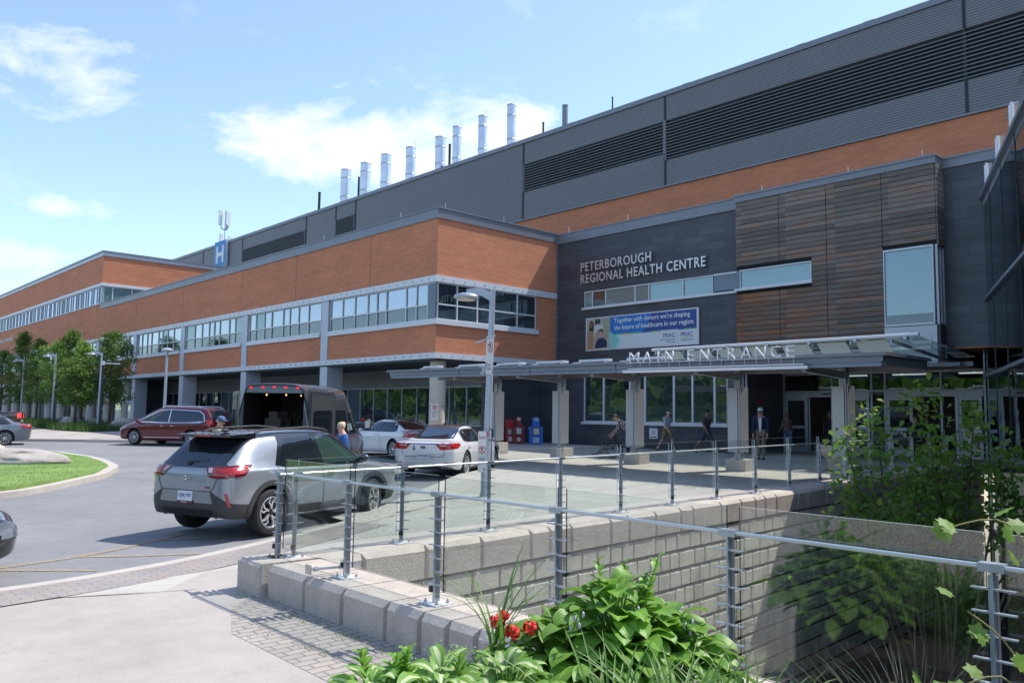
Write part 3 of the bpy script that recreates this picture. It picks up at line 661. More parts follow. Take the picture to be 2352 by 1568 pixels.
for (y1, y0, zb, zt) in [(84.2, 70.45, 17.35, 19.02), (64.8, 61.65, 17.48, 19.02), (40.0, 28.15, 16.85, 18.78), (28.05, -40, 16.45, 18.78)]:
    lv = MB(); z = zb+.05
    while z < zt-.08:
        lv.add([(XM-.12, y0, z), (XM-.12, y1, z), (XM-.02, y1, z+.10), (XM-.02, y0, z+.10), (XM-.12, y0, z+.05), (XM-.12, y1, z+.05)], [(0, 1, 2, 3), (0, 4, 5, 1), (4, 3, 2, 5)]); z += .185
    lo = lv.build('louver', louver_m); wp(lo, mb)
    f = BB('louver_frame', [(XM-.13, y0-.05, zb-.04, XM-.02, y0+.05, zt+.04), (XM-.13, y1-.05, zb-.04, XM-.02, y1+.05, zt+.04), ], louver_m, None); wp(f, mb); wp(BB('louver_back', [(XM-.02, y0, zb, XM-.012, y1, zt)], dark_m, None), mb)
rf = MB()
for y in (101, 88, 79.5, 58, 35.5, 26.5, 19.5, 16): rf.box(XM+.1, y, 20.55, XM+.4, y+.5, 20.72)
wp(rf.build('roof_cleat', metal_trim), mb)
# H sign
hs = thing('hospital_sign', 'blue square sign with a white letter H on the dark metal wall', 'sign', (XM-.2, 91.0, 17.6))
wp(BB('sign_box', [(XM-.34, 87.85, 17.62, XM-.1, 91.0, 20.72)], pm('sign_side', (.62, .66, .7), .5), None), hs)
wp(BB('blue_face', [(XM-.36, 87.93, 17.7, XM-.34, 90.92, 20.64)], pm('hospital_blue', (.03, .24, .56), .5), None), hs)
wp(BB('letter_h', [(XM-.375, 89.95, 18.2, XM-.36, 90.45, 20.15), (XM-.375, 88.4, 18.2, XM-.36, 88.9, 20.15), (XM-.375, 88.9, 18.95, XM-.36, 89.95, 19.4)], white_paint, None), hs)
# stacks on the roof
chrome_stack = pm('stack_metal', (.62, .64, .70), .33, .85, var=.18, vscale=.9)
ys8 = [(70.13, 25.7, .50), (66.56, 25.6, .48), (63.08, 25.65, .47), (59.12, 25.4, .44), (54.79, 25.3, .44), (52.54, 25.65, .36), (49.23, 25.7, .355), (45.79, 25.7, .34)]
ordn = ['leftmost bright steel roof stack, just right of the thin pole', 'second steel roof stack from the left', 'third steel roof stack from the left, right of a dark vent pipe', 'fourth steel roof stack from the left', 'fifth steel roof stack, the last of the wide ones', 'sixth steel roof stack with a dark pipe beside it', 'seventh steel roof stack, second from the right', 'tallest-looking steel roof stack at the right end of the row']
for (y, zt, r), lb in zip(ys8, ordn):
    t = thing('roof_stack', lb, 'exhaust stack', (42, y, 20.3), group='bright steel exhaust stacks on the roof')
    m = MB(); m.cyl(0, 0, 0, zt-20.3, r, 22); m.build('pipe', chrome_stack, t, True)
    m = MB()
    for z in (1.0, 2.6, zt-20.3-.9, zt-20.35): m.cyl(0, 0, z, z+.07, r+.025, 22)
    m.build('band', galv, t, True)
    m = MB(); m.tube([(r+.03, 0, zt-21.0), (r+.03, 0, zt-20.3+.75)], .012, 5); m.build('lightning_rod', galv, t)
for y, zt, r, lb in [(71.69, 23.35, .13, 'thin dark vent pipe left of the steel stacks'), (61.47+3, 23.39, .10, 'dark vent pipe between second and third steel stacks'), (49.34+1.6, 23.3, .10, 'dark vent pipe close beside the sixth steel stack'), (55.9, 21.6, .09, 'short dark vent pipe between fourth and fifth stacks'), (51.9, 21.7, .09, 'short dark vent pipe below the sixth stack'), (40.24, 22.36, .07, 'thin short pipe right of the steel stacks'), (38.11, 23.03, .20, 'thick dark grey pipe right of the steel stacks'), (33.83, 22.41, .05, 'very thin rod on the roof edge right of the thick pipe'), (23.71, 21.4, .05, 'lone tiny rod on the roof edge at upper right')]:
    m = MB(); m.cyl(0, 0, 0, zt-20.3, r, 10); m.cyl(0, 0, zt-20.33, zt-20.28, r+.02, 10)
    o = m.build('vent_pipe', black_m if r < .2 else metal_trim, None, True); o.location = (40, y, 20.3); tag(o, lb, 'vent pipe', 'dark vent pipes on the roof')
an = thing('antenna_mast', 'white panel antenna mast on the roof above the blue H sign', 'antenna', (39.2, 92.0, 20.3))
m = MB(); m.cyl(0, 0, 0, 4.6, .07, 8); m.build('mast', galv, an)
m = MB()
for a, z0, z1 in ((0, 2.9, 4.6), (2.1, 2.8, 4.4), (4.2, 2.8, 4.4), (1.0, .1, 1.7), (3.4, .1, 1.6)):
    x, y = .55*math.cos(a+2.6), .55*math.sin(a+2.6); m.box(x-.17, y-.17, z0, x+.17, y+.17, z1)
m.build('antenna_panel', white_paint, an)
m = MB()
for a in (0, 2.1, 4.2, 1, 3.4): m.tube([(0, 0, 2.3 if a in (0, 2.1, 4.2) else .6), (.4*math.cos(a+2.6), .4*math.sin(a+2.6), 2.5 if a in (0, 2.1, 4.2) else .5), (.5*math.cos(a+2.6), .5*math.sin(a+2.6), 3.0 if a in (0, 2.1, 4.2) else .8)], .05, 6)
m.build('antenna_cable', black_m, an)
# ------------------------------------------------------------------ dark entrance block
XD = 29.0
eb = thing('entrance_block', 'dark slate clad entrance block with lettering, strip windows and banner', 'building', (XD, 18, 0))
def put(o, root=eb): wp(o, root); return o
DE = 17.65                       # where the entrance recess begins
dw = [(XD, DE, 0, 37.9, 26.23, 1.28), (XD, DE, 3.62, 37.9, 26.23, 6.72), (XD, DE, 7.56, 37.9, 29.2, 10.12), (XD, 26.23, 0, 37.9, 29.2, 7.56), (XD, DE, 6.72, 37.9, DE+.2, 7.56), (XD, DE, 1.28, 37.9, 18.38, 3.62),
      (XD+.02, DE+.2, 6.72, 37.9, 26.2, 7.56)]
dw[-1] = (XD+.5, DE+.2, 6.70, 37.9, 26.22, 7.58)
dw += [(25.38, 29.2, -.1, XD, 29.5, 3.92), (XD+.012, -8, 4.06, 37.9, 10.06, 10.12), (XD+.10, 10.06, 4.1, 37.9, DE, 10.1)]
put(BB('wall', dw, slate, None))
put(BB('parapet', [(XD-.07, DE, 10.1, XD+.4, 28.1, 10.56), (XD-.05, -8, 10.1, XD+.4, 10.0, 10.42), (XD-.11, DE, 10.53, XD+.45, 28.1, 10.59), (XD-.09, -8, 10.40, XD+.45, 10.0, 10.47)], metal_trim, None))
put(BB('roof', [(XD+.4, -8, 10.13, 37.9, 28.1, 10.2)], soffit_m, None))
put(BB('corner_flashing', [(XD-.05, 28.02, 4, XD, 28.11, 10.1)], metal_trim, None))
rc = MB()
for y in (27.2, 23.5, 16.7, 13.2, 10.6): rc.cyl(28.9, y, 10.55, 10.85, .015, 5)
for x, y in ((XF, 31), (XF, 38), (XF, 52), (XF, 62), (21.9, YR), (25.4, YR)): rc.cyl(x+.05, y+.05, 10.65, 10.92, .015, 5)
put(rc.build('lightning_rods', white_trim))
window_bay(eb, 'strip_window', XD-.03, [26.22, 25.72, 24.9, 23.15, 22.38, 20.55, 19.05], 6.75, 7.54, None, (2, 1, 2), 1, dp=.2)
put(BB('dark_panel', [(XD-.012, 17.6, 6.83, XD+.1, 19.0, 7.47)], win_spandrel, None))
put(BB('window_sill', [(XD-.12, 17.6, 6.66, XD+.1, 26.32, 6.76), (XD-.06, 17.6, 7.48, XD+.1, 19.0, 7.55)], white_trim, None))
window_bay(eb, 'ground_floor_window', XD-.03, [26.22, 25.0, 23.45, 22.6, 21.05, 20.1, 19.02, 18.4], 1.32, 3.6, None, (1,), 1, dp=.2, fw=.08)
put(BB('window_sill', [(XD-.12, 18.3, 1.24, XD+.1, 26.32, 1.34)], white_trim, None))
fb = MB(); ysb = [26.16, 25.04, 24.96, 23.5, 23.4, 22.64, 22.56, 21.1, 21.0, 20.15, 20.05, 19.07, 18.97, 18.46]
for a, c in zip(ysb[::2], ysb[1::2]): fb = MB(); fb.box(XD+.024, c, 1.40, XD+.027, a, 2.12); put(fb.build('frosted_band', glassmat('window_frost', (1, 1, 1), (.75, .85, .88), .14, back=(.05, .075, .07)) if 'window_frost' not in MATS else MATS['window_frost']))
# lit room behind strip windows is seen through reflections: lettering on the wall
let = pm('sign_letters', (.62, .62, .64), .35, .6)
for s, yy, zz, w in (('PETERBOROUGH', 26.35, 8.5, 4.2), ('REGIONAL HEALTH CENTRE', 26.35, 7.92, 7.03)):
    t = text_mesh('lettering', s, w, .44 if w < 5 else .44, .07, let, None, wallM(XD-.10, yy, zz), .012, 1.12); put(t)
# ---- weathered timber box
wd, n_, l_, b_ = node_mat('weathered_timber')
def wood_nodes(n, l, b):
    gg = n.new('ShaderNodeNewGeometry'); s = n.new('ShaderNodeSeparateXYZ'); l.new(gg.outputs['Position'], s.inputs[0])
    def mth(op, a, c, cl=False):
        m = n.new('ShaderNodeMath'); m.operation = op; m.use_clamp = cl
        for i, v in enumerate((a, c)):
            if isinstance(v, (int, float)): m.inputs[i].default_value = v
            else: l.new(v, m.inputs[i])
        return m.outputs[0]
    zi = mth('FLOOR', mth('DIVIDE', s.outputs[2], .185), 0); yi = mth('FLOOR', mth('DIVIDE', s.outputs[1], 1.93), 0)
    cb = n.new('ShaderNodeCombineXYZ'); l.new(zi, cb.inputs[0]); l.new(yi, cb.inputs[1])
    wn_ = n.new('ShaderNodeTexWhiteNoise'); wn_.noise_dimensions = '2D'; l.new(cb.outputs[0], wn_.inputs['Vector'])
    mp = n.new('ShaderNodeMapping'); mp.inputs['Scale'].default_value = (1, 1.6, 34); l.new(gg.outputs['Position'], mp.inputs[0])
    t = n.new('ShaderNodeTexNoise'); t.inputs['Scale'].default_value = 1; t.inputs['Detail'].default_value = 6; t.inputs['Roughness'].default_value = .7; l.new(mp.outputs[0], t.inputs['Vector'])
    t2 = n.new('ShaderNodeTexNoise'); t2.inputs['Scale'].default_value = .7; t2.inputs['Detail'].default_value = 5
    mp2 = n.new('ShaderNodeMapping'); mp2.inputs['Scale'].default_value = (1, 1.4, 5); l.new(gg.outputs['Position'], mp2.inputs[0]); l.new(mp2.outputs[0], t2.inputs['Vector'])
    low = mth('MULTIPLY', mth('SUBTRACT', 8.2, s.outputs[2], True), 1)       # younger wood low down
    mr = n.new('ShaderNodeMapRange'); mr.inputs[1].default_value = 8.5; mr.inputs[2].default_value = 6.3; mr.inputs[3].default_value = -.12; mr.inputs[4].default_value = .62; l.new(s.outputs[2], mr.inputs[0])
    my = n.new('ShaderNodeMapRange'); my.inputs[1].default_value = 13; my.inputs[2].default_value = 17.5; my.inputs[3].default_value = .25; my.inputs[4].default_value = 1.15; l.new(s.outputs[1], my.inputs[0])
    f = mth('ADD', mth('MULTIPLY', mr.outputs[0], my.outputs[0]), mth('MULTIPLY', mth('SUBTRACT', t2.outputs[0], .47), 1.9))
    f = mth('ADD', f, mth('MULTIPLY', mth('SUBTRACT', wn_.outputs[0], .55), .35), True)
    mb_ = n.new('ShaderNodeMapRange'); mb_.inputs[1].default_value = 6.75; mb_.inputs[2].default_value = 6.3; mb_.inputs[3].default_value = 0; mb_.inputs[4].default_value = 0; l.new(s.outputs[2], mb_.inputs[0])
    mx = n.new('ShaderNodeMix'); mx.data_type = 'RGBA'; mx.inputs[6].default_value = (.19, .158, .138, 1); mx.inputs[7].default_value = (.25, .105, .05, 1); l.new(f, mx.inputs[0])
    vm = n.new('ShaderNodeVectorMath'); vm.operation = 'SCALE'; l.new(mx.outputs[2], vm.inputs[0])
    k = mth('MULTIPLY', mth('ADD', mth('MULTIPLY', t.outputs[0], 1.5), .25), mth('ADD', mth('MULTIPLY', wn_.outputs[0], .55), .70)); l.new(k, vm.inputs['Scale'])
    l.new(vm.outputs[0], b.inputs['Base Color']); b.inputs['Roughness'].default_value = .75
    bp = n.new('ShaderNodeBump'); bp.inputs['Strength'].default_value = .4; bp.inputs['Distance'].default_value = .01; l.new(t.outputs[0], bp.inputs['Height']); l.new(bp.outputs[0], b.inputs['Normal'])
wood_nodes(n_, l_, b_)
XW = 28.4
tb = thing('timber_box', 'weathered horizontal timber clad upper box over the main entrance with a slot window', 'building', (XW, 14, 4))
boards = MB(); rnd = random.Random(4)
cols = [17.6, 15.72, 13.84, 11.82, 10.05]; slots = [(14.42, 17.6, 6.66, 7.47), (10.0, 11.80, 3.4, 7.46)]
z = 3.54
while z < 10.1:
    zt = z+.185
    for a, c in zip(cols, cols[1:]):
        segs = [(c+.012, a-.012)]
        for (s0, s1, z0, z1) in slots:
            if zt > z0+.02 and z < z1-.02:
                new = []
                for p, q in segs:
                    if q <= s0 or p >= s1: new.append((p, q)); continue
                    if p < s0-.03: new.append((p, s0))
                    if q > s1+.03: new.append((s1, q))
                segs = new
        for p, q in segs:
            j = rnd.uniform(-.008, .008); boards.box(XW+j, p, z+.008, XW+.05, q, zt-.012)
    if z > 7.4:
        j = rnd.uniform(-.004, .004); boards.box(XW, 10.0+j, z+.006, XD+.3, 10.045, zt-.01)
    z += .185
put(boards.build('timber_boards', wd), tb)
put(BB('backing', [(XW+.05, 10.06, 7.47, XD, 17.6, 10.2), (XW+.05, 11.8, 3.62, XD, 14.42, 7.47), (XW+.05, 14.42, 3.62, XD, 17.6, 6.66)], dark_m, None), tb)
put(BB('parapet', [(XW-.05, 10.0, 10.2, XD+.4, 17.62, 10.44), (XW-.09, 9.96, 10.42, XD+.4, 17.64, 10.50)], metal_trim, None), tb)
window_bay(tb, 'slot_window', XW-.05, [17.40, 14.42], 6.70, 7.45, None, (2,), 2, dp=.12)
put(BB('window_sill', [(XW-.12, 14.38, 6.62, XW+.04, 17.62, 6.71)], white_trim, None), tb)
put(BB('slot_return', [(XW+.02, 17.42, 6.7, XD, 17.60, 7.45)], win_spandrel, None), tb)
window_bay(tb, 'corner_window', XW-.05, [11.80, 10.16], 4.80, 7.46, None, (2,), 2, dp=.12, fw=.07)
put(BB('window_spandrel', [(XW-.035, 10.2, 4.86, XW+.02, 11.76, 5.18)], win_spandrel, None), tb)
window_bay(tb, 'corner_window', 10.05, [XW+.05, XW+.35, XD+.02], 4.80, 7.46, None, (1,), 1, axis='x', dp=.08)
put(BB('white_panel', [(XW-.02, 10.12, 3.52, XD+.3, 11.82, 4.78), (XW-.03, 10.3, 3.75, XW-.02, 10.9, 4.5)], pm('aluminium_panel', (.60, .62, .65), .5, .1, var=.04), None), tb)
put(BB('panel_side', [(XW+.05, 10.04, 3.5, XD+.3, 10.12, 4.8)], slate, None), tb)
# chair seen in the corner window room
# ---- recess with doors
er = thing('entrance_portal', 'recessed glazed main entrance front with sliding doors under the timber soffit', 'entrance', (32, 14, .3))
DX = 32.0
put(BB('soffit', [(XW+.02, 9.9, 3.50, DX+.2, DE, 3.56), (XD+.02, 0, 4.0, DX+.2, 9.9, 4.06)], wood_soffit, None), er)
put(BB('fascia', [(XW+.02, 9.86, 3.47, DX+.2, 9.9, 4.1), (XD+.2, DE-.02, .0, DX+.3, DE+.0, 3.5)], slate, None), er)
lt = MB()
for x, y in ((29.6, 16.2), (29.9, 13.6), (29.9, 10.9)): lt.cyl(x, y, 3.485, 3.5, .07, 12)
put(lt.build('downlight', pm('lit_lamp', (.9, .9, .85), .5, emit=((1, .95, .85), 4))), er)
fm = MB(); zt, zm2, zh = 3.5, 2.75, 2.62; zb = .28
for y in (17.6, 15.5, 13.9, 13.38, 11.35, 9.88, 8.0): fm.box(DX, y-.04, zb, DX+.12, y+.04, zt)
fm.box(DX+.003, 8, zt-.08, DX+.117, 17.6, zt); fm.box(DX+.003, 8, zm2-.03, DX+.117, 17.6, zm2+.03)
put(fm.build('frame', metal_light), er)
put(BB('door_header', [(DX-.06, 13.94, zh-.10, DX+.1, 17.56, zm2-.03), (DX-.06, 9.92, zh-.10, DX+.1, 13.34, zm2-.03)], metal_light, None), er)
put(BB('sensor', [(DX-.10, 15.5, zh+.0, DX-.06, 15.85, zh+.05), (DX-.10, 11.4, zh, DX-.06, 11.75, zh+.05)], black_m, None), er)
put(BB('transom_glass', [(DX+.05, 8, zm2+.03, DX+.055, 17.6, zt-.08), (DX+.05, 13.42, zb, DX+.055, 13.86, zm2)], glassmat('window_entrance', (.5, .55, .55), (.7, .85, .9), .10), None), er)
dgl = glassmat('window_doorglass', (.55, .6, .6), (.75, .9, .9), .14)
for y0, y1, xo in ((16.55, 17.5, 0), (13.98, 14.75, 0), (12.35, 13.3, 0), (9.98, 10.75, 0), (16.4, 16.55, -.04), (10.75, 10.85, -.04)):
    d = MB(); w = .10 if y1-y0 > .3 else .05
    d.box(DX-.05+xo, y0, zb, DX-.005+xo, y0+w, zh-.1); d.box(DX-.05+xo, y1-w, zb, DX-.005+xo, y1, zh-.1)
    if y1-y0 > .3:
        d.box(DX-.047, y0+w, zb, DX-.008, y1-w, zb+.24); d.box(DX-.047, y0+w, zh-.24, DX-.008, y1-w, zh-.1); d.box(DX-.047, y0+w, zb+.95, DX-.008, y1-w, zb+1.07)
        o = put(d.build('sliding_door', metal_light), er)
        q = MB(); q.box(DX-.03, y0+w, zb+.24, DX-.025, y1-w, zb+.95); q.box(DX-.03, y0+w, zb+1.07, DX-.025, y1-w, zh-.24); q = q.build('door_glass', dgl); q.parent = o
    else: put(d.build('door_edge', metal_light), er)
put(BB('lobby', [(DX+5.5, 6, .2, DX+5.6, 18, 3.6), (DX+.2, 17.62, .2, DX+5.5, 17.7, 3.6), (DX+.2, 6, 3.5, DX+5.5, 18, 3.56)], pm('lobby_wall', (.09, .085, .08), .7, var=.2), None), er)
ll = MB()
for y in (10, 12.5, 15): ll.box(DX+2.0, y, 3.44, DX+2.2, y+1.4, 3.49)
put(ll.build('strip_light', pm('strip_lamp', (.9, .9, .9), .5, emit=((1, 1, 1), 1.2))), er)
put(BB('jamb_post', [(XD+.05, DE-.08, .2, XD+.12, DE-.02, 3.5)], metal_light, None), er)
nb = thing('notice_board', 'small white notice below a red plate on the dark recess wall', 'notice', (30.2, DE-.03, 1.6))
put(BB('notice', [(29.9, DE-.05, 1.45, 30.3, DE-.025, 2.1)], pm('notice_paper', (.55, .55, .55), .6), None), nb)
put(BB('red_plate', [(29.95, DE-.05, 2.2, 30.3, DE-.025, 2.38)], pm('red_plate', (.45, .02, .015), .5), None), nb)
nt2 = thing('wall_notice', 'small white notice with a blue top on the dark wall under the windows', 'notice', (XD-.02, 22.0, .95))
put(BB('notice', [(XD-.03, 21.9, .68, XD-.015, 22.35, 1.13)], white_paint, None), nt2)
put(BB('blue_strip', [(XD-.03, 21.9, 1.15, XD-.015, 22.35, 1.27)], pm('notice_blue', (.05, .10, .30), .5), None), nt2)
m = MB(); m.lathe([(.055, 0), (.075, 0), (.075, .004), (.055, .004), (.055, 0)], 16, 0, wallM(XD-.031, 22.12, .95)); m.box(XD-.034, 21.98, .73, XD-.031, 22.27, .77); put(m.build('notice_print', black_m), nt2)
# ---- donor banner
bn = thing('banner', 'wide blue and white banner about donors and healthcare on the dark wall', 'banner', (XD-.06, 23, 4.7))
BY0, BZ0, BW, BH = 26.03, 4.72, 6.27, 1.48
blue1 = pm('banner_blue', (.02, .19, .55), .5); blue2 = pm('banner_navy', (.03, .07, .28), .5); b_white = pm('banner_white', (.68, .70, .74), .5); b_green = pm('banner_green', (.12, .50, .16), .5)
b_or = pm('banner_orange', (.75, .32, .03), .5); b_teal = pm('banner_teal', (.25, .62, .58), .5); b_lteal = pm('banner_pale_teal', (.50, .72, .72), .5); b_grey = pm('banner_grey', (.13, .14, .17), .5)
def bp_(name, u0, v0, u1, v1, mat, d=.004): return put(BB(name, [(XD-.08-d, BY0-u1*BW, BZ0+v0*BH, XD-.08-d+.003, BY0-u0*BW, BZ0+v1*BH)], mat, None), bn)
put(BB('banner_frame', [(XD-.08, BY0-BW-.04, BZ0-.04, XD-.02, BY0+.04, BZ0+BH+.04)], white_trim, None), bn)
bp_('banner_sheet', 0, 0, 1, 1, b_white, .003)
def bpoly(name, pts, mat, d):
    m = MB(); m.prism([(u*BW, v*BH) for u, v in pts], 0, .003, 0, wallM(XD-.08-d, BY0, BZ0)); return put(m.build(name, mat), bn)
ts = [(.29+.035*(1-math.cos(t)), .46-.05*math.sin(t)+.05) for t in [0]]
bpoly('teal_swoosh', [(.26, 0)]+[(.305+.055*math.sin(PI*k/10), .0+.46*k/10) for k in range(11)]+[(.24, .5)], b_lteal, .007)
bpoly('teal_swoosh', [(.24, 0)]+[(.275+.045*math.sin(PI*k/10), .0+.48*k/10) for k in range(11)]+[(.22, .5)], b_teal, .010)
bpoly('blue_field', [(.235, .99), (.235, .58), (.245, .50), (.27, .455), (.66, .455), (.66, .99)], blue1, .014)
bpoly('blue_field', [(.62, .99), (.54, .455), (.99, .455), (.99, .99)], blue2, .017)
for u0, u1, mt in ((.27, .37, b_green), (.37, .42, b_or), (.42, .52, b_green), (.52, .61, blue1), (.61, .69, b_green), (.84, .885, blue1), (.885, .99, b_green)):
    bp_('colour_strip', u0, .425, u1, .455, mt, .014)
text_mesh('banner_text', "Together with donors we're shaping", .665*BW, .19*BH, .003, white_paint, None, wallM(XD-.104, BY0-.275*BW, BZ0+.755*BH), .012).name = 'banner_text'
put(bpy.data.objects['banner_text'], bn)
put(text_mesh('banner_text', 'the future of healthcare in our region.', .70*BW, .19*BH, .003, white_paint, None, wallM(XD-.104, BY0-.275*BW, BZ0+.53*BH), .012), bn)
gr = b_grey
def prhc(u, v, w):
    for s, uu, ww, mt in (('PR', 0, .43, gr), ('H', .47, .21, blue1), ('C', .74, .26, gr)):
        put(text_mesh('banner_logo', s, w*ww*BW, .125*BH, .003, mt, None, wallM(XD-.090, BY0-(u+uu*w)*BW, BZ0+v*BH), .004 if mt is gr else .03), bn)
prhc(.715, .225, .10); prhc(.862, .225, .10)
put(text_mesh('banner_small_text', 'Peterborough Regional', .13*BW, .045*BH, .002, gr, None, wallM(XD-.090, BY0-.69*BW, BZ0+.14*BH)), bn)
put(text_mesh('banner_small_text', 'Health Centre', .08*BW, .04*BH, .002, gr, None, wallM(XD-.090, BY0-.74*BW, BZ0+.075*BH)), bn)
put(text_mesh('banner_small_text', 'FOUNDATION', .10*BW, .05*BH, .002, gr, None, wallM(XD-.090, BY0-.862*BW, BZ0+.10*BH)), bn)
bp_('logo_rule', .862, .185, .962, .20, b_green, .006); bp_('logo_divider', .838, .08, .839, .38, gr, .006)
# photograph printed on the banner: office scene with two people, flat
ph = lambda n, pts, c, d: bpoly(n, pts, pm('print_'+n, c, .5), d)
ph('photo_back', [(.004, .01), (.27, .01), (.235, .3), (.235, .99), (.004, .99)], (.48, .44, .38), .005)
ph('photo_wall', [(.17, .35), (.235, .35), (.235, .99), (.17, .99)], (.35, .38, .27), .006)
ph('photo_screen', [(.085, .80), (.14, .82), (.14, .97), (.085, .97)], (.05, .06, .07), .007)
ph('photo_papers', [(.075, .42), (.165, .45), (.165, .78), (.08, .76)], (.62, .64, .66), .0075)
ph('photo_chair', [(.085, .08), (.20, .08), (.205, .40), (.19, .55), (.165, .64), (.12, .64), (.085, .5)], (.42, .33, .28), .009)
ph('photo_coat', [(.012, .02), (.072, .02), (.078, .35), (.072, .58), (.055, .66), (.03, .66), (.012, .52)], (.40, .25, .14), .012)
ph('photo_hair', [(.028, .62), (.072, .60), (.076, .78), (.07, .88), (.055, .94), (.038, .9), (.03, .8)], (.03, .02, .02), .014)
ph('photo_face', [(.042, .70), (.058, .70), (.064, .78), (.062, .86), (.045, .87), (.04, .79)], (.30, .17, .11), .017)
ph('photo_shirt', [(.085, .04), (.205, .06), (.205, .24), (.18, .34), (.15, .37), (.12, .34), (.095, .2)], (.015, .03, .08), .014)
ph('photo_face_two', [(.138, .36), (.158, .36), (.165, .46), (.162, .57), (.145, .59), (.132, .54), (.132, .44)], (.55, .33, .25), .018)
ph('photo_hair_two', [(.128, .5), (.134, .62), (.150, .66), (.166, .62), (.17, .5), (.160, .57), (.140, .58)], (.04, .03, .03), .020)

# ------------------------------------------------------------------ front canopy
zc = lambda y: 2.775+.0085*y
def slb(b, x0, y0, x1, y1, a, c, mi=0, x0b=None, dx=0):
    vs = []
    for y in (y0, y1):
        for x, z in ((x0, a), (x1, a), (x1, c), (x0, c)): vs.append((x, y, zc(y)+z+(x-18.4)*dx))
    b.add(vs, [(0, 1, 2, 3), (7, 6, 5, 4), (0, 4, 5, 1), (1, 5, 6, 2), (2, 6, 7, 3), (3, 7, 4, 0)], mi)
cp = thing('front_canopy', 'long low steel canopy on grey posts in front of the entrance', 'canopy', (20, 17, .1))
b = MB()
for a, c in ((26.9, 22.6), (22.57, 19.0), (18.97, 15.4), (15.37, 11.8), (11.77, 7.7)): slb(b, 18.36, c, 18.5, a, .10, .225)
slb(b, 18.28, 7.6, 20.9, 27.0, .225, .30); put(b.build('roof_sheet', metal_trim), cp)
b = MB()
for a, c in ((26.86, 22.6), (22.57, 19.0), (18.97, 15.4), (15.37, 11.8), (11.77, 7.75)): slb(b, 18.42, c, 18.5, a, .0, .10); slb(b, 18.36, c, 18.5, a, -.01, .012); slb(b, 18.36, c, 18.5, a, .09, .102)
put(b.build('front_beam', pm('blue_grey_steel', (.24, .29, .36), .45, .4, var=.15, vscale=2)), cp)
b = MB(); slb(b, 18.5, 7.75, 20.75, 26.85, .12, .16); put(b.build('canopy_soffit', wood_soffit), cp)
b = MB(); slb(b, 20.75, 7.7, 20.9, 26.9, .0, .225); slb(b, 18.5, 7.7, 20.8, 7.75, .02, .225); put(b.build('rear_beam', metal_trim), cp)
PYS = [(23.15, .26), (19.80, .19), (16.52, .16), (12.79, .14), (9.70, .13)]
clad_m = pm('silver_cladding', (.42, .44, .48), .36, .4)
for i, (y, z0) in enumerate(PYS):
    b = MB(); b.box(20.62, y-.09, z0+.25, 20.84, y+.10, zc(y)+.1); o = put(b.build('post', galv), cp)
    b = MB(); b.bar((20.7, y, zc(y)-.12), (18.6, y+.0, zc(y)-.02), .12, .13); b.bar((20.7, y, zc(y)-.04), (18.5, y, zc(y)+.05), .2, .05); put(b.build('bracket_arm', galv), cp)
    poly = [(20.86, y-.18), (20.86, y+.28)]+[(20.62+.14*math.cos(t), y+.15+.14*math.sin(t)) for t in [PI/2+k*PI/2/6 for k in range(7)]]+[(20.48+.0, y-.12)]+[(20.56+.08*math.cos(t), y-.10+.08*math.sin(t)) for t in [PI+k*PI/2/6 for k in range(7)]]
    b = MB(); b.prism(poly, .80, 2.48); b.box(20.50, y-.20, .80, 20.88, y-.182, 2.50); b.v = [(x, y_, .67 if z < 1 else z) for x, y_, z in b.v]; put(b.build('post_cladding', clad_m, None, True), cp)
    M = Matrix.Translation((20.75, y, 0)); b = MB(); b.prism([(-.32, -.25), (-.25, -.32), (.25, -.32), (.32, -.25), (.32, .25), (.25, .32), (-.25, .32), (-.32, .25)], z0-.1, z0+.33, 0, M); put(b.build('concrete_footing', concrete), cp)
# white uplights on the roof sheet
for i, (y0, y1) in enumerate(((25.15, 24.2), (23.0, 21.75), (20.95, 19.72), (19.0, 17.78), (17.13, 15.98), (15.24, 13.9))):
    f = MB(); zz = zc(y0)+.30
    f.box(18.7, y1, zz+.06, 18.92, y0, zz+.13); f.box(18.72, y0-.14, zz, 18.9, y0-.04, zz+.06); f.box(18.72, y1+.04, zz, 18.9, y1+.14, zz+.06); f.box(18.66, y0-.10, zz+.02, 18.72, y0-.02, zz+.11); f.box(18.66, y1+.02, zz+.02, 18.72, y1+.1, zz+.11)
    f.box(18.8, y0+.22, zz, 18.95, y0+.36, zz+.07)
    f = f.build('light_fixture', white_paint); lb = ('leftmost', 'second from left', 'third', 'fourth', 'fifth', 'sixth, partly behind the letter M,')[i]
    tag(f, f'white trough light on the canopy roof, {lb} of the row', 'light fixture', 'white trough lights on the canopy')
# MAIN ENTRANCE letters on a rail
me_ = thing('entrance_lettering', 'white standing letters MAIN ENTRANCE on the canopy edge', 'sign', (18.3, 12, 3))
x = 14.78
def letw(s): return {'M': .42, 'I': .055, 'N': .33, 'T': .33, 'A': .40, 'R': .31, 'C': .38, 'E': .28}[s]
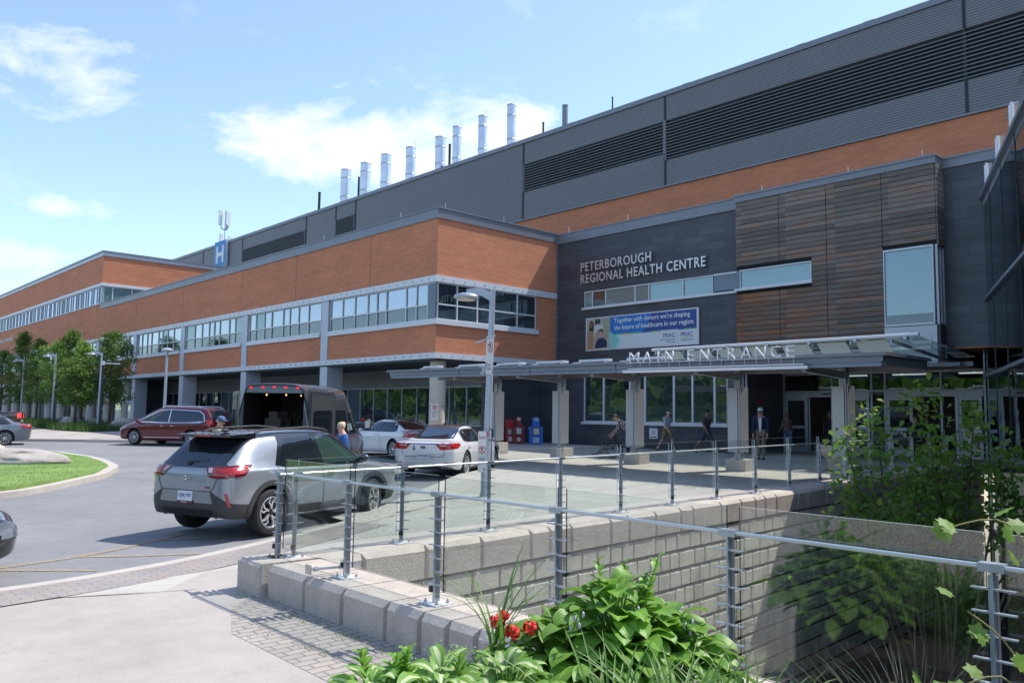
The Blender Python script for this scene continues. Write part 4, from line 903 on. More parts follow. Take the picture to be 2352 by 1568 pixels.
# positions along Y of each letter centre
LY = [('M', 14.56), ('A', 14.10), ('I', 13.72), ('N', 13.35), ('E', 12.66), ('N', 12.23), ('T', 11.83), ('R', 11.42), ('A', 11.01), ('N', 10.61), ('C', 10.20), ('E', 9.82)]
wl = {'M': .34, 'A': .30, 'I': .045, 'N': .27, 'E': .20, 'T': .24, 'R': .22, 'C': .27}
for s, y in LY:
    put(text_mesh('letter', s, wl[s], .285, .03, white_paint, None, wallM(18.20, y+wl[s]/2, zc(y)+.25), -.01), me_)
b = MB()
for y in [14.7-.33*i for i in range(16)]: b.bar((18.215, y, zc(y)+.05), (18.215, y, zc(y)+.26), .012, .012)
b.bar((18.3, 14.9, zc(14.9)+.07), (18.3, 9.7, zc(9.7)+.07), .03, .02); b.bar((18.215, 14.9, zc(14.9)+.235), (18.215, 9.7, zc(9.7)+.235), .02, .02)
put(b.build('letter_rail', metal_light), me_)
b = MB(); b.bar((18.26, 15.0, zc(15)+.0), (18.26, 9.4, zc(9.4)+.0), .10, .07); b.bar((18.24, 14.8, zc(15)+.07), (18.24, 9.5, zc(9.4)+.075), .05, .03); put(b.build('light_trough', white_paint), me_)
# ------------------------------------------------------------------ glass canopy over the doors
gc = thing('glass_canopy', 'sloping glass canopy with a white front tube projecting below the timber box', 'canopy', (25, 14, 4))
za, zb_ = 3.98, 3.66
b = MB(); b.add([(23.9, 18.7, za), (23.9, 8.95, za), (28.3, 8.95, zb_), (28.3, 18.7, zb_)], [(0, 1, 2, 3)]); put(b.build('glass_roof', cglass), gc)
b = MB(); b.tube([(23.9, 18.3, za+.06), (23.9, 9.0, za+.06)], .055, 10); put(b.build('front_tube', white_paint, None, True), gc)
frost = pm('frosted_glass', (.66, .74, .70), .35)
y = 18.2
while y > 9.2:
    b = MB(); b.bar((23.95, y, za-.06), (28.35, y, zb_-.10), .04, .10); put(b.build('canopy_beam', galv), gc)
    if y > 10.2:
        b = MB(); b.add([(24.05, y-.10, za-.02), (24.05, y-1.02, za-.02), (24.35, y-1.10, za-.40), (24.35, y-.18, za-.40)], [(0, 1, 2, 3)]); put(b.build('frosted_panel', frost), gc)
    y -= 1.2
b = MB(); b.bar((25.4, 18.2, za-.19), (25.4, 9.2, za-.19), .06, .09); put(b.build('cross_beam', galv), gc)
b = MB(); y = 18.0
while y > 9.1: b.box(23.82, y-.05, za-.06, 23.98, y+.05, za+.03); y -= 1.44
put(b.build('glass_clamp', galv), gc)
b = MB()
for yy in (16.6, 14.4, 12.6, 10.9): b.box(24.6, yy-.07, za-.52, 24.75, yy+.07, za-.15)
put(b.build('spot_lamp', white_paint), gc)
b = MB(); b.box(25.0, 16.8, 3.2, 25.3, 16.95, 3.8); b.box(27.6, 9.2, 3.35, 28.35, 10.9, 3.47); b.bar((28.3, 12.0, 3.42), (27.9, 8.9, 3.42), .12, .14); put(b.build('canopy_bracket', metal_trim), gc)

# ------------------------------------------------------------------ glass tower at the right
E0 = Vector((29.95, 9.2, 0)); gd = Vector((-.921, -.390, 0)).normalized(); gn = Vector((-gd.y, gd.x, 0))    # gn points away from the plaza
if gn.y > 0: gn = -gn
gt = thing('glass_tower', 'tall dark glass curtain wall with sloping mullion lines at the right edge', 'building', tuple(E0))
Lg = 10.6
def gp(t, z, o=0): p = E0+gd*t+gn*o; return (p.x, p.y, z)
b = MB(); b.add([gp(0, -3.9), gp(Lg, -3.9), gp(Lg, 8.85), gp(0, 8.85)], [(0, 1, 2, 3)]); put(b.build('curtain_glass', curtain), gt)
b = MB()
for i in range(4):
    t0, t1 = i*2.65+.05, (i+1)*2.65-.05
    b.add([gp(t0, 8.95, -.02), gp(t1, 8.95, -.02), gp(t1, 9.75, -.02), gp(t0, 9.75, -.02)], [(0, 1, 2, 3)])
put(b.build('parapet_glass', rail_glass), gt)
b = MB(); b.bar(gp(-.1, 8.88, -.06), gp(Lg+6, 8.88, -.06), .12, .12)
for z in (5.55, 3.1, .62, -1.9): b.bar(gp(-.05, z, -.05), gp(Lg+6, z, -.05), .10, .09)
put(b.build('mullion', pm('mullion_metal', (.30, .33, .38), .4, .5)), gt)
b = MB(); b.bar(gp(0, -3.9, -.03), gp(0, 8.85, -.03), .05, .08, up=(1, 0, 0))
b.bar(gp(Lg, -3.9, -.03), gp(Lg, 9.4, -.03), .05, .08, up=(1, 0, 0))
put(b.build('edge_mullion', pm('edge_mullion', (.22, .28, .30), .3, .3)), gt)
for i in range(1, 4): b = MB(); b.bar(gp(i*2.65, -3.9, -.008), gp(i*2.65, 8.85, -.008), .02, .02, up=(1, 0, 0)); put(b.build('glass_joint', black_m), gt)
b = MB()
for i in range(5):
    for s in (-.12, .12): b.bar(gp(i*2.65+s+.15, 8.9, -.07), gp(i*2.65+s+.15, 9.5, -.07), .07, .1, up=(1, 0, 0))
put(b.build('glass_clamp', white_trim), gt)
b = MB(); vs = [gp(-.0, z, o) for z in (-4, 8.8) for o in (1.6,)]+[gp(Lg+14, z, 1.6) for z in (-4, 8.8)]
b.add([gp(.3, -4, 1.6), gp(Lg+14, -4, 1.6), gp(Lg+14, -4, 14), gp(.3, -4, 14), gp(.3, 8.8, 1.6), gp(Lg+14, 8.8, 1.6), gp(Lg+14, 8.8, 14), gp(.3, 8.8, 14)], [(0, 1, 5, 4), (1, 2, 6, 5), (2, 3, 7, 6), (3, 0, 4, 7), (4, 5, 6, 7), (3, 2, 1, 0)])
put(b.build('inner_wall', pm('tower_inside', (.03, .035, .04), .7)), gt)
b = MB(); b.add([gp(.3, 8.6, 0), gp(Lg+6, 8.6, 0), gp(Lg+6, 8.6, 1.6), gp(.3, 8.6, 1.6), gp(.3, 8.8, 0), gp(Lg+6, 8.8, 0), gp(Lg+6, 8.8, 1.6), gp(.3, 8.8, 1.6)], [(0, 1, 5, 4), (2, 3, 7, 6), (4, 5, 6, 7), (3, 2, 1, 0), (3, 0, 4, 7), (1, 2, 6, 5)]); put(b.build('roof_slab', metal_light), gt)
b = MB()
b.bar(gp(Lg+.25, 2.2, .3), gp(Lg+.25, 8.9, .3), .5, .4, up=(1, 0, 0)); b.bar(gp(Lg+.3, 8.0, .1), gp(Lg+3, 8.0, .1), .5, .14); b.bar(gp(Lg+.3, 6.7, .1), gp(Lg+3, 6.7, .1), .5, .14); b.bar(gp(Lg-.1, 9.25, .2), gp(Lg+3, 9.25, .2), .1, .2)
put(b.build('white_frame', white_trim), gt)
# ------------------------------------------------------------------ vehicles
def catm(rows, n):
    out = []; L = len(rows)
    for i in range(L-1):
        p = [rows[max(i-1, 0)], rows[i], rows[i+1], rows[min(i+2, L-1)]]
        for k in range(n):
            t = k/n
            out.append(tuple(.5*(2*b+(c-a)*t+(2*a-5*b+4*c-d)*t*t+(3*b-a-3*c+d)*t**3) for a, b, c, d in zip(*p)))
    out.append(tuple(rows[-1])); return out
def section(s):
    x, zb, w, zs, ws, zt, wr = s; h = zt-zs
    P = [(0, zb), (w*.80, zb), (w*.93, zb+.03), (w*.98, zb+.13), (w, zb+.48*(zs-zb)), (w*.992, zs-.14*(zs-zb)), (ws+(w-ws)*.55, zs-.035), (ws, zs),
         (ws+(wr-ws)*.5, zs+h*.5), (wr+.01, zs+h*.84), (wr*.86, zs+h*.955), (wr*.5, zs+h*.992), (0, zt)]
    P = catm(P, 2); return [(x, max(a, 0), b) for a, b in P]
def car_body(stations, wheels, wr_, mat, cut=None, zone=None):
    st = catm(stations, 4); b = MB(); n = None
    for s in st:
        hs = section(s); ring = hs+[(x, -y, z) for x, y, z in reversed(hs[1:-1])]; n = len(ring); b.v += ring
    for i in range(len(st)-1):
        for k in range(n): a = i*n+k; c = i*n+(k+1) % n; b.f.append((a, c, c+n, a+n)); b.m.append(zone(.5*(st[i][0]+st[i+1][0]), min(k, n-1-k)) if zone else 0)
    b.f.append(tuple(reversed(range(n)))); b.m.append(0); b.f.append(tuple((len(st)-1)*n+k for k in range(n))); b.m.append(0)
    MT = [mat, black_m]+([plastic, blk_p] if zone else []); raw = b.build('body', MT)
    bm = bmesh.new(); bm.from_mesh(raw.data); bmesh.ops.remove_doubles(bm, verts=bm.verts, dist=1e-4); bmesh.ops.recalc_face_normals(bm, faces=bm.faces)
    bvh = BVHTree.FromBMesh(bm); bm.to_mesh(raw.data); bm.free()
    c = MB()
    for x in wheels:
        for s in (-1, 1):
            o = len(c.v); M = Matrix(((1, 0, 0, x), (0, 0, 1, s*.78), (0, -1, 0, wr_+.01), (0, 0, 0, 1)))
            c.lathe([(wr_+.055, -.20), (wr_+.055, .4)], 40, 1, M, close=True)
    if cut: c.box(*cut, 1)
    cu = c.build('cutter', MT); bm = bmesh.new(); bm.from_mesh(cu.data); bmesh.ops.recalc_face_normals(bm, faces=bm.faces); bm.to_mesh(cu.data); bm.free()
    m = raw.modifiers.new('b', 'BOOLEAN'); m.operation = 'DIFFERENCE'; m.object = cu; m.solver = 'EXACT'
    dg = bpy.context.evaluated_depsgraph_get(); me = bpy.data.meshes.new_from_object(raw.evaluated_get(dg))
    bpy.data.objects.remove(raw); bpy.data.objects.remove(cu)
    me.polygons.foreach_set('use_smooth', [True]*len(me.polygons)); me.set_sharp_from_angle(angle=R(38)); me.name = 'body'
    return me, bvh
class Car:
    def __init__(s, name, label, cat, stations, wheels, wr_, mat, loc, head, cut=None, group=None, zone=None):
        s.root = thing(name, label, cat, (loc[0], loc[1], g(*loc)+.004 if len(loc) == 2 else loc[2]), R(head), group)
        me, s.bvh = car_body(stations, wheels, wr_, mat, cut, zone); s.body = link('body', me, s.root); s.wr = wr_
    def hit(s, p2, axis, sg):
        if axis == 'side': o = Vector((p2[0], sg*3, p2[1])); d = Vector((0, -sg, 0))
        elif axis == 'rear': o = Vector((-6, p2[0], p2[1])); d = Vector((1, 0, 0))
        elif axis == 'front': o = Vector((6, p2[0], p2[1])); d = Vector((-1, 0, 0))
        else: o = Vector((p2[0], p2[1], 5)); d = Vector((0, 0, -1))
        h = s.bvh.ray_cast(o, d)
        if h[0] is None:
            q = o+d*(2.1 if axis == 'side' else 3.7 if axis != 'top' else 3.6); h = s.bvh.find_nearest(q)
        nn = h[1]
        if nn.dot(d) > 0: nn = -nn
        return h[0], nn
    def decal(s, name, poly, axis, mat, off=.005, sg=-1, grid=.09, parent=None, both=False):
        if both:
            return [s.decal(name, poly, axis, mat, off, q, grid, parent) for q in (-1, 1)] if axis == 'side' else [s.decal(name, poly, axis, mat, off, sg, grid, parent), s.decal(name, [(-a, c) for a, c in poly], axis, mat, off, sg, grid, parent)]
        P = []; n = len(poly)
        for i in range(n):
            a = Vector(poly[i]); c = Vector(poly[(i+1) % n]); k = max(1, int((c-a).length/grid))
            for j in range(k): P.append(a.lerp(c, j/k))
        vs = [Vector(p) for p in P]; es = [(i, (i+1) % len(P)) for i in range(len(P))]
        x0 = min(p.x for p in P); x1 = max(p.x for p in P); y0 = min(p.y for p in P); y1 = max(p.y for p in P)
        x = x0+grid*.5
        while x < x1:
            y = y0+grid*.5
            while y < y1:
                if inpoly(x, y, P) and min((Vector((x, y))-p).length for p in P) > grid*.35: vs.append(Vector((x, y)))
                y += grid
            x += grid
        r = delaunay_2d_cdt(vs, es, [], 0, 1e-4); b = MB()
        for p in r[0]: h, nn = s.hit(p, axis, sg); b.v.append(tuple(h+nn*off))
        for f in r[2]:
            cx = sum(r[0][i].x for i in f)/len(f); cy = sum(r[0][i].y for i in f)/len(f)
            if inpoly(cx, cy, P): b.f.append(tuple(f)); b.m.append(0)
        return b.build(name, mat, parent or s.root, 'all')
    def seam(s, pts, axis='side', w=.006, mat=None, both=True, name='door_seam', off=.004):
        for sg in ((-1, 1) if both and axis == 'side' else (-1,)):
            b = MB(); P = []
            for a, c in zip(pts, pts[1:]):
                a = Vector(a); c = Vector(c); k = max(1, int((c-a).length/.06))
                for j in range(k): P.append(a.lerp(c, j/k))
            P.append(Vector(pts[-1])); rows = []
            for i, p in enumerate(P):
                d = (P[min(i+1, len(P)-1)]-P[max(i-1, 0)]).normalized(); q = Vector((-d.y, d.x))*w
                rows.append([tuple(h+nn*off) for h, nn in (s.hit(p-q, axis, sg), s.hit(p+q, axis, sg))])
            for r0, r1 in zip(rows, rows[1:]): b.quad(r0[0], r1[0], r1[1], r0[1])
            b.build(name, mat or black_m, s.root, 'all')
    def wheels(s, xs, yc, r, width, style, tyre, rim, rimdark, rimr, steer=0):
        proto = None
        for x in xs:
            for sg in (-1, 1):
                if proto is None: w = proto = make_wheel(r, width, style, tyre, rim, rimdark, rimr); w.parent = s.root
                else: w = dup(proto, s.root)
                w.location = (x, sg*yc, r-.003); w.rotation_euler = (0, 0, (0 if sg < 0 else PI)+(steer if x > 0 else 0))
def make_wheel(r, width, style, tyre, rim, rimdark, rr):
    w = link('wheel', None); M = Matrix(((1, 0, 0, 0), (0, 0, -1, 0), (0, 1, 0, 0), (0, 0, 0, 1)))   # local z -> -y (outside)
    h = width/2; b = MB(); b.lathe([(rr-.005, -h+.02), (rr+.02, -h), (r-.03, -h), (r-.008, -h+.03), (r, -h+.06), (r, h-.06), (r-.008, h-.03), (r-.03, h), (rr+.025, h+.004), (rr, h-.012)], 48, 0, M); b.build('tyre', tyre, w, True)
    b = MB(); b.lathe([(rr+.004, h-.012), (rr-.012, h-.005), (rr-.02, h-.03), (rr-.03, -h+.03)], 40, 0, M); b.lathe([(rr-.015, -.03), (.0, -.03)], 24, 1, M)
    b.lathe([(.0, h-.028), (.035, h-.028), (.06, h-.04), (.07, h-.07)], 16, 1 if style == 'swirl' else 0, M)
    z0, z1 = h-.06, h-.024
    n = {'swirl': 5, 'ten': 10, 'five': 5, 'split': 7}[style]
    for k in range(n):
        a = 2*PI*k/n
        def pol(rd, da): return (rd*math.cos(a+da), rd*math.sin(a+da))
        if style == 'swirl':
            outer = [(.05, .0), (.10, .10), (.16, .12), (.20, -.02), (rr-.02, -.10)]; P = []
            for q in (0, .62):
                L1 = [pol(rd, da+q*(.35 if rd < .12 else 1)*.75) for rd, da in outer]; ww = .011
                pts = [Vector(p) for p in L1]; le, ri = [], []
                for i, p in enumerate(pts):
                    d = (pts[min(i+1, 4)]-pts[max(i-1, 0)]).normalized(); nn = Vector((-d.y, d.x))*ww; le.append(p+nn); ri.append(p-nn)
                b.prism([tuple(v) for v in le+ri[::-1]], z0, z1, 0, M)
            b.prism([pol(.05, -.1), pol(.16, .14), pol(rr-.02, -.08), pol(rr-.02, .34), pol(.16, .5), pol(.05, .4)], z0-.02, z0+.004, 1, M)
        else:
            wi = {'ten': .10, 'five': .30, 'split': .16}[style]
            b.prism([pol(.05, -wi*1.3), pol(rr-.012, -wi*.55), pol(rr-.012, wi*.55), pol(.05, wi*1.3)], z0, z1, 0, M)
            if style != 'ten': b.prism([pol(.11, -wi*.35), pol(rr-.03, -wi*.15), pol(rr-.03, wi*.15), pol(.11, wi*.35)], z1, z1+.002, 1, M)
    b.build('rim', [rim, rimdark], w, True)
    return w
def paint(name, col, metal=.0, rough=.3):
    m = pm(name, col, rough, metal, coat=1.0); return m
tyre_m = pm('tyre', (.022, .022, .024), .8); rim_m = pm('alloy', (.66, .67, .68), .35, .55); rimdark_m = pm('rim_black', (.015, .015, .017), .35)
cglass_m = glassmat('car_glass', (.10, .13, .14), (.75, .85, 1), .06); cglass_o = glassmat('vehicle_glass', (1, 1, 1), (.78, .88, 1), .10, back=(.012, .015, .018))
tail_m = pm('tail_red', (.42, .012, .012), .15, coat=1); tail_d = pm('tail_dark', (.12, .004, .006), .15, coat=1); tail_c = pm('tail_clear', (.55, .42, .42), .15, coat=1); chrome = pm('chrome', (.75, .75, .77), .12, 1)
plastic = pm('grey_plastic', (.045, .047, .05), .55); plate_w = pm('plate_white', (.68, .70, .74), .4); plate_b = pm('plate_blue', (.06, .10, .35), .4); seat_m = pm('seat', (.10, .09, .085), .8)
def ell(cx, cz, rx, rz, a0, a1, n): return [(cx+rx*math.cos(a0+(a1-a0)*k/n), cz+rz*math.sin(a0+(a1-a0)*k/n)) for k in range(n+1)]
def plate(car, x, z, txt, w=.31, h=.155, dealer=False):
    x = min(car.hit((q, z), 'rear', -1)[0].x for q in (-.12, 0, .12))-.006
    p = MB(); p.box(x-.012, -w/2, z-h/2, x, w/2, z+h/2); pl = p.build('licence_plate', plate_w, car.root)
    text_mesh('plate_text', txt, w*.84, h*.42, .003, plate_b, pl, frameM((x-.012, w*.42, z-h*.18), (0, -1, 0), (0, 0, 1)), .01)
    if dealer: q = MB(); q.box(x-.016, -w/2-.005, z-h/2-.035, x, w/2+.005, z-h/2+.005); q.build('plate_frame', pm('plate_frame', (.12, .02, .03), .5), car.root); text_mesh('plate_text', 'CURRY', w*.45, .02, .002, white_paint, pl, frameM((x-.017, w*.25, z-h/2-.026), (0, -1, 0), (0, 0, 1)))
# --- silver SUV
suv_p = paint('silver_paint', (.30, .325, .36), .42, .33); blk_p = paint('black_paint', (.012, .014, .02), .0, .15)
S = [(-2.215, .60, .50, .92, .50, .97, .42), (-2.19, .44, .70, .99, .68, 1.03, .58), (-2.12, .34, .82, 1.03, .78, 1.09, .62), (-2.02, .31, .875, 1.05, .82, 1.17, .64), (-1.88, .29, .90, 1.06, .84, 1.31, .64), (-1.70, .28, .905, 1.06, .855, 1.47, .63), (-1.52, .27, .905, 1.06, .855, 1.56, .63), (-1.3, .26, .905, 1.06, .86, 1.60, .62), (-.7, .24, .90, 1.04, .86, 1.635, .62), (0, .24, .90, 1.03, .86, 1.635, .61), (.45, .24, .90, 1.02, .86, 1.58, .61), (.8, .24, .90, 1.02, .86, 1.40, .61), (1.12, .24, .90, 1.02, .85, 1.17, .64), (1.35, .25, .90, 1.01, .83, 1.08, .62), (1.7, .27, .89, .98, .80, 1.03, .60), (2.0, .30, .86, .92, .74, .98, .55), (2.14, .34, .80, .84, .66, .90, .48), (2.2, .42, .66, .72, .54, .78, .40)]
def suvzone(x, k):
    if k < 7 and (x < -1.6 or x > 1.75): return 2
    if k >= 18 and -1.98 < x < .62: return 3
    if k >= 14 and -.98 < x < 1.0: return 3
    return 0
car = Car('suv', 'silver SUV with a black roof seen from behind, its side behind the glass railing', 'SUV', S, (-1.32, 1.32), .36, suv_p, (7.05, 13.42), 20.0, zone=suvzone)
car.decal('pillar_trim', [(-1.22, 1.08), (-1.02, 1.44), (-.85, 1.525), (-.10, 1.56), (.36, 1.53), (1.08, 1.10), (1.06, 1.02), (-.05, 1.02), (-1.0, 1.04)], 'side', blk_p, .004, both=True)
car.decal('rear_door_window', [(-1.10, 1.10), (-.93, 1.41), (-.80, 1.485), (-.18, 1.515), (-.12, 1.06), (-.95, 1.07)], 'side', cglass_o, .009, both=True)
car.decal('front_door_window', [(-.06, 1.06), (-.10, 1.515), (.34, 1.485), (.90, 1.13), (.88, 1.06)], 'side', glassmat('vehicle_green_glass', (1, 1, 1), (.7, .95, .85), .14, back=(.03, .055, .045)), .009, both=True)
car.decal('rear_window', [(-.74, 1.085), (-.66, 1.12), (-.585, 1.44), (-.4, 1.475), (.4, 1.475), (.585, 1.44), (.66, 1.12), (.74, 1.085), (.5, 1.065), (-.5, 1.065)], 'rear', cglass_o, .006)
car.decal('windscreen', [(-.62, 1.12), (-.55, 1.50), (.55, 1.50), (.62, 1.12)], 'front', cglass_o, .006)
b = MB()
for s in (-1, 1): pass
b.add([(-1.45, -.63, 1.585), (-1.45, .63, 1.585), (-1.93, .58, 1.555), (-1.93, -.58, 1.555), (-1.45, -.63, 1.50), (-1.45, .63, 1.50), (-1.93, .58, 1.52), (-1.93, -.58, 1.52)], [(0, 1, 2, 3), (7, 6, 5, 4), (0, 3, 7, 4), (1, 5, 6, 2), (2, 6, 7, 3), (0, 4, 5, 1)])
sp = b.build('spoiler', blk_p, car.root); b = MB(); b.box(-1.94, -.18, 1.527, -1.925, .18, 1.55); b.build('brake_light', tail_m, sp)
for s in (-1, 1):
    b = MB(); b.tube([(-1.40, s*.56, 1.585), (-1.22, s*.565, 1.635), (-.2, s*.575, 1.672), (.22, s*.56, 1.64), (.36, s*.55, 1.60)], .017, 8); b.build('roof_rail', plastic, car.root, True)
b = MB(); b.ball((-1.48, 0, 1.615), (.09, .045, .03), 10); b.tube([(-1.46, 0, 1.62), (-1.60, 0, 1.80)], .006, 5); b.build('aerial', plastic, car.root, True)
car.decal('tail_light', [(-.36, 1.075), (-.475, .935), (-.56, .915), (-.80, .915), (-.845, 1.0), (-.83, 1.07), (-.6, 1.085)], 'rear', tail_d, .008, both=True, grid=.05)
car.decal('tail_light', [(-2.16, 1.085), (-1.86, 1.12), (-1.70, 1.105), (-1.90, .96), (-2.16, .92)], 'side', tail_d, .010, both=True, grid=.05)
car.decal('light_lens', [(-.52, 1.055), (-.60, .945), (-.79, .945), (-.83, 1.01), (-.82, 1.055)], 'rear', tail_m, .013, both=True, grid=.05)
car.decal('light_lens', [(-2.12, 1.055), (-1.88, 1.09), (-1.76, 1.09), (-1.91, .99), (-2.12, .96)], 'side', tail_m, .014, both=True, grid=.05)
car.decal('reverse_lens', [(-.41, 1.06), (-.455, 1.0), (-.535, .995), (-.50, 1.06)], 'rear', tail_c, .013, both=True, grid=.05)
car.decal('bumper_recess', [(-.50, .36), (.50, .36), (.56, .44), (-.56, .44)], 'rear', black_m, .012)
car.decal('plate_recess', [(-.56, .54), (.56, .54), (.50, .72), (-.50, .72)], 'rear', pm('silver_dark', (.24, .26, .28), .35, .5, coat=1), .004)
car.decal('red_reflector', [(-.755, .70), (-.79, .69), (-.835, .50), (-.805, .49)], 'rear', tail_m, .014, both=True, grid=.04)
for x in (-1.32, 1.32): car.decal('arch_cladding', ell(x, .37, .50, .49, -.25, PI+.25, 18)+ell(x, .37, .408, .408, PI+.2, -.2, 16), 'side', plastic, .010, both=True, grid=.06)
car.decal('sill_cladding', [(-.86, .29), (.86, .29), (.88, .41), (-.86, .42)], 'side', plastic, .008, both=True)
car.decal('front_bumper', [(-.8, .36), (.8, .36), (.8, .62), (-.8, .62)], 'front', plastic, .007); car.decal('grille', [(-.5, .62), (.5, .62), (.55, .84), (-.55, .84)], 'front', black_m, .007); car.decal('headlight', [(-.84, .62), (-.5, .62), (-.55, .72), (-.84, .72)], 'front', tail_c, .008, both=True)
car.seam([(-.10, 1.03), (-.08, .60), (-.10, .30)]); car.seam([(-1.18, 1.06), (-1.08, .85), (-.88, .72), (-.80, .45)]); car.seam([(1.10, 1.0), (1.0, .7), (.93, .42)])
car.seam([(-.68, 1.04), (-.56, .76), (-.52, .72), (.52, .72), (.56, .76), (.68, 1.04)], 'rear'); car.seam([(-.48, 1.0), (-.40, .74)], 'rear', .003) if False else None
for x in (-.92, .12):
    car.decal('door_handle_cup', ell(x, .92, .10, .04, 0, 2*PI, 12)[:-1], 'side', plastic, .006, both=True, grid=.04)
    for s in (-1, 1): h, nn = car.hit((x, .93), 'side', s); b = MB(); b.bar(h+Vector((-.09, s*.03, 0)), h+Vector((.09, s*.03, 0)), .02, .028); b.build('door_handle', chrome, car.root)
for s in (-1, 1):
    b = MB(); b.ball((.86, s*1.0, 1.12), (.07, .12, .075), 12); b.bar((.86, s*.84, 1.06), (.86, s*.95, 1.09), .06, .04); b.build('wing_mirror', blk_p, car.root, True)
    b = MB(); M = Matrix(((0, 0, -1, -2.09), (1, 0, 0, s*.55), (0, 1, 0, .37), (0, 0, 0, 1))); b.lathe([(.048, -.1), (.062, .02), (.048, .025), (.045, -.1)], 20, 0, M); b.build('exhaust_tip', chrome, car.root, True)
b = MB(); b.bar((-2.08, .10, 1.14), (-2.03, -.26, 1.17), .03, .03); b.ball((-2.10, -.22+.3, 1.13), (.03, .06, .03), 8); b.build('rear_wiper', plastic, car.root)
b = MB(); Mx = frameM((-2.223, 0, .91), (0, -1, 0), (0, 0, 1)); b.prism([(-.085, -.014), (-.03, -.014), (-.025, -.03), (.032, -.03), (.036, -.014), (.09, -.014), (.082, .014), (.03, .014), (.025, .03), (-.032, .03), (-.036, .014), (-.078, .014)], 0, .012, 0, Mx)
b.prism([(-.068, -.008), (.072, -.008), (.066, .008), (-.062, .008)], .012, .016, 1, Mx); b.build('emblem', [chrome, black_m], car.root)
b = MB(); b.box(-2.19, .42, .765, -2.165, .66, .778); b.box(-2.19, .55, .735, -2.165, .66, .747); b.build('badge_text', black_m, car.root)
h, nn = car.hit((-.46, .77), 'rear', -1); text_mesh('badge_text', 'RS', .09, .035, .008, tail_m, car.root, frameM(h+Vector((-.006, .045, -.01)), (0, -1, 0), (0, 0, 1)))
plate(car, -2.222, .635, 'CJNL 997', dealer=True)
car.wheels((-1.32, 1.32), .80, .36, .235, 'swirl', tyre_m, rim_m, rimdark_m, .245, 0)
for w in KIDS(car.root):
    if w.name.startswith('wheel') and w.location.x > 0: w.rotation_euler[2] += R(14)
SUV = car
def sedan(name, label, mat, loc, head, L, Wd, H, wbr, wbf, wr_, style, roof=None, cat='car', quarter=False, group=None, rear_lights=True, rakes=(0, 0), pl=None, rimr=None, deck=.98):
    """saloon or coupe: stations scaled from length, width, height; axles at -wbr and wbf"""
    w = Wd/2; rb = -L/2; fb = L/2
    S = [(rb, .52, w*.58, .86, w*.5, .92, w*.42), (rb+.03, .38, w*.80, .93, w*.76, deck-.02, w*.62), (rb+.12, .28, w*.92, .95, w*.86, deck, w*.68), (rb+.35, .23, w*.98, .96, w*.90, deck+.02, w*.66), (rb+.62, .20, w, .96, w*.92, deck+.07, w*.63), (rb+.95+rakes[0], .19, w, .955, w*.93, H-.20, w*.60),
         (rb+1.35+rakes[0], .18, w, .95, w*.93, H-.055, w*.60), (rb+1.9, .18, w, .94, w*.93, H, w*.60), (rb+2.4, .18, w, .93, w*.93, H-.015, w*.60), (rb+2.85+rakes[1], .18, w, .92, w*.93, H-.12, w*.60), (rb+3.3+rakes[1], .18, w, .92, w*.92, H-.36, w*.62), (rb+3.6+rakes[1], .19, w, .90, w*.90, .99, w*.64), (fb-.8, .2, w*.99, .86, w*.86, .93, w*.60), (fb-.35, .22, w*.93, .78, w*.76, .84, w*.52), (fb-.10, .28, w*.78, .68, w*.6, .74, w*.42), (fb, .38, w*.56, .58, w*.4, .63, w*.3)]
    c = Car(name, label, cat, S, (-wbr, wbf), wr_, mat, loc, head, group=group); c.S = S; c.L = L; c.w = w; c.H = H; c.rb = rb
    x0, x1, x2 = rb+.85+rakes[0], rb+2.05, rb+3.35+rakes[1]; t = H-.11
    c.decal('window_trim', [(x0-.05, .99), (x0+.25, t-.06), (x0+.5, t), (rb+2.4, t), (rb+2.75+rakes[1], t-.10), (x2+.02, .99), (x2, .945), (x0+.1, .955)], 'side', black_m, .004, both=True)
    if quarter:
        c.decal('side_window', [(x0+.02, .99), (x0+.45, t-.03), (rb+1.95, t-.025), (rb+1.95, .97), (x0+.2, .975)], 'side', cglass_o, .008, both=True)
        c.decal('side_window', [(rb+2.0, .97), (rb+2.0, t-.025), (rb+2.4, t-.03), (rb+2.72+rakes[1], t-.12), (x2-.08, .98)], 'side', cglass_o, .008, both=True)
        c.seam([(rb+1.98, .95), (rb+1.85, .6), (rb+1.75, .22)]); c.seam([(x2+.02, .93), (x2+.0, .5), (x2-.1, .25)])
    else:
        c.decal('side_window', [(x0+.02, .99), (x0+.28, t-.10), (x0+.38, t-.05), (x0+.42, .975)], 'side', cglass_o, .008, both=True)
        c.decal('side_window', [(x0+.46, .975), (x0+.42, t-.05), (x0+.55, t-.025), (x1, t-.02), (x1, .97)], 'side', cglass_o, .008, both=True)
        c.decal('side_window', [(x1+.06, .97), (x1+.05, t-.02), (rb+2.4, t-.03), (rb+2.72+rakes[1], t-.12), (x2-.08, .98)], 'side', cglass_o, .008, both=True)
        c.seam([(x1+.02, .95), (x1+.0, .6), (x1-.02, .22)]); c.seam([(x2+.02, .93), (x2, .5), (x2-.1, .25)]); c.seam([(x0+.1, .95), (x0+.05, .7), (x0+.3, .5)])
    c.decal('rear_window', [(-w*.66, deck+.075), (-w*.56, H-.115), (-w*.3, H-.075), (w*.3, H-.075), (w*.56, H-.115), (w*.66, deck+.075), (w*.4, deck+.06), (-w*.4, deck+.06)], 'rear', cglass_o, .006)
    c.decal('windscreen', [(-w*.68, 1.0), (-w*.58, H-.10), (w*.58, H-.10), (w*.68, 1.0)], 'front', cglass_o, .006)
    if roof: c.decal('roof_panel', [(rb+1.25+rakes[0], -w*.56), (rb+1.25+rakes[0], w*.56), (rb+2.5, w*.57), (rb+2.5, -w*.57)], 'top', roof, .006)
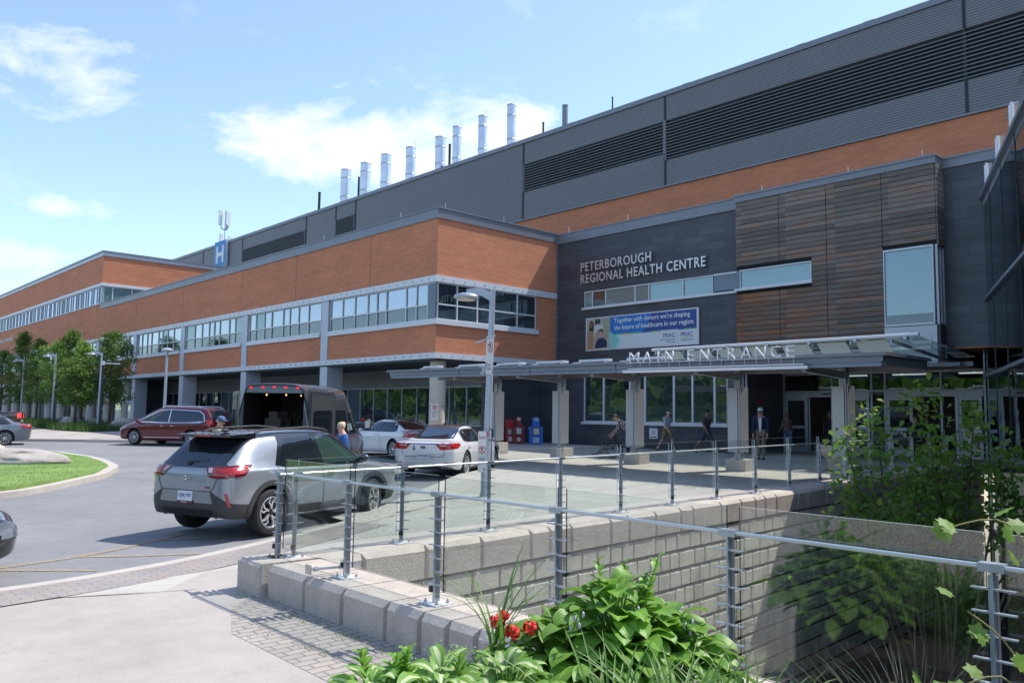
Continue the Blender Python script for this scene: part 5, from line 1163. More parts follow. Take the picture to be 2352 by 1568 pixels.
    for s in (-1, 1):
        b = MB(); b.ball((x2-.2, s*(w+.08), .99), (.06, .10, .06), 10); b.bar((x2-.2, s*(w-.08), .94), (x2-.2, s*(w+.04), .96), .05, .03); b.build('wing_mirror', mat, c.root, True)
        for x in ((rb+1.25, x1+.25) if not quarter else (rb+2.15,)):
            h, nn = c.hit((x, .84), 'side', s); b = MB(); b.bar(h+Vector((-.09, s*.025, 0)), h+Vector((.09, s*.025, 0)), .018, .025); b.build('door_handle', chrome if mat != white_p else mat, c.root)
    c.decal('sill_trim', [(-wbr+.5, .18), (wbf-.5, .18), (wbf-.5, .24), (-wbr+.5, .24)], 'side', black_m, .006, both=True)
    if pl: plate(c, rb-.004, .60 if name != 'coupe' else .5, pl)
    c.wheels((-wbr, wbf), w-.115, wr_, .225, style, tyre_m, rim_m, rimdark_m, rimr or wr_*.70)
    return c
white_p = paint('white_paint_car', (.70, .71, .73), 0, .3)
kia = sedan('sedan', 'white saloon parked by the plaza with its far door open and dark roof', white_p, (15.53, 19.34), 32.3, 4.92, 1.87, 1.43, 1.43, 1.42, .345, 'split', paint('dark_roof', (.05, .035, .03), 0, .2), 'sedan', pl='BYFN 084', rakes=(.20, -.02))
c = kia; w = c.w; rb = c.rb
c.decal('tail_light', [(-.36, .915), (-.48, .78), (-.56, .765), (-.90, .80), (-.93, .95), (-.6, .925)], 'rear', tail_m, .008, both=True, grid=.05)
c.decal('tail_light', [(rb+.02, .79), (rb+.42, .86), (rb+.5, .935), (rb+.02, .95)], 'side', tail_m, .009, both=True, grid=.05)
c.decal('chrome_strip', [(-.45, .915), (.45, .915), (.45, .93), (-.45, .93)], 'rear', pm('dark_chrome', (.2, .2, .21), .2, 1), .009)
c.decal('light_lens', [(-.47, .86), (-.68, .865), (-.68, .885), (-.47, .88)], 'rear', tail_c, .012, both=True, grid=.05)
c.decal('red_reflector', [(-.60, .40), (-.88, .42), (-.88, .445), (-.60, .425)], 'rear', tail_m, .008, both=True, grid=.05)
c.decal('rear_valance', [(-.8, .24), (.8, .24), (.8, .34), (-.8, .32)], 'rear', plastic, .008)
c.seam([(-.62, .93), (-.60, .62), (-.52, .58), (.52, .58), (.60, .62), (.62, .93)], 'rear')
c.decal('plate_recess', [(-.34, .50), (.34, .50), (.28, .70), (-.28, .70)], 'rear', pm('white_shaded_panel', (.58, .59, .61), .4), .004)
b = MB(); Mx = frameM((rb-.012, 0, .83), (0, -1, 0), (0, 0, 1)); b.prism(ell(0, 0, .075, .036, 0, 2*PI, 20)[:-1], 0, .006, 0, Mx); o = b.build('emblem', black_m, c.root)
text_mesh('emblem_text', 'KIA', .085, .03, .003, chrome, o, frameM((rb-.018, .042, .815), (0, -1, 0), (0, 0, 1)))
b = MB(); b.prism(ell(0, 0, .035, .055, 0, 2*PI, 14)[:-1], 0, .006, 0, frameM((rb-.012, .26, .79), (0, -1, 0), (0, 0, 1))); b.prism([(-.015, .05), (.015, .05), (.02, .085), (-.02, .085)], 0, .006, 0, frameM((rb-.012, .26, .79), (0, -1, 0), (0, 0, 1))); b.build('crest_sticker', pm('crest_green', (.16, .22, .14), .6), c.root)
text_mesh('badge_text', 'CADENZA', .2, .022, .003, chrome, c.root, frameM((rb-.006, .62, .66), (0, -1, 0), (0, 0, 1)))
b = MB(); b.ball((-.75, 0, 1.45), (.06, .02, .04), 8); b.build('aerial', black_m, c.root, True)
# open front right door
dr = link('open_door', None, c.root); dr.location = (.93, -c.w+.02, 0); dr.rotation_euler = (0, 0, R(20))
b = MB(); b.prism([(-1.08, .28), (0, .26), (0, .92), (-1.08, .95)], -.05, .03, 0, Matrix(((1, 0, 0, 0), (0, 0, 1, 0), (0, 1, 0, 0), (0, 0, 0, 1)))); b.build('door_skin', white_p, dr, True)
b = MB(); b.prism([(-1.0, .95), (-.92, 1.30), (-.5, 1.30), (-.12, .95)], -.02, .0, 0, Matrix(((1, 0, 0, 0), (0, 0, 1, 0), (0, 1, 0, 0), (0, 0, 0, 1)))); b.build('door_glass', cglass_o, dr)
b = MB(); b.prism([(-1.0, .32), (-.04, .3), (-.04, .9), (-1.0, .92)], .03, .06, 0, Matrix(((1, 0, 0, 0), (0, 0, 1, 0), (0, 1, 0, 0), (0, 0, 0, 1)))); b.build('door_lining', plastic, dr)
c.decal('door_opening', [(-.12, .30), (.90, .28), (.90, .93), (.3, 1.28), (-.12, 1.32)], 'side', dark_m, .010)
# white coupe
cou = sedan('coupe', 'white coupe with tinted windows parked between the van and the white saloon', white_p, (18.02, 26.07), 88.6, 4.80, 1.84, 1.42, 1.37, 1.37, .335, 'ten', paint('brown_black_roof', (.06, .05, .045), 0, .35), 'coupe', quarter=True, rakes=(.12, -.05))
c = cou; rb = c.rb
c.decal('tail_light', [(-.55, .92), (-.62, .80), (-.90, .78), (-.93, .98), (-.7, .96)], 'rear', tail_m, .008, both=True, grid=.05)
c.decal('tail_light', [(rb+.02, .80), (rb+.28, .83), (rb+.52, .98), (rb+.02, .98)], 'side', tail_m, .009, both=True, grid=.05)
# grey saloon at far left
gry = paint('grey_paint', (.17, .19, .22), .5, .35)
gc_ = sedan('sedan', 'dark grey saloon cut by the left edge of the picture behind the grass island', gry, (7.39, 44.27), 168, 4.85, 1.85, 1.46, 1.40, 1.40, .335, 'ten', None, 'sedan')
c = gc_; rb = c.rb
c.decal('tail_light', [(-.50, .95), (-.55, .80), (-.90, .80), (-.92, .98)], 'rear', tail_m, .008, both=True, grid=.05); c.decal('tail_light', [(rb+.02, .80), (rb+.25, .82), (rb+.5, .96), (rb+.02, .98)], 'side', tail_m, .009, both=True, grid=.05)
# --- red minivan
mv_p = paint('maroon_paint', (.13, .008, .018), .35, .3)
S = [(-2.58, .60, .60, 1.00, .58, 1.06, .5), (-2.55, .40, .85, 1.05, .82, 1.15, .72), (-2.45, .30, .95, 1.08, .90, 1.35, .74), (-2.25, .26, .99, 1.08, .93, 1.60, .74), (-2.0, .23, 1.0, 1.08, .94, 1.71, .74), (-1.4, .2, 1.01, 1.06, .95, 1.76, .74), (-.5, .2, 1.01, 1.04, .95, 1.78, .74), (.2, .2, 1.01, 1.02, .95, 1.75, .73), (.75, .2, 1.01, 1.0, .94, 1.58, .72), (1.25, .2, 1.0, .99, .92, 1.33, .72), (1.7, .21, 1.0, .96, .90, 1.10, .70), (2.0, .22, .98, .92, .86, 1.0, .66), (2.35, .24, .92, .82, .76, .88, .56), (2.54, .3, .76, .70, .6, .75, .46), (2.6, .4, .55, .60, .42, .64, .35)]
car = Car('minivan', 'dark red minivan parked facing left with chrome window trim', 'minivan', S, (-1.545, 1.545), .345, mv_p, (14.66, 38.8), 120.1)
car.decal('chrome_trim', [(-2.25, 1.12), (-2.12, 1.42), (-1.85, 1.59), (-.3, 1.645), (.3, 1.60), (1.45, 1.10), (1.45, 1.03), (0, 1.0), (-2.0, 1.03)], 'side', chrome, .004, both=True)
car.decal('side_window', [(-2.19, 1.13), (-2.08, 1.40), (-1.83, 1.55), (-.34, 1.605), (-.34, 1.045), (-2.0, 1.07)], 'side', cglass_o, .008, both=True)
car.decal('side_window', [(-.28, 1.045), (-.28, 1.605), (.28, 1.56), (1.32, 1.12), (1.30, 1.07)], 'side', cglass_o, .008, both=True)
car.decal('rear_window', [(-.78, 1.14), (-.68, 1.58), (.68, 1.58), (.78, 1.14)], 'rear', cglass_o, .008); car.decal('windscreen', [(-.74, 1.08), (-.66, 1.62), (.66, 1.62), (.74, 1.08)], 'front', cglass_o, .006)
car.decal('tail_light', [(-.62, 1.05), (-.62, .95), (-.92, .93), (-.95, 1.2), (-.85, 1.12)], 'rear', tail_m, .01, both=True, grid=.06); car.decal('tail_light', [(-2.56, .92), (-2.35, .95), (-2.28, 1.2), (-2.5, 1.15)], 'side', tail_m, .01, both=True, grid=.06)
car.decal('rear_bumper', [(-.95, .35), (.95, .35), (.95, .5), (-.95, .5)], 'rear', plastic, .008); car.decal('headlight', [(2.0, .80), (2.5, .66), (2.5, .74), (2.05, .90)], 'side', tail_c, .008, both=True, grid=.06)
car.decal('chrome_strip', [(-1.0, .36), (1.0, .33), (1.0, .355), (-1.0, .385)], 'side', chrome, .008, both=True)
car.seam([(-.31, 1.02), (-.34, .6), (-.36, .25)]); car.seam([(1.28, 1.02), (1.15, .6), (1.1, .25)]); car.seam([(-.33, .97), (-2.3, 1.0)], w=.004); car.seam([(-1.9, .98), (-1.9, .75)])
for s in (-1, 1):
    b = MB(); b.tube([(-2.0, s*.70, 1.70), (-1.7, s*.71, 1.775), (.0, s*.71, 1.79), (.25, s*.70, 1.74)], .02, 8); b.build('roof_rail', chrome, car.root, True)
    b = MB(); b.ball((1.25, s*1.10, 1.08), (.08, .12, .08), 10); b.bar((1.25, s*.92, 1.0), (1.25, s*1.05, 1.05), .06, .04); b.build('wing_mirror', mv_p, car.root, True)
    for x in (-.55, .0):
        h, nn = car.hit((x, .88), 'side', s); b = MB(); b.bar(h+Vector((-.1, s*.025, 0)), h+Vector((.1, s*.025, 0)), .018, .03); b.build('door_handle', chrome, car.root)
car.wheels((-1.545, 1.545), .885, .345, .235, 'ten', tyre_m, rim_m, rimdark_m, .245)
# --- black pickup far left
S = [(-2.9, .55, .8, .95, .82, 1.02, .8), (-2.86, .5, .92, 1.05, .9, 1.10, .84), (-1.4, .45, .98, 1.08, .92, 1.12, .86), (-1.25, .45, .98, 1.08, .92, 1.14, .84), (-1.2, .45, .98, 1.10, .92, 1.78, .66), (-.8, .45, .98, 1.1, .92, 1.86, .66), (.2, .45, .98, 1.1, .92, 1.84, .66), (.9, .45, .98, 1.1, .92, 1.35, .70), (1.2, .45, .98, 1.08, .9, 1.18, .74), (2.2, .45, .96, 1.02, .86, 1.08, .7), (2.7, .5, .85, .9, .7, .95, .6), (2.78, .55, .7, .8, .55, .82, .5)]
car = Car('pickup_truck', 'black pickup truck with its red tail light lit at far left behind the grey saloon', 'pickup', S, (-1.75, 1.9), .40, blk_p, (10.2, 61.5, .25), 165)
car.decal('side_window', [(-1.08, 1.14), (-1.0, 1.68), (-.2, 1.72), (-.2, 1.14)], 'side', cglass_o, .008, both=True); car.decal('side_window', [(-.12, 1.14), (-.12, 1.72), (.25, 1.7), (.85, 1.16)], 'side', cglass_o, .008, both=True)
car.decal('tail_light', [(-.66, .72), (-.66, 1.05), (-.93, 1.05), (-.93, .72)], 'rear', pm('lit_tail', (.6, .02, .02), .3, emit=((1, .08, .06), .8)), .01, both=True, grid=.08); car.decal('tail_light', [(-2.88, .74), (-2.66, .74), (-2.66, 1.04), (-2.88, 1.04)], 'side', pm('lit_tail_side', (.6, .02, .02), .3, emit=((1, .08, .06), .8)), .01, both=True, grid=.08)
car.decal('bed_cover', [(-2.8, -.84), (-1.35, -.84), (-1.35, .84), (-2.8, .84)], 'top', metal_trim, .02); car.decal('rear_window', [(-.6, 1.2), (-.56, 1.7), (.56, 1.7), (.6, 1.2)], 'rear', cglass_o, .01)
b = MB(); b.box(-3.0, -.9, .5, -2.86, .9, .66); b.build('rear_bumper', chrome, car.root)
car.wheels((-1.75, 1.9), .85, .40, .26, 'ten', tyre_m, rimdark_m, rimdark_m, .25)
# --- black car at the very left edge
bc = sedan('car', 'nose of a glossy black car entering at the left edge near the yellow lines', blk_p, (.20, 11.80), 2, 4.5, 1.8, 1.45, 1.35, 1.38, .34, 'ten', None, 'car')
c = bc; hl_m = pm('headlamp', (.22, .25, .30), .12, .3, coat=1)
c.decal('headlight', [(1.70, .60), (2.12, .50), (2.12, .64), (1.75, .74)], 'side', hl_m, .008, both=True, grid=.06); c.decal('headlight', [(-.80, .48), (-.42, .50), (-.42, .62), (-.80, .68)], 'front', hl_m, .008, both=True, grid=.06)
c.decal('grille', [(-.35, .30), (.35, .30), (.35, .5), (-.35, .5)], 'front', plastic, .006)
# --- dark grey high roof van with open rear doors
van_p = paint('charcoal_paint', (.075, .08, .095), .4, .3)
S = [(-2.99, .50, .93, 1.30, .93, 2.42, .72), (-2.96, .42, .99, 1.30, .98, 2.50, .76), (-2.8, .38, 1.01, 1.30, 1.0, 2.54, .78), (-1, .36, 1.015, 1.30, 1.0, 2.56, .80), (.6, .36, 1.015, 1.28, 1.0, 2.54, .80), (1.1, .36, 1.015, 1.26, 1.0, 2.46, .78), (1.5, .36, 1.01, 1.25, .98, 2.22, .76), (1.95, .36, 1.0, 1.22, .94, 1.78, .76), (2.25, .36, .99, 1.18, .90, 1.42, .74), (2.6, .38, .97, 1.10, .85, 1.22, .70), (2.85, .42, .90, .98, .76, 1.06, .6), (2.96, .5, .75, .85, .6, .9, .5)]
car = Car('van', 'dark high-roof minibus with both rear doors open and red lamps along the roof edge', 'van', S, (-1.75, 2.0), .36, van_p, (12.11, 21.82), 43.1, cut=(-3.3, -.80, .62, -.2, .80, 2.28))
Sd = Matrix(((1, 0, 0, 0), (0, 0, 1, 0), (0, 1, 0, 0), (0, 0, 0, 1)))
for s in (-1, 1):
    d = link('rear_door', None, car.root); d.location = (-2.97, s*.86, 0); d.rotation_euler = (0, 0, s*R(31))
    b = MB(); P = [(0, .55), (.86, .55), (.86, 2.25), (.80, 2.34), (0, 2.36)]
    M = Matrix(((1, 0, 0, 0), (0, 0, s, s*.03), (0, 1, 0, 0), (0, 0, 0, 1)))
    b.prism([(.02, .50), (.88, .50), (.93, .60), (.93, 2.22), (.84, 2.32), (.04, 2.33)], 0, .06, 0, M); b.build('door_skin', van_p, d)
    b = MB(); b.prism([(.08, .60), (.85, .60), (.87, .70), (.87, 2.14), (.80, 2.24), (.08, 2.25)], .06, .075, 0, M); b.build('door_lining', plastic, d)
    b = MB(); b.prism([(.16, 1.12), (.24, 1.06), (.74, 1.06), (.80, 1.12), (.80, 1.78), (.74, 1.84), (.24, 1.84), (.16, 1.78)], .075, .085, 0, M); b.prism([(.16, 1.12), (.24, 1.06), (.74, 1.06), (.80, 1.12), (.80, 1.78), (.74, 1.84), (.24, 1.84), (.16, 1.78)], -.012, 0, 0, M); b.build('door_window', cglass_o, d)
car.decal('side_window', [(-2.6, 1.12), (-2.6, 1.85), (-.95, 1.86), (-.95, 1.12)], 'side', cglass_o, .008, both=True); car.decal('side_window', [(-.85, 1.12), (-.85, 1.86), (.55, 1.86), (.55, 1.12)], 'side', cglass_o, .008, both=True)
car.decal('side_window', [(.75, 1.14), (.75, 1.80), (1.35, 1.80), (1.85, 1.40), (1.9, 1.16)], 'side', cglass_o, .008, both=True); car.decal('windscreen', [(-.82, 1.36), (-.72, 2.05), (.72, 2.05), (.82, 1.36)], 'front', cglass_o, .008)
for s in (-1, 1):
    b = MB(); b.ball((2.0, s*1.26, 1.42), (.09, .12, .20), 12); b.bar((1.95, s*.95, 1.34), (2.0, s*1.2, 1.38), .08, .06); o = b.build('wing_mirror', plastic, car.root, True)
    b = MB(); b.bar((1.905, s*1.26, 1.32), (1.905, s*1.26, 1.55), .01, .16, up=(0, 1, 0)); b.build('mirror_glass', chrome, o)
    b = MB(); b.box(-2.995, s*.86-.03, .95, -2.975, s*.86+.06, 1.35); b.build('tail_light', tail_m, car.root)
lit = pm('marker_red', (.6, .02, .02), .3, emit=((1, .03, .03), .6))
b = MB()
for y in (-.62, -.30, 0, .30, .62): b.ball((-2.99, y, 2.435-.03*abs(y)), (.03, .055, .03), 10)
b.build('marker_lamp', lit, car.root)
car.seam([(.68, 1.95), (.68, .42)]); car.seam([(1.98, 1.2), (1.75, .9), (1.7, .75)]); car.seam([(-.92, 1.95), (-.92, .45)], w=.004)
b = MB()
for x, y in ((-2.0, .42), (-1.2, .42), (-1.2, -.35), (-.5, -.4), (-.5, .4)):
    b.box(x-.22, y-.22, .65, x+.22, y+.22, 1.05); b.box(x+.12, y-.22, 1.05, x+.24, y+.22, 1.62); b.box(x+.13, y-.12, 1.62, x+.23, y+.12, 1.80)
b.build('seats', seat_m, car.root)
b = MB(); b.box(-.28, .22, 1.38, -.21, .58, 1.62); b.build('daylight_panel', pm('daylight_glow', (.5, .62, .58), .5, emit=((.45, .6, .56), .35)), car.root)  # glowing panel stands in for the gap of daylight through the cab
b = MB()
for x, y in ((-2.75, .62), (-2.70, -.40)): b.bar((x, y, .95), (x+.12, y-.08, 1.28), .05, .05)
b.build('grab_handle', pm('yellow_plastic', (.75, .48, .05), .5), car.root)
b = MB()
for y in (.3, -.42): b.bar((-2.4, y, 1.0), (-2.4, y, 1.22), .05, .02)
b.build('seat_belt', pm('belt_red', (.35, .05, .03), .6), car.root)
b = MB(); b.ball((-2.5, -.15, 2.24), .024, 8); b.ball((-2.5, .38, 2.24), .024, 8); b.ball((-1.9, -.35, 2.24), .02, 8); b.build('cabin_lamp', pm('warm_lamp', (1, .8, .5), .5, emit=((1, .6, .2), 1.6)), car.root)
b = MB(); b.box(-3.12, -.9, .36, -2.95, .9, .52); b.build('rear_step', plastic, car.root)
car.wheels((-1.75, 2.0), .90, .36, .23, 'five', tyre_m, pm('steel_wheel', (.3, .3, .31), .5, .5), rimdark_m, .22)
# ------------------------------------------------------------------ people
def skinned(name, V, Ed, rad, mat, parent, sub=1):
    me = bpy.data.meshes.new(name); me.from_pydata([tuple(v) for v in V], Ed, []); o = bpy.data.objects.new('tmp', me); COL.objects.link(o)
    m = o.modifiers.new('s', 'SKIN'); m.use_smooth_shade = True
    for i, r in enumerate(rad):
        sv = me.skin_vertices[0].data[i]; sv.radius = r if isinstance(r, tuple) else (r, r)
    me.skin_vertices[0].data[0].use_root = True
    s = o.modifiers.new('u', 'SUBSURF'); s.levels = sub; s.render_levels = sub
    dg = bpy.context.evaluated_depsgraph_get(); out = bpy.data.meshes.new_from_object(o.evaluated_get(dg)); bpy.data.objects.remove(o)
    out.materials.clear(); out.materials.append(mat); out.name = name
    out.polygons.foreach_set('use_smooth', [True]*len(out.polygons))
    return link(name, out, parent)
CLOTH = {}
def cloth(c, rough=.85):
    k = tuple(c)
    if k not in CLOTH: CLOTH[k] = pm('cloth_%02d' % len(CLOTH), c, rough, var=.12, vscale=9)
    return CLOTH[k]
def person(label, loc, head_dir, H=1.74, legL=(5, 5), legR=(-5, 5), armL=(5, 10), armR=(-5, 10), lean=3, look=0, nod=0, shirt=(.3, .3, .3), pants=(.1, .1, .15), skin=(.55, .33, .24), hair=(.08, .05, .03), sleeve=.6, plen=2, cap=None, capb=None, wide=1.0, hairstyle='short', shoes=(.03, .03, .03), spread=0, jacket_open=None, stripes=None, belly=0, sock=None):
    root = thing('person', label, 'person', loc, R(head_dir)); sk = cloth(skin, .55); V = []; Ed = []; rad = []
    def add(p, r, par=None):
        V.append(Vector(p)); rad.append(r)
        if par is not None: Ed.append((par, len(V)-1))
        return len(V)-1
    def sag(a, L): a = R(a); return Vector((math.sin(a)*L, 0, -math.cos(a)*L))
    legs = {}
    low = 9
    for s, (a, k) in ((1, legL), (-1, legR)):
        hip = Vector((0, s*.052*H, 0)); kn = hip+sag(a, .245*H); an = kn+sag(a-k, .238*H); low = min(low, an.z); legs[s] = (hip, kn, an, a-k)
    pz = -low+.052*H; P0 = Vector((0, 0, pz))
    up = Vector((math.sin(R(lean)), 0, math.cos(R(lean))))
    chest = P0+up*.20*H; neck0 = P0+up*.295*H; fw = Vector((math.cos(R(lean)), 0, -math.sin(R(lean))))
    a0 = add(P0, (.075*H*wide, .06*H*wide)); a1 = add(P0+up*.10*H+fw*belly*.4, (.07*H*wide, .056*H*wide+belly*.5), a0); a2 = add(chest, (.078*H*wide, .058*H*wide), a1); a3 = add(neck0-up*.01*H, (.055*H, .04*H), a2); a4 = add(neck0+up*.035*H+fw*.01, .033*H, a3)
    lk = R(look); nd = R(lean*.4+nod); hd = Vector((math.cos(lk)*math.cos(nd), math.sin(lk)*math.cos(nd), -math.sin(nd))); hup = Vector((math.sin(nd)*math.cos(lk), math.sin(nd)*math.sin(lk), math.cos(nd)))
    hc = neck0+up*.075*H+hup*.035*H+hd*.012*H
    a5 = add(hc-hup*.012*H, (.040*H, .048*H), a4); a6 = add(hc+hup*.030*H, (.042*H, .050*H), a5)
    add(hc-hup*.022*H+hd*.045*H, .013*H, a5)
    arms = {}
    for s, (a, e) in ((1, armL), (-1, armR)):
        sh = neck0-up*.02*H+Vector((0, s*.105*H*wide, 0)); el = sh+sag(a, .17*H)+Vector((0, s*(.02+spread)*H, 0)); wr = el+sag(a+e, .15*H)+Vector((0, -s*spread*H*.3, 0)); d = (wr-el).normalized()
        arms[s] = (sh, el, wr)
        b0 = add(sh, .036*H*wide, a3); b1 = add(el, .024*H, b0); b2 = add(wr, .0155*H, b1); pl = add(wr+d*.028*H, (.020*H, .011*H), b2)
        cu = Vector((d.z, 0, -d.x))*.25
        for j, (off, ln) in enumerate(((-.016, .036), (-.005, .042), (.006, .040), (.016, .032))):
            f1 = add(wr+d*(.048*H)+Vector((0, off*H, 0)), .0052*H, pl); add(wr+(d*.048+(d-cu*s*0+Vector((.15, 0, 0)))*ln)*H+Vector((0, off*H, 0)), .0042*H, f1)
        t1 = add(wr+d*.03*H+Vector((.018*H, -s*.012*H, 0)), .0058*H, pl); add(wr+d*.05*H+Vector((.026*H, -s*.012*H, 0)), .0045*H, t1)
    for s in (1, -1):
        hip, kn, an, ta = legs[s]; hip = hip+P0; kn = kn+P0; an = an+P0
        b0 = add(hip-Vector((0, 0, .01*H)), .052*H*wide, a0); b1 = add(kn, .032*H*wide, b0); bm_ = add(kn.lerp(an, .35)+Vector((-.01, 0, 0)), .031*H*wide, b1); b2 = add(an, .02*H, bm_)
        ft = Vector((math.cos(R(max(min(ta, 50), -60))), 0, math.sin(R(max(min(ta*.7, 40), -50))))); b3 = add(an+ft*.055*H-Vector((0, 0, .025*H)), (.022*H, .018*H), b2); legs[s] = (hip, kn, an, ft)
    skinned('body', V, Ed, rad, sk, root)
    # shirt
    V2, E2, r2 = [], [], []
    def ad(p, r, par=None):
        V2.append(Vector(p)); r2.append(r)
        if par is not None: E2.append((par, len(V2)-1))
        return len(V2)-1
    k = 1.16; h0 = ad(P0-up*.015*H, (.085*H*wide, .07*H*wide)); h1 = ad(P0+up*.10*H+fw*belly*.4, (.083*H*wide, .067*H*wide+belly*.55), h0); h2 = ad(chest, (.088*H*wide, .07*H*wide), h1); h3 = ad(neck0-up*.012*H, (.06*H, .048*H), h2)
    for s in (1, -1):
        sh, el, wr = arms[s]; j = ad(sh, .045*H*wide, h3)
        if sleeve <= 1: ad(sh.lerp(el, sleeve+.15), .038*H*wide, j)
        else: j = ad(el, .033*H*wide, j); ad(el.lerp(wr, sleeve-1-.05), .026*H, j)
    sh_o = skinned('jacket' if sleeve > 1 else 'shirt', V2, E2, r2, cloth(shirt) if not stripes else stripes, root)
    V2, E2, r2 = [], [], []
    h0 = ad(P0+up*.01*H, (.083*H*wide, .068*H*wide))
    for s in (1, -1):
        hip, kn, an, ft = legs[s]; j = ad(hip-Vector((0, 0, .015*H)), .060*H*wide, h0)
        if plen <= 1: ad(hip.lerp(kn, plen), .052*H*wide, j)
        else: j = ad(kn, .044*H*wide, j); ad(kn.lerp(an, plen-1.06), .036*H*wide, j)
    skinned('trousers' if plen > 1 else 'shorts', V2, E2, r2, cloth(pants), root)
    b = MB()
    for s in (1, -1):
        hip, kn, an, ft = legs[s]; n_ = Vector((0, 1, 0)).cross(ft).normalized()*-1
        M = Matrix.Translation(an+ft*.032*H-Vector((0, 0, .026*H))) @ Matrix(((ft.x, 0, -ft.z, 0), (0, 1, 0, 0), (ft.z, 0, ft.x, 0), (0, 0, 0, 1)))
        o0 = len(b.v); b.ball((0, 0, 0), (.078*H, .028*H, .026*H), 12); b.v[o0:] = [tuple(M @ Vector(v)) for v in b.v[o0:]]
    b.build('shoes', cloth(shoes), root, 'all')
    if sock:
        b = MB()
        for s in (1, -1): hip, kn, an, ft = legs[s]; b.tube([an-Vector((0, 0, .01*H)), an.lerp(kn, .2)], .026*H, 10)
        b.build('socks', cloth(sock), root, 'all')
    # head details: hair, ears, nose, eyes, mouth
    Mh = Matrix.Translation(hc) @ Matrix(((hd.x, -math.sin(lk), hup.x, 0), (hd.y, math.cos(lk), hup.y, 0), (hd.z, 0, hup.z, 0), (0, 0, 0, 1)))
    def part(name, fn, mat):
        b = MB(); fn(b); b.v = [tuple(Mh @ (Vector(v)*H)) for v in b.v]; return b.build(name, mat, root, 'all')
    if hairstyle == 'short': part('hair', lambda b: (b.ball((-.010, 0, .026), (.052, .047, .040), 14), b.ball((-.026, 0, .0), (.034, .043, .034), 12)), cloth(hair))
    elif hairstyle == 'fringe': part('hair', lambda b: (b.ball((-.030, 0, .004), (.030, .044, .028), 12),), cloth(hair))
    elif hairstyle == 'updo': part('hair', lambda b: (b.ball((-.008, 0, .024), (.055, .050, .044), 14), b.ball((-.028, 0, .0), (.034, .046, .036), 12), b.ball((-.052, 0, .030), (.026, .030, .032), 10)), cloth(hair))
    elif hairstyle == 'long': part('hair', lambda b: (b.ball((-.008, 0, .022), (.056, .052, .046), 14), b.ball((-.030, 0, -.02), (.036, .048, .055), 12)), cloth(hair))
    for q in (-1, 1):
        part('ear', lambda b: b.ball((-.004, q*.045, .0), (.012, .006, .017), 8), sk); part('eye', lambda b: b.ball((.045, q*.017, .008), (.005, .007, .004), 8), black_m)
    part('nose', lambda b: b.ball((.054, 0, -.004), (.010, .008, .013), 8), sk)
    part('mouth', lambda b: (b.ball((.049, 0, -.026), (.005, .014, .003), 8),), cloth((.35, .12, .10)))
    if cap:
        def fcap(b):
            b.lathe([(.001, .072), (.03, .068), (.047, .050), (.052, .026), (.052, .020)], 16)
        o = part('cap', fcap, cloth(cap)); 
        q = MB(); q.prism([(.035, -.036), (.075, -.034), (.094, -.015), (.094, .015), (.075, .034), (.035, .036)], .024, .029); q.v = [tuple(Mh @ (Vector(v)*H)) for v in q.v]; q.build('cap_peak', cloth(capb or cap), o)
    return root
A = lambda x, y: (x, y, ps(x, y))
person('grey haired man in a pale blue polo shirt and khaki shorts walking past the windows', A(27.6, 20.4), -92, 1.76, (25, 5), (-22, 14), (-20, 10), (12, 22), 6, 0, 8, (.34, .42, .52), (.26, .18, .10), (.55, .32, .24), (.55, .52, .48), .6, .98, hairstyle='fringe', sock=(.7, .7, .7), shoes=(.06, .05, .05))
person('man in a dark grey T-shirt and jean shorts walking beside the post', A(27.3, 18.3), -92, 1.78, (24, 5), (-26, 18), (-14, 12), (10, 18), 3, 0, 0, (.055, .057, .065), (.055, .08, .12), (.30, .17, .11), (.01, .01, .01), .75, 1.0, wide=1.1, belly=.02, cap=(.02, .02, .025))
person('older man in a navy jacket and white-fronted cap beside the post', A(25.6, 14.95), 200, 1.76, (6, 4), (-3, 3), (8, 12), (4, 14), 4, 0, 12, (.012, .022, .07), (.22, .18, .13), (.45, .24, .18), (.4, .38, .36), 2.0, 2, cap=(.6, .6, .62), capb=(.02, .03, .08), hairstyle='fringe', wide=1.08)
o = [x for x in bpy.data.objects if x.name.startswith('jacket')][-1]
b = MB(); b.prism([(-.035, .98), (.035, .98), (.055, 1.44), (-.055, 1.44)], .145, .155, 0, Matrix(((0, 0, 1, .015), (1, 0, 0, 0), (0, 1, 0, 0), (0, 0, 0, 1)))); b.build('shirt_front', cloth((.7, .7, .7)), o.parent)
person('woman in a mauve sweater and light jeans standing at the sliding doors', A(30.9, 16.85), 60, 1.66, (8, 6), (-10, 8), (12, 40), (14, 40), 5, 0, 12, (.22, .13, .13), (.13, .24, .38), (.5, .3, .22), (.28, .17, .08), 1.95, 2, hairstyle='long')
person('man in a blue cap and beige top behind the silver SUV', (7.62, 17.95, g(7.62, 17.95)), -30, 1.80, (4, 3), (-4, 3), (6, 10), (8, 12), 8, -25, 8, (.55, .47, .36), (.12, .12, .14), (.62, .34, .25), (.38, .33, .30), .7, 2, cap=(.09, .15, .30), hairstyle='fringe', wide=1.12)
w = person('blonde woman in a blue denim jacket near the van', (9.93, 16.2, g(9.93, 16.2)), 165, 1.66, (4, 3), (-4, 3), (10, 40), (-5, 20), 10, 20, 8, (.03, .12, .34), (.05, .05, .07), (.62, .36, .28), (.62, .50, .32), 2.0, 2, hairstyle='updo', wide=1.1)
b = MB(); b.tube([(-.02, -.14, 1.36), (-.14, -.06, 1.25), (-.15, .08, 1.0), (-.05, .20, .90)], .012, 6); b.build('bag_strap', cloth((.12, .09, .08)), w)
b = MB(); b.box(-.14, .17, .72, .10, .24, .96); b.build('shoulder_bag', cloth((.6, .57, .52)), w)
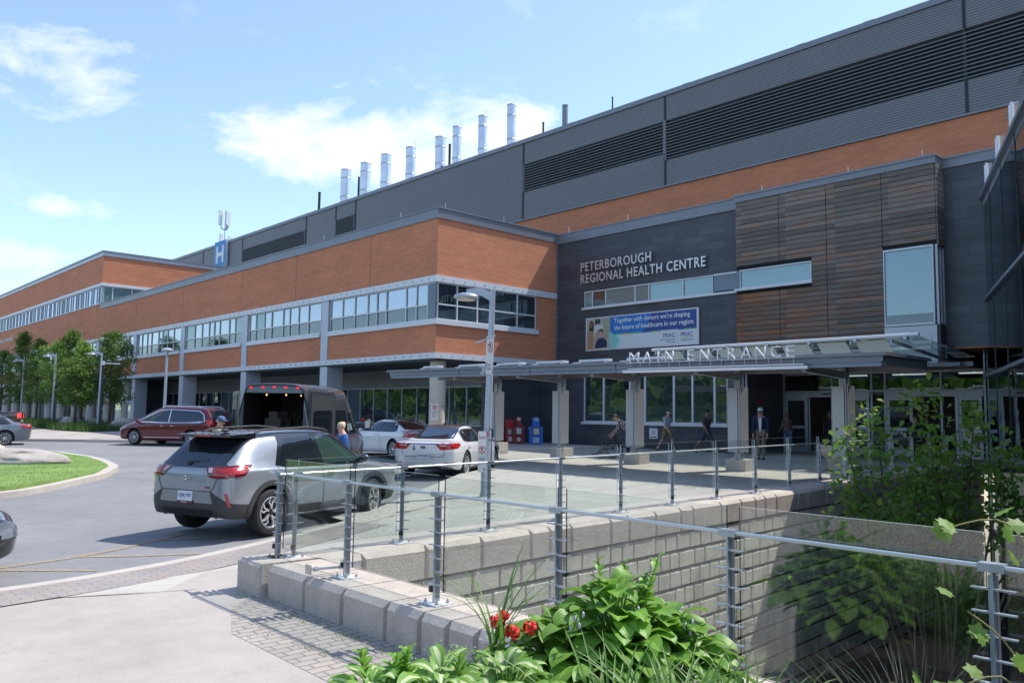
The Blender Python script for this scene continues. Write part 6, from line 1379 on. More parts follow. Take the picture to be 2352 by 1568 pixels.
stripe_m, n_, l_, b_ = node_mat('striped_cloth'); gg = n_.new('ShaderNodeNewGeometry'); wv = n_.new('ShaderNodeTexWave'); wv.inputs['Scale'].default_value = 6; wv.bands_direction = 'Y'; l_.new(gg.outputs['Position'], wv.inputs[0]); cr = n_.new('ShaderNodeValToRGB'); cr.color_ramp.elements[0].color = (.05, .05, .055, 1); cr.color_ramp.elements[0].position = .62; cr.color_ramp.elements[1].color = (.5, .5, .5, 1); cr.color_ramp.elements[1].position = .68; l_.new(wv.outputs[0], cr.inputs[0]); l_.new(cr.outputs[0], b_.inputs['Base Color']); b_.inputs['Roughness'].default_value = .9
person('person in a grey striped jacket bending over the wheelchair beside the third post', A(22.6, 18.32), 128, 1.70, (6, 10), (-18, 14), (20, 18), (26, 22), 42, 0, 22, (.12, .12, .13), (.04, .04, .05), (.55, .33, .25), (.14, .09, .06), 1.95, 2, stripes=stripe_m)
person('person in dark clothes behind the shrub', A(30.2, 11.6), 195, 1.62, (3, 3), (-3, 3), (5, 20), (5, 20), 6, 0, 15, (.03, .03, .04), (.02, .02, .03), (.48, .26, .19), (.10, .06, .04), 1.95, 2)
person('faint figure in jeans standing inside the open doorway', (33.4, 16.3, .3), 180, 1.72, (3, 3), (-3, 3), (5, 10), (5, 10), 3, 0, 5, (.10, .09, .09), (.05, .09, .18), (.4, .25, .2), (.05, .04, .03), .6, 2)
# wheelchair
wc = thing('wheelchair', 'empty black wheelchair on the plaza in front of the bending person', 'wheelchair', A(22.35, 19.05), R(140))
b = MB()
for s in (-1, 1):
    b.tube([(-.25, s*.23, .28), (-.25, s*.23, .95), (-.36, s*.23, .98)], .012, 6); b.tube([(-.25, s*.23, .30), (.22, s*.23, .30), (.42, s*.17, .12)], .012, 6); b.tube([(-.25, s*.23, .5), (.22, s*.23, .5), (.22, s*.23, .30)], .012, 6); b.tube([(-.22, s*.25, .72), (.12, s*.25, .72), (.12, s*.23, .5)], .013, 6)
b.bar((-.2, -.23, .32), (.15, .23, .48), .02, .02); b.bar((-.2, .23, .32), (.15, -.23, .48), .02, .02); b.build('frame', plastic, wc)
b = MB(); b.box(-.22, -.21, .48, .22, .21, .53); b.box(-.27, -.21, .5, -.24, .21, .92); b.build('seat', cloth((.015, .015, .018)), wc)
for s in (-1, 1):
    w = link('wheel', None, wc); w.location = (-.18, s*.29, .30); M = Matrix(((1, 0, 0, 0), (0, 0, 1, 0), (0, 1, 0, 0), (0, 0, 0, 1))); b = MB(); b.lathe([(.285, -.012), (.30, 0), (.285, .012), (.27, 0), (.285, -.012)], 32, 0, M); b.lathe([(.25, s*.03), (.258, s*.03), (.258, s*.04), (.25, s*.04), (.25, s*.03)], 28, 0, M)
    b.build('tyre', plastic, w); b = MB()
    for k in range(12): b.tube([(0, 0, 0), (.275*math.cos(k*PI/6), 0, .275*math.sin(k*PI/6))], .003, 4)
    b.cyl(0, 0, -.02, .02, .025, 10); b.build('spokes', galv, w)
    w = MB(); w.lathe([(.075, -.012), (.09, 0), (.075, .012)], 16, 0, M); w.bar((0, 0, 0), (0, 0, .18), .02, .02); w = w.build('castor', plastic, wc); w.location = (.26, s*.24, .09)
    w = MB(); w.box(-.04, -.07, -.01, .12, .07, .01); w = w.build('foot_plate', plastic, wc); w.location = (.46, s*.12, .11)

# ------------------------------------------------------------------ news boxes
red = pm('news_red', (.42, .015, .02), .4); darkred = pm('news_dark_red', (.20, .012, .018), .4); nblue = pm('news_blue', (.02, .14, .50), .4); paper = pm('newspaper', (.55, .54, .50), .7, var=.3, vscale=60)
def newsbox(label, x, y, mat, h, w, d, head=True, low=None):
    t = thing('newspaper_box', label, 'newspaper box', A(x, y), R(-128), 'newspaper vending boxes by the dark wall'); b = MB(); hb = h*.66
    b.box(-d/2, -w/2, .03, d/2, w/2, hb)
    b.box(-d/2, -w*.27 if head else -w/2, hb, d*.3, w*.27 if head else w/2, h); b.build('cabinet', mat, t)
    b = MB(); b.box(d/2, -w*.3, hb*.52, d/2+.01, w*.3, hb*.93); fr = b.build('display_frame', plastic, t); b = MB(); b.box(d/2+.01, -w*.22, hb*.56, d/2+.014, w*.22, hb*.89); b.build('newspaper', paper, t)
    if head: b = MB(); b.box(d*.3, -w*.15, h*.86, d*.3+.012, w*.15, h*.97); b.build('coin_slot', galv, t)
    b = MB()
    if low == 'disc': b.prism(ell(0, 0, .085, .085, 0, 2*PI, 18)[:-1], 0, .004, 0, Matrix(((0, 0, 1, d/2), (1, 0, 0, 0), (0, 1, 0, hb*.25), (0, 0, 0, 1)))); b.prism([(-.05, -.02), (.05, -.02), (.05, .02), (-.05, .02)], .004, .006, 1, Matrix(((0, 0, 1, d/2), (1, 0, 0, 0), (0, 1, 0, hb*.25), (0, 0, 0, 1))))
    elif low == 'lines':
        for k in range(5): b.box(d/2, -w*.25+.02*(k % 2), hb*(.12+.06*k), d/2+.004, w*.22, hb*(.15+.06*k))
        b.box(-d*.35, -w/2-.004, hb*.84, d*.35, -w/2, hb*.94)
    else: b.box(d/2, -w*.15, hb*.12, d/2+.006, w*.3, hb*.42)
    b.build('sticker', [white_paint, mat], t)
    return t
newsbox('bright red newspaper box, leftmost of the red pair by the dark wall', 26.75, 29.0, red, 1.12, .40, .42, False)
newsbox('dark red newspaper box with a round white badge, between the bright red and blue boxes', 26.6, 28.2, darkred, 1.26, .52, .46, True, 'disc')
newsbox('blue newspaper box with white writing, rightmost of the row', 26.9, 27.35, nblue, 1.26, .62, .50, True, 'lines')
newsbox('dark blue newspaper box half hidden behind the silver post cladding', 27.1, 29.0+.55, pm('news_navy', (.015, .05, .2), .4), 1.0, .40, .42, False)

# ------------------------------------------------------------------ lamp posts and signs
lamp_grey = pm('lamp_grey', (.42, .47, .54), .4, .3, var=.06, vscale=3)
def arc_head(t, x, z, L, r, mat, d=-1):
    b = MB(); b.prism([(0, -.10), (0, .10), (d*.25, .20), (d*.5, .17), (d*L, .16), (d*L, .10), (d*.5, .08), (d*.22, .03)] if d > 0 else [(d*.22, .03), (d*.5, .08), (d*L, .10), (d*L, .16), (d*.5, .17), (d*.25, .20), (0, .10), (0, -.10)], -.035, .035, 0, Matrix(((1, 0, 0, x), (0, 0, 1, 0), (0, 1, 0, z), (0, 0, 0, 1)))); b.build('lamp_arm', mat, t)
    b = MB(); b.lathe([(.001, .10), (r*.5, .095), (r*.92, .06), (r, .02), (r*.97, 0), (r*.6, -.004)], 28, 0, Matrix.Translation((x+d*L, 0, z-.02))); hd = b.build('lamp_head', mat, t, True)
    b = MB(); b.lathe([(r*.72, 0), (r*.68, -.05), (r*.4, -.06), (.001, -.062)], 24, 0, Matrix.Translation((x+d*L, 0, z-.02))); b.build('lens', pm('lamp_lens', (.55, .53, .48), .4) if 'lamp_lens' not in MATS else MATS['lamp_lens'], hd, True)
viewang = lambda x, y: math.atan2(y, x)-PI/2      # local x across the line of sight
def nopark(b, cx, cy, r, M):
    """P in a ring with a slash"""
    b.prism(ell(0, 0, r, r, 0, 2*PI, 24)[:-1], 0, .003, 0, M @ Matrix.Translation((cx, cy, 0))); b.prism(ell(0, 0, r*.78, r*.78, 0, 2*PI, 24)[:-1], .003, .005, 1, M @ Matrix.Translation((cx, cy, 0)))
    P = [(-.30, -.55), (-.30, .58), (.12, .58), (.34, .42), (.38, .2), (.30, 0), (.10, -.10), (-.10, -.10), (-.10, -.55)]
    b.prism([(x*r, y*r) for x, y in P], .005, .007, 2, M @ Matrix.Translation((cx, cy, 0))); b.prism([(x*r, y*r) for x, y in [(-.10, .08), (-.10, .4), (.08, .4), (.16, .25), (.08, .08)]], .007, .008, 1, M @ Matrix.Translation((cx, cy, 0)))
    b.prism([(-.62*r, .48*r), (-.48*r, .62*r), (.62*r, -.48*r), (.48*r, -.62*r)], .008, .010, 0, M @ Matrix.Translation((cx, cy, 0)))
sred = pm('sign_red', (.45, .03, .04), .4); swhite = pm('sign_white', (.70, .70, .70), .4); SG = [sred, swhite, black_m]
lx, ly = 11.32, 12.98; lz = ps(lx, ly)
lp = thing('lamp_post', 'tall grey lamp post in the foreground with an arched flat lamp head to the left', 'lamp post', (lx, ly, lz), viewang(lx, ly))
b = MB(); b.tube([(0, 0, 0), (.02, 0, 1.2), (.06, 0, 3.0), (.085, 0, 4.34)], [.088, .08, .068, .058], 16); b.build('pole', lamp_grey, lp, True)
b = MB(); b.lathe([(.12, 0), (.12, .05), (.105, .10), (.09, .12)], 18); b.build('base_collar', lamp_grey, lp, True)
arc_head(lp, .08, 4.18, .55, .27, lamp_grey)
b = MB()
for z in (1.18, 1.40, 2.62, 2.78, 3.28): b.cyl(.05 if z > 2 else .025, 0, z, z+.02, .092, 14)
b.build('strap', steel, lp)
b = MB(); b.bar((.16, -.1, 3.36), (-.25, -.12, 3.20), .03, .03); b.bar((-.04, -.12, 2.72), (-.12, -.14, 2.54), .05, .06); b.bar((.0, -.1, 2.78), (-.1, -.12, 2.66), .03, .03); b.build('bracket', galv, lp)
Mf = lambda x, z, y=-.1, tilt=0: Matrix(((1, 0, 0, x), (0, 0, -1, y), (0, 1, 0, z), (0, 0, 0, 1))) @ Matrix.Rotation(tilt, 4, 'Z')
bs = thing('no_parking_sign', 'curved no parking sign strapped high on the foreground lamp post', 'sign', (lx, ly, lz), viewang(lx, ly))
b = MB(); b.prism([(-.09, -.40), (.045, -.40), (.075, .1), (.08, .40), (-.075, .40), (-.085, .1)], 0, .004, 1, Mf(.05, 2.95, -.10)); b.build('sign_plate', SG, bs)
b = MB(); nopark(b, 0, .12, .085, Mf(.055, 2.95, -.105) @ Matrix.Diagonal((.62, 1.35, 1, 1))); b.build('sign_symbol', SG, bs); text_mesh('sign_text', 'TOW\nAWAY', .08, .13, .003, black_m, bs, Mf(.0, 2.63, -.105))
bs = thing('no_parking_sign', 'tall narrow no parking tow away sign low on the left side of the lamp post', 'sign', (lx, ly, lz), viewang(lx, ly))
b = MB(); b.box(-.165, -.105, .52, .0, -.10, 1.36, 1); b.box(-.10, -.10, .0, -.075, -.08, 1.3, 0); b.build('sign_plate', [galv, swhite], bs)
b = MB(); nopark(b, -.083, .98, .075, Mf(0, 0, -.107) @ Matrix.Diagonal((1, 1.0, 1, 1))); b.prism([(-.05, .56), (-.015, .585), (-.05, .61)], 0, .003, 2, Mf(0, 0, -.107)); b.build('sign_symbol', SG, bs)
text_mesh('sign_text', 'FIRE ROUTE', .13, .05, .003, sred, bs, Mf(-.148, 1.20, -.106)); text_mesh('sign_text', 'TOW AWAY\nZONE', .13, .13, .003, plate_b, bs, Mf(-.148, .68, -.106))
text_mesh('number_five', '5', .07, .10, .004, sred, bs, Mf(.0, 1.26, -.12))
# sign on the round column
cs = thing('loading_sign', 'small white no parking sign with ONLY on the round concrete column', 'sign', (21.95, 28.45, 0), viewang(22, 28.5))
b = MB(); b.box(-.27, -.12, 1.35, .05, -.10, 2.05, 1); b.build('sign_plate', SG, cs); b = MB(); nopark(b, -.11, 1.90, .10, Mf(0, 0, -.125)); b.build('sign_symbol', SG, cs)
text_mesh('sign_text', 'ONLY', .22, .07, .003, black_m, cs, Mf(-.22, 1.50, -.122)); text_mesh('sign_text', 'PICK UP AND\nDROP OFF', .24, .12, .003, plate_b, cs, Mf(-.23, 1.62, -.122))
def far_lamp(label, x, y, h, d=-1, L=.62, r=.28, sign=False, z=None):
    t = thing('lamp_post', label, 'lamp post', (x, y, ps(x, y) if z is None else z), viewang(x, y), 'small round-headed lamp posts along the drive')
    b = MB(); b.tube([(0, 0, 0), (0, 0, h)], [.085, .055], 12); b.build('pole', lamp_grey, t, True)
    if L: arc_head(t, 0, h-.12, L, r, lamp_grey, d)
    else: b = MB(); b.lathe([(.001, .2), (.15, .19), (.30, .10), (.31, .06), (.28, .02), (.10, 0)], 24, 0, Matrix.Translation((0, 0, h-.1))); b.build('lamp_head', lamp_grey, t, True)
    if sign: b = MB(); b.box(-.17, -.10, .95, .17, -.085, 1.5); b.build('sign_plate', swhite, t); text_mesh('sign_text', 'PICK UP\nDROP OFF\nZONE', .24, .38, .003, black_m, t, Mf(-.12, 1.02, -.102))
far_lamp('slim pale lamp post with a flat round head behind the red minivan', 15.75, 43.5, 4.55, L=0, sign=True)
far_lamp('pale lamp post rising through the trees left of the grey piers', 16.6, 57.4, 4.95)
far_lamp('pale lamp post second from the left among the trees', 16.6, 68.5, 5.2)
far_lamp('pale lamp post nearest the left edge among the trees', 17.6, 83.0, 5.4)
t = thing('black_post', 'slender black post with a short white arm at the top right of the trees', 'post', A(15.9, 54.6), viewang(15.9, 54.6))
b = MB(); b.box(-.07, -.07, .1, .07, .07, 4.1); b.build('post_shaft', black_m, t); b = MB(); b.box(-.1, -.1, 4.05, .1, .1, 4.3); b.box(.1, -.04, 4.13, .95, .04, 4.2); b.build('arm', white_paint, t); b = MB(); b.box(-.2, -.2, 0, .2, .2, .14); b.build('footing', concrete, t)

# ------------------------------------------------------------------ vegetation
def leafmat(name, col, tr=.35, var=.25, vs=2.0, rough=.55):
    m = pm(name, col, rough, var=var, vscale=vs); n = m.node_tree.nodes; l = m.node_tree.links; b = n['Principled BSDF']; o = n['Material Output']
    t = n.new('ShaderNodeBsdfTranslucent'); src = b.inputs['Base Color'].links[0].from_socket if b.inputs['Base Color'].links else None
    if src: l.new(src, t.inputs[0])
    else: t.inputs[0].default_value = c4(col)
    mx = n.new('ShaderNodeMixShader'); mx.inputs[0].default_value = tr; l.new(b.outputs[0], mx.inputs[1]); l.new(t.outputs[0], mx.inputs[2]); l.new(mx.outputs[0], o.inputs[0]); return m
bark = pm('bark', (.12, .09, .07), .9, var=.3, vscale=8, bump=.5)
crown_m = leafmat('crown_leaves', (.14, .235, .045), .4, .5, 1.3)
crown_m2 = leafmat('young_crown_leaves', (.23, .37, .07), .45, .45, 1.3)
def tree(label, x, y, h, w, seed, mat, z0=None, crown0=1.6):
    rnd = random.Random(seed); t = thing('tree', label, 'tree', (x, y, ps(x, y) if z0 is None else z0), group=None)
    b = MB(); b.tube([(0, 0, 0), (.03, .02, crown0), (0, .05, h*.55), (.02, 0, h*.93)], [.10, .085, .05, .012], 8); cl = []
    nb = int(h*6)
    for i in range(nb):
        f = i/nb; zz = crown0*.9+(h-crown0)*f; a = i*2.4+rnd.uniform(-.5, .5); rad = w/2*(math.sin(PI*min(1, .22+f*.80))**.75)*rnd.uniform(.55, 1.12)
        e = Vector((math.cos(a)*rad, math.sin(a)*rad, zz+rad*.55)); b.tube([(0, 0, zz), tuple(Vector((0, 0, zz)).lerp(e, .5)+Vector((0, 0, .06))), tuple(e)], [.028, .016, .006], 4)
        for k in range(3):
            q = Vector((0, 0, zz)).lerp(e, (.45, .75, 1.0)[k]); cl.append((q+Vector((rnd.gauss(0, .12), rnd.gauss(0, .12), rnd.gauss(0, .12))), rnd.uniform(.22, .45)))
    b.build('trunk', bark, t, 'all'); b = MB()
    for c, r in cl:
        for k in range(int(62*r/.35)):
            p = c+Vector((rnd.gauss(0, r*.5), rnd.gauss(0, r*.5), rnd.gauss(0, r*.4))); u = Vector((rnd.gauss(0, 1), rnd.gauss(0, 1), rnd.gauss(0, .5))).normalized(); v = u.cross(Vector((rnd.gauss(0, 1), rnd.gauss(0, 1), rnd.gauss(0, 1)))).normalized(); s = rnd.uniform(.05, .10)
            b.add([p-u*s, p+v*s*.55, p+u*s, p-v*s*.55], [(0, 1, 2, 3)])
    b.build('crown', mat, t); return t
tree('tall slender green tree nearest the grey piers, tallest of the row', 17.9, 59.5, 6.7, 3.2, 1, crown_m)
tree('bright green tree left of the tallest tree beside the second lamp', 16.6, 61.2, 5.8, 2.3, 2, crown_m2, crown0=1.5)
tree('narrow green tree behind the lamp in the middle of the row', 18.0, 69.5, 7.3, 2.3, 3, crown_m)
tree('dense round tree in the middle of the row with a light top', 17.3, 71.2, 6.4, 3.3, 4, crown_m2)
tree('dark green tree third from the left edge', 18.0, 79.5, 7.2, 2.8, 5, crown_m)
tree('tall thin dark tree second from the left edge', 18.2, 86.5, 8.2, 2.5, 6, crown_m)
tree('dark green tree nearest the left edge of the photo', 18.6, 96.5, 7.0, 3.4, 7, crown_m)
tree('small leafy tree low in front of the row beside the first lamp', 15.7, 59.3, 4.6, 2.8, 8, crown_m)
# hedge bed under the trees
b = MB(); rnd = random.Random(9)
bedp = [(14.6, 52.6), (17.2, 52.9), (18.2, 56), (17.6, 64), (16.4, 76), (13.6, 76), (14.2, 64), (13.9, 57)]
for i in range(16000):
    x = rnd.uniform(13.5, 18.3); y = rnd.uniform(52.5, 76)
    if not inpoly(x, y, bedp): continue
    z = ps(x, y); hh = rnd.uniform(.12, .62)*(1+.3*noise.noise(Vector((x, y, 0)))); a = rnd.uniform(0, 6.28); r = rnd.uniform(.05, .22)
    b.add([(x-.02*math.sin(a), y+.02*math.cos(a), z), (x+.02*math.sin(a), y-.02*math.cos(a), z), (x+math.cos(a)*r, y+math.sin(a)*r, z+hh)], [(0, 1, 2)])
tag(b.build('ground_cover', leafmat('hedge_leaves', (.07, .14, .025), .3, .4, 2)), 'low dark green planting under the row of trees', 'plants', kind='stuff')
tag(sheet('planting_bed', bedp, lambda x, y: ps(x, y)+.03, soil, 2, skirt=.1), kind='structure')
rock_m = pm('boulder_stone', (.42, .37, .34), .9, var=.22, vscale=1.6, bump=.8, bscale=6, var2=.15, v2scale=9)
def rock(label, x, y, z, sx_, sy_, sz_, seed, rz=0, flat=.8):
    bm = bmesh.new(); bmesh.ops.create_icosphere(bm, subdivisions=4, radius=1)
    for v in bm.verts:
        n0 = v.co.copy(); d = 1+.22*noise.noise(n0*1.3+Vector((seed, 0, 0)))+.10*noise.noise(n0*3.5+Vector((0, seed, 0)))+.03*noise.noise(n0*11)
        v.co = n0*d; v.co.z = min(v.co.z, flat+.04*noise.noise(n0*4)); v.co = Vector((v.co.x*sx_, v.co.y*sy_, v.co.z*sz_))
    me = bpy.data.meshes.new('boulder'); bm.to_mesh(me); bm.free(); me.materials.append(rock_m); me.polygons.foreach_set('use_smooth', [True]*len(me.polygons)); me.set_sharp_from_angle(angle=R(30))
    o = link('boulder', me); o.location = (x, y, z); o.rotation_euler = (0, 0, rz); return tag(o, label, 'boulder')
rock('large flat-topped grey boulder on the grass island at the left edge', 5.2, 30.0, .0, 2.6, 1.0, .50, 2, R(-35), .75)
rock('pinkish low boulder behind the flat one on the grass island', 5.4, 33.8, .1, 1.3, .8, .55, 5, R(-20))
rock('rounded grey boulder at the right end of the planting bed', 17.6, 55.2, .45, .85, .8, .75, 7, .3)
rock('grey boulder half hidden in the planting bed beside the lamp post', 15.7, 60.2, .5, .7, .7, .75, 8, 1)
rock('small grey boulder in the planting bed behind the hedge', 17.3, 60.5, .5, .7, .6, .6, 9, 2)
tag(rock('dark rounded boulder behind the grey saloon at left', 10.6, 54.2, .3, .6, .5, .45, 11, 2), None, None)
b = MB(); rnd = random.Random(3)
for i in range(260):
    x, y = rnd.gauss(3.2, .25), rnd.gauss(22.3, .3)
    b.add([(x, y, -.2), (x+.03, y, -.2), (x+rnd.gauss(0, .25), y+rnd.gauss(0, .25), rnd.uniform(.1, .9))], [(0, 1, 2)])
# a bright shrub peeps in at the left edge of the island
b = MB(); rnd = random.Random(30)
for i in range(2600):
    p = Vector((4.95+rnd.gauss(0, .38), 34.6+rnd.gauss(0, .38), .45+rnd.gauss(0, .38))); u = Vector((rnd.gauss(0, 1), rnd.gauss(0, 1), rnd.gauss(0, 1))).normalized(); v = u.orthogonal().normalized(); s = rnd.uniform(.03, .06); b.add([p-u*s, p+v*s*.6, p+u*s, p-v*s*.6], [(0, 1, 2, 3)])
tag(b.build('shrub', leafmat('bright_shrub', (.16, .30, .03), .4)), 'bright green shrub at the left edge above the boulder', 'shrub')
# shrub growing out of the sunken yard
sh_leaf = leafmat('shrub_leaves', (.15, .29, .045), .45, .45, 1.2); sh_leaf2 = leafmat('young_shrub_leaves', (.24, .30, .05), .5, .3, 3)
def heart(b, p, d, up, s):
    d = d.normalized(); r = d.cross(up); r = r.normalized() if r.length > .01 else Vector((1, 0, 0)); n_ = r.cross(d)
    pts = [(0, 0, 0), (.35, .42, .06), (-.05, .38, .05), (.75, .26, .02), (1.1, 0, -.12), (.75, -.26, .02), (.35, -.42, .06), (-.05, -.38, .05)]
    q = [p+(d*a+r*c+n_*e)*s for a, c, e in pts]
    b.add(q, [(0, 2, 1, 3), (0, 3, 4), (0, 4, 5), (0, 5, 6, 7)])
sy = thing('shrub', 'leafy green shrub growing up from the sunken yard in front of the doors', 'shrub', (13.4, 5.6, -4))
rnd = random.Random(21); br = MB(); lf = MB(); lf2 = MB()
tips = [((13.0, 6.15, 1.7), 0), ((12.6, 6.5, 1.35), 0), ((14.3, 5.9, 2.1), 0), ((14.6, 5.2, 1.75), 0), ((13.8, 5.6, 1.2), 0), ((15.2, 4.9, 1.2), 0), ((15.0, 4.6, .2), 0), ((14.2, 6.0, .7), 0), ((12.8, 5.9, .3), 0), ((13.6, 5.2, -.2), 0), ((12.7, 6.2, -.3), 0), ((14.9, 5.6, .5), 0), ((15.6, 4.4, .0), 0), ((13.4, 5.9, .9), 0), ((14.9, 4.9, .8), 0), ((12.5, 6.4, .4), 0), ((14.5, 5.5, 1.0), 0)]
base = Vector((13.7, 5.6, -4))
for (tx, ty, tz), _ in tips:
    T = Vector((tx, ty, tz)); mid = base.lerp(T, .55)+Vector((rnd.gauss(0, .15), rnd.gauss(0, .15), .3)); pts = [base+Vector((rnd.gauss(0, .15), rnd.gauss(0, .15), 0)), mid, T]
    P = smooth_path(pts, 8); br.tube([tuple(Vector(p)-base-Vector((-.3, 0, 0))*0) for p in P], [.035*(1-i/len(P))+.006 for i in range(len(P))], 5)
    for i, p in enumerate(P):
        if i < len(P)*.35 or p[2] < -.75: continue
        for k in range(32 if p[2] > -.2 else 10):
            q = Vector(p)+Vector((rnd.gauss(0, .17), rnd.gauss(0, .17), rnd.gauss(0, .14))); d = Vector((rnd.gauss(0, 1), rnd.gauss(0, 1), rnd.gauss(-.5, .6))); s = rnd.uniform(.065, .125)
            heart(lf2 if (rnd.random() < (.35 if i > len(P)-3 else .03)) else lf, q-base, d, Vector((rnd.gauss(0, .5), rnd.gauss(0, .5), 1)), s)
sy.location = base+Vector((.42, -.38, 0)); br.build('branches', bark, sy, 'all'); lf.build('leaves', sh_leaf, sy); lf2.build('young_leaves', sh_leaf2, sy)
# climbing growth lower down the yard wall
b = MB(); rnd = random.Random(31)
for i in range(260):
    x = rnd.uniform(13.5, 19); q = Vector((x, rnd.uniform(5.2, 7.6), rnd.uniform(-2.6, -.4)-(x-15)**2*.03)); heart(b, q, Vector((rnd.gauss(0, 1), rnd.gauss(0, 1), rnd.gauss(-.4, .6))), Vector((0, 0, 1)), rnd.uniform(.05, .1))
tag(b.build('ground_cover', sh_leaf), 'dark tangled growth filling the sunken yard', 'plants', kind='stuff')

# ---- flower bed in front of the camera
tag(sheet('flower_bed', [(1.2, 2.2), (1.75, 3.25), (2.9, 3.3), (3.7, 2.9), (4.1, 1.8), (4.1, -2), (2.2, -2), (1.9, .6)], lambda x, y: .22+.05*noise.noise(Vector((x*3, y*3, 0))), soil, .3, skirt=.6), kind='structure')
def bladeleaf(b, base, dr, L, Wd, arch, twist, col, fold=.25, n=7, shape='ovate', wav=0.0, rnd=random):
    """one arching leaf with a folded midrib; uv: u across, v along"""
    up = Vector((0, 0, 1)); side = dr.cross(up).normalized(); o = len(b.v); p = base.copy(); a = arch[0]
    for i in range(n+1):
        t = i/n; ang = arch[0]+(arch[1]-arch[0])*t; d = dr*math.cos(ang)+up*math.sin(ang); nn = side.cross(d)
        if shape == 'ovate': wd = Wd*(max(0, math.sin(PI*min(1, (t*.93+.06))**1.05))**.85) if t < 1 else 0
        elif shape == 'blade': wd = Wd*(1-t)**.6*(.6+.4*min(1, t*6))
        if t < .02: wd = Wd*.12
        s2 = side*math.cos(twist)+nn*math.sin(twist); wv = wav*math.sin(t*16)*Wd
        for k, u in enumerate((-1, -.5, 0, .5, 1)):
            q = p+s2*(u*wd/2)+nn*(abs(u)*wd*fold+(wv if abs(u) == 1 else 0)-(.0 if abs(u) != .5 else .0)); b.v.append(tuple(q)); b.uv.append(((u+1)/2, t))
        p = p+d*(L/n)
    for i in range(n):
        for k in range(4): c = o+i*5+k; b.f.append((c, c+1, c+6, c+5)); b.m.append(col)
def hostamat(name, green, light, edge, ripple=True):
    m, n, l, b = node_mat(name); uv = n.new('ShaderNodeUVMap'); uv.uv_map = 'UVMap'; s = n.new('ShaderNodeSeparateXYZ'); l.new(uv.outputs[0], s.inputs[0])
    def mth(op, a, c=None, cl=False):
        q = n.new('ShaderNodeMath'); q.operation = op; q.use_clamp = cl
        for i, v in enumerate((a, c)):
            if v is None: continue
            if isinstance(v, (int, float)): q.inputs[i].default_value = v
            else: l.new(v, q.inputs[i])
        return q.outputs[0]
    d = mth('MULTIPLY', mth('ABSOLUTE', mth('SUBTRACT', s.outputs[0], .5)), 2)
    gg = n.new('ShaderNodeNewGeometry'); nz = n.new('ShaderNodeTexNoise'); nz.inputs['Scale'].default_value = 14; nz.inputs['Detail'].default_value = 3; l.new(gg.outputs['Position'], nz.inputs['Vector'])
    f = mth('MULTIPLY', mth('SUBTRACT', mth('ADD', edge, mth('MULTIPLY', mth('SUBTRACT', nz.outputs[0], .5), .5)), d), 9, True)
    mx = n.new('ShaderNodeMix'); mx.data_type = 'RGBA'; mx.inputs[6].default_value = c4(green); mx.inputs[7].default_value = c4(light); l.new(f, mx.inputs[0])
    n2 = n.new('ShaderNodeTexNoise'); n2.inputs['Scale'].default_value = 2.5; l.new(gg.outputs['Position'], n2.inputs['Vector']); vm = n.new('ShaderNodeVectorMath'); vm.operation = 'SCALE'; l.new(mx.outputs[2], vm.inputs[0]); l.new(mth('ADD', mth('MULTIPLY', n2.outputs[0], .9), .55), vm.inputs['Scale'])
    l.new(vm.outputs[0], b.inputs['Base Color']); b.inputs['Roughness'].default_value = .42
    sn = mth('SINE', mth('MULTIPLY', d, 28)); bp = n.new('ShaderNodeBump'); bp.inputs['Strength'].default_value = .15; bp.inputs['Distance'].default_value = .003; l.new(sn, bp.inputs['Height']); l.new(bp.outputs[0], b.inputs['Normal'])
    t = n.new('ShaderNodeBsdfTranslucent'); l.new(vm.outputs[0], t.inputs[0]); mxs = n.new('ShaderNodeMixShader'); mxs.inputs[0].default_value = .38; l.new(b.outputs[0], mxs.inputs[1]); l.new(t.outputs[0], mxs.inputs[2]); l.new(mxs.outputs[0], n['Material Output'].inputs[0]); return m
hg = hostamat('hosta_leaf', (.19, .37, .05), (.30, .46, .08), .14); hv = hostamat('variegated_leaf', (.21, .40, .07), (.66, .72, .42), .38)
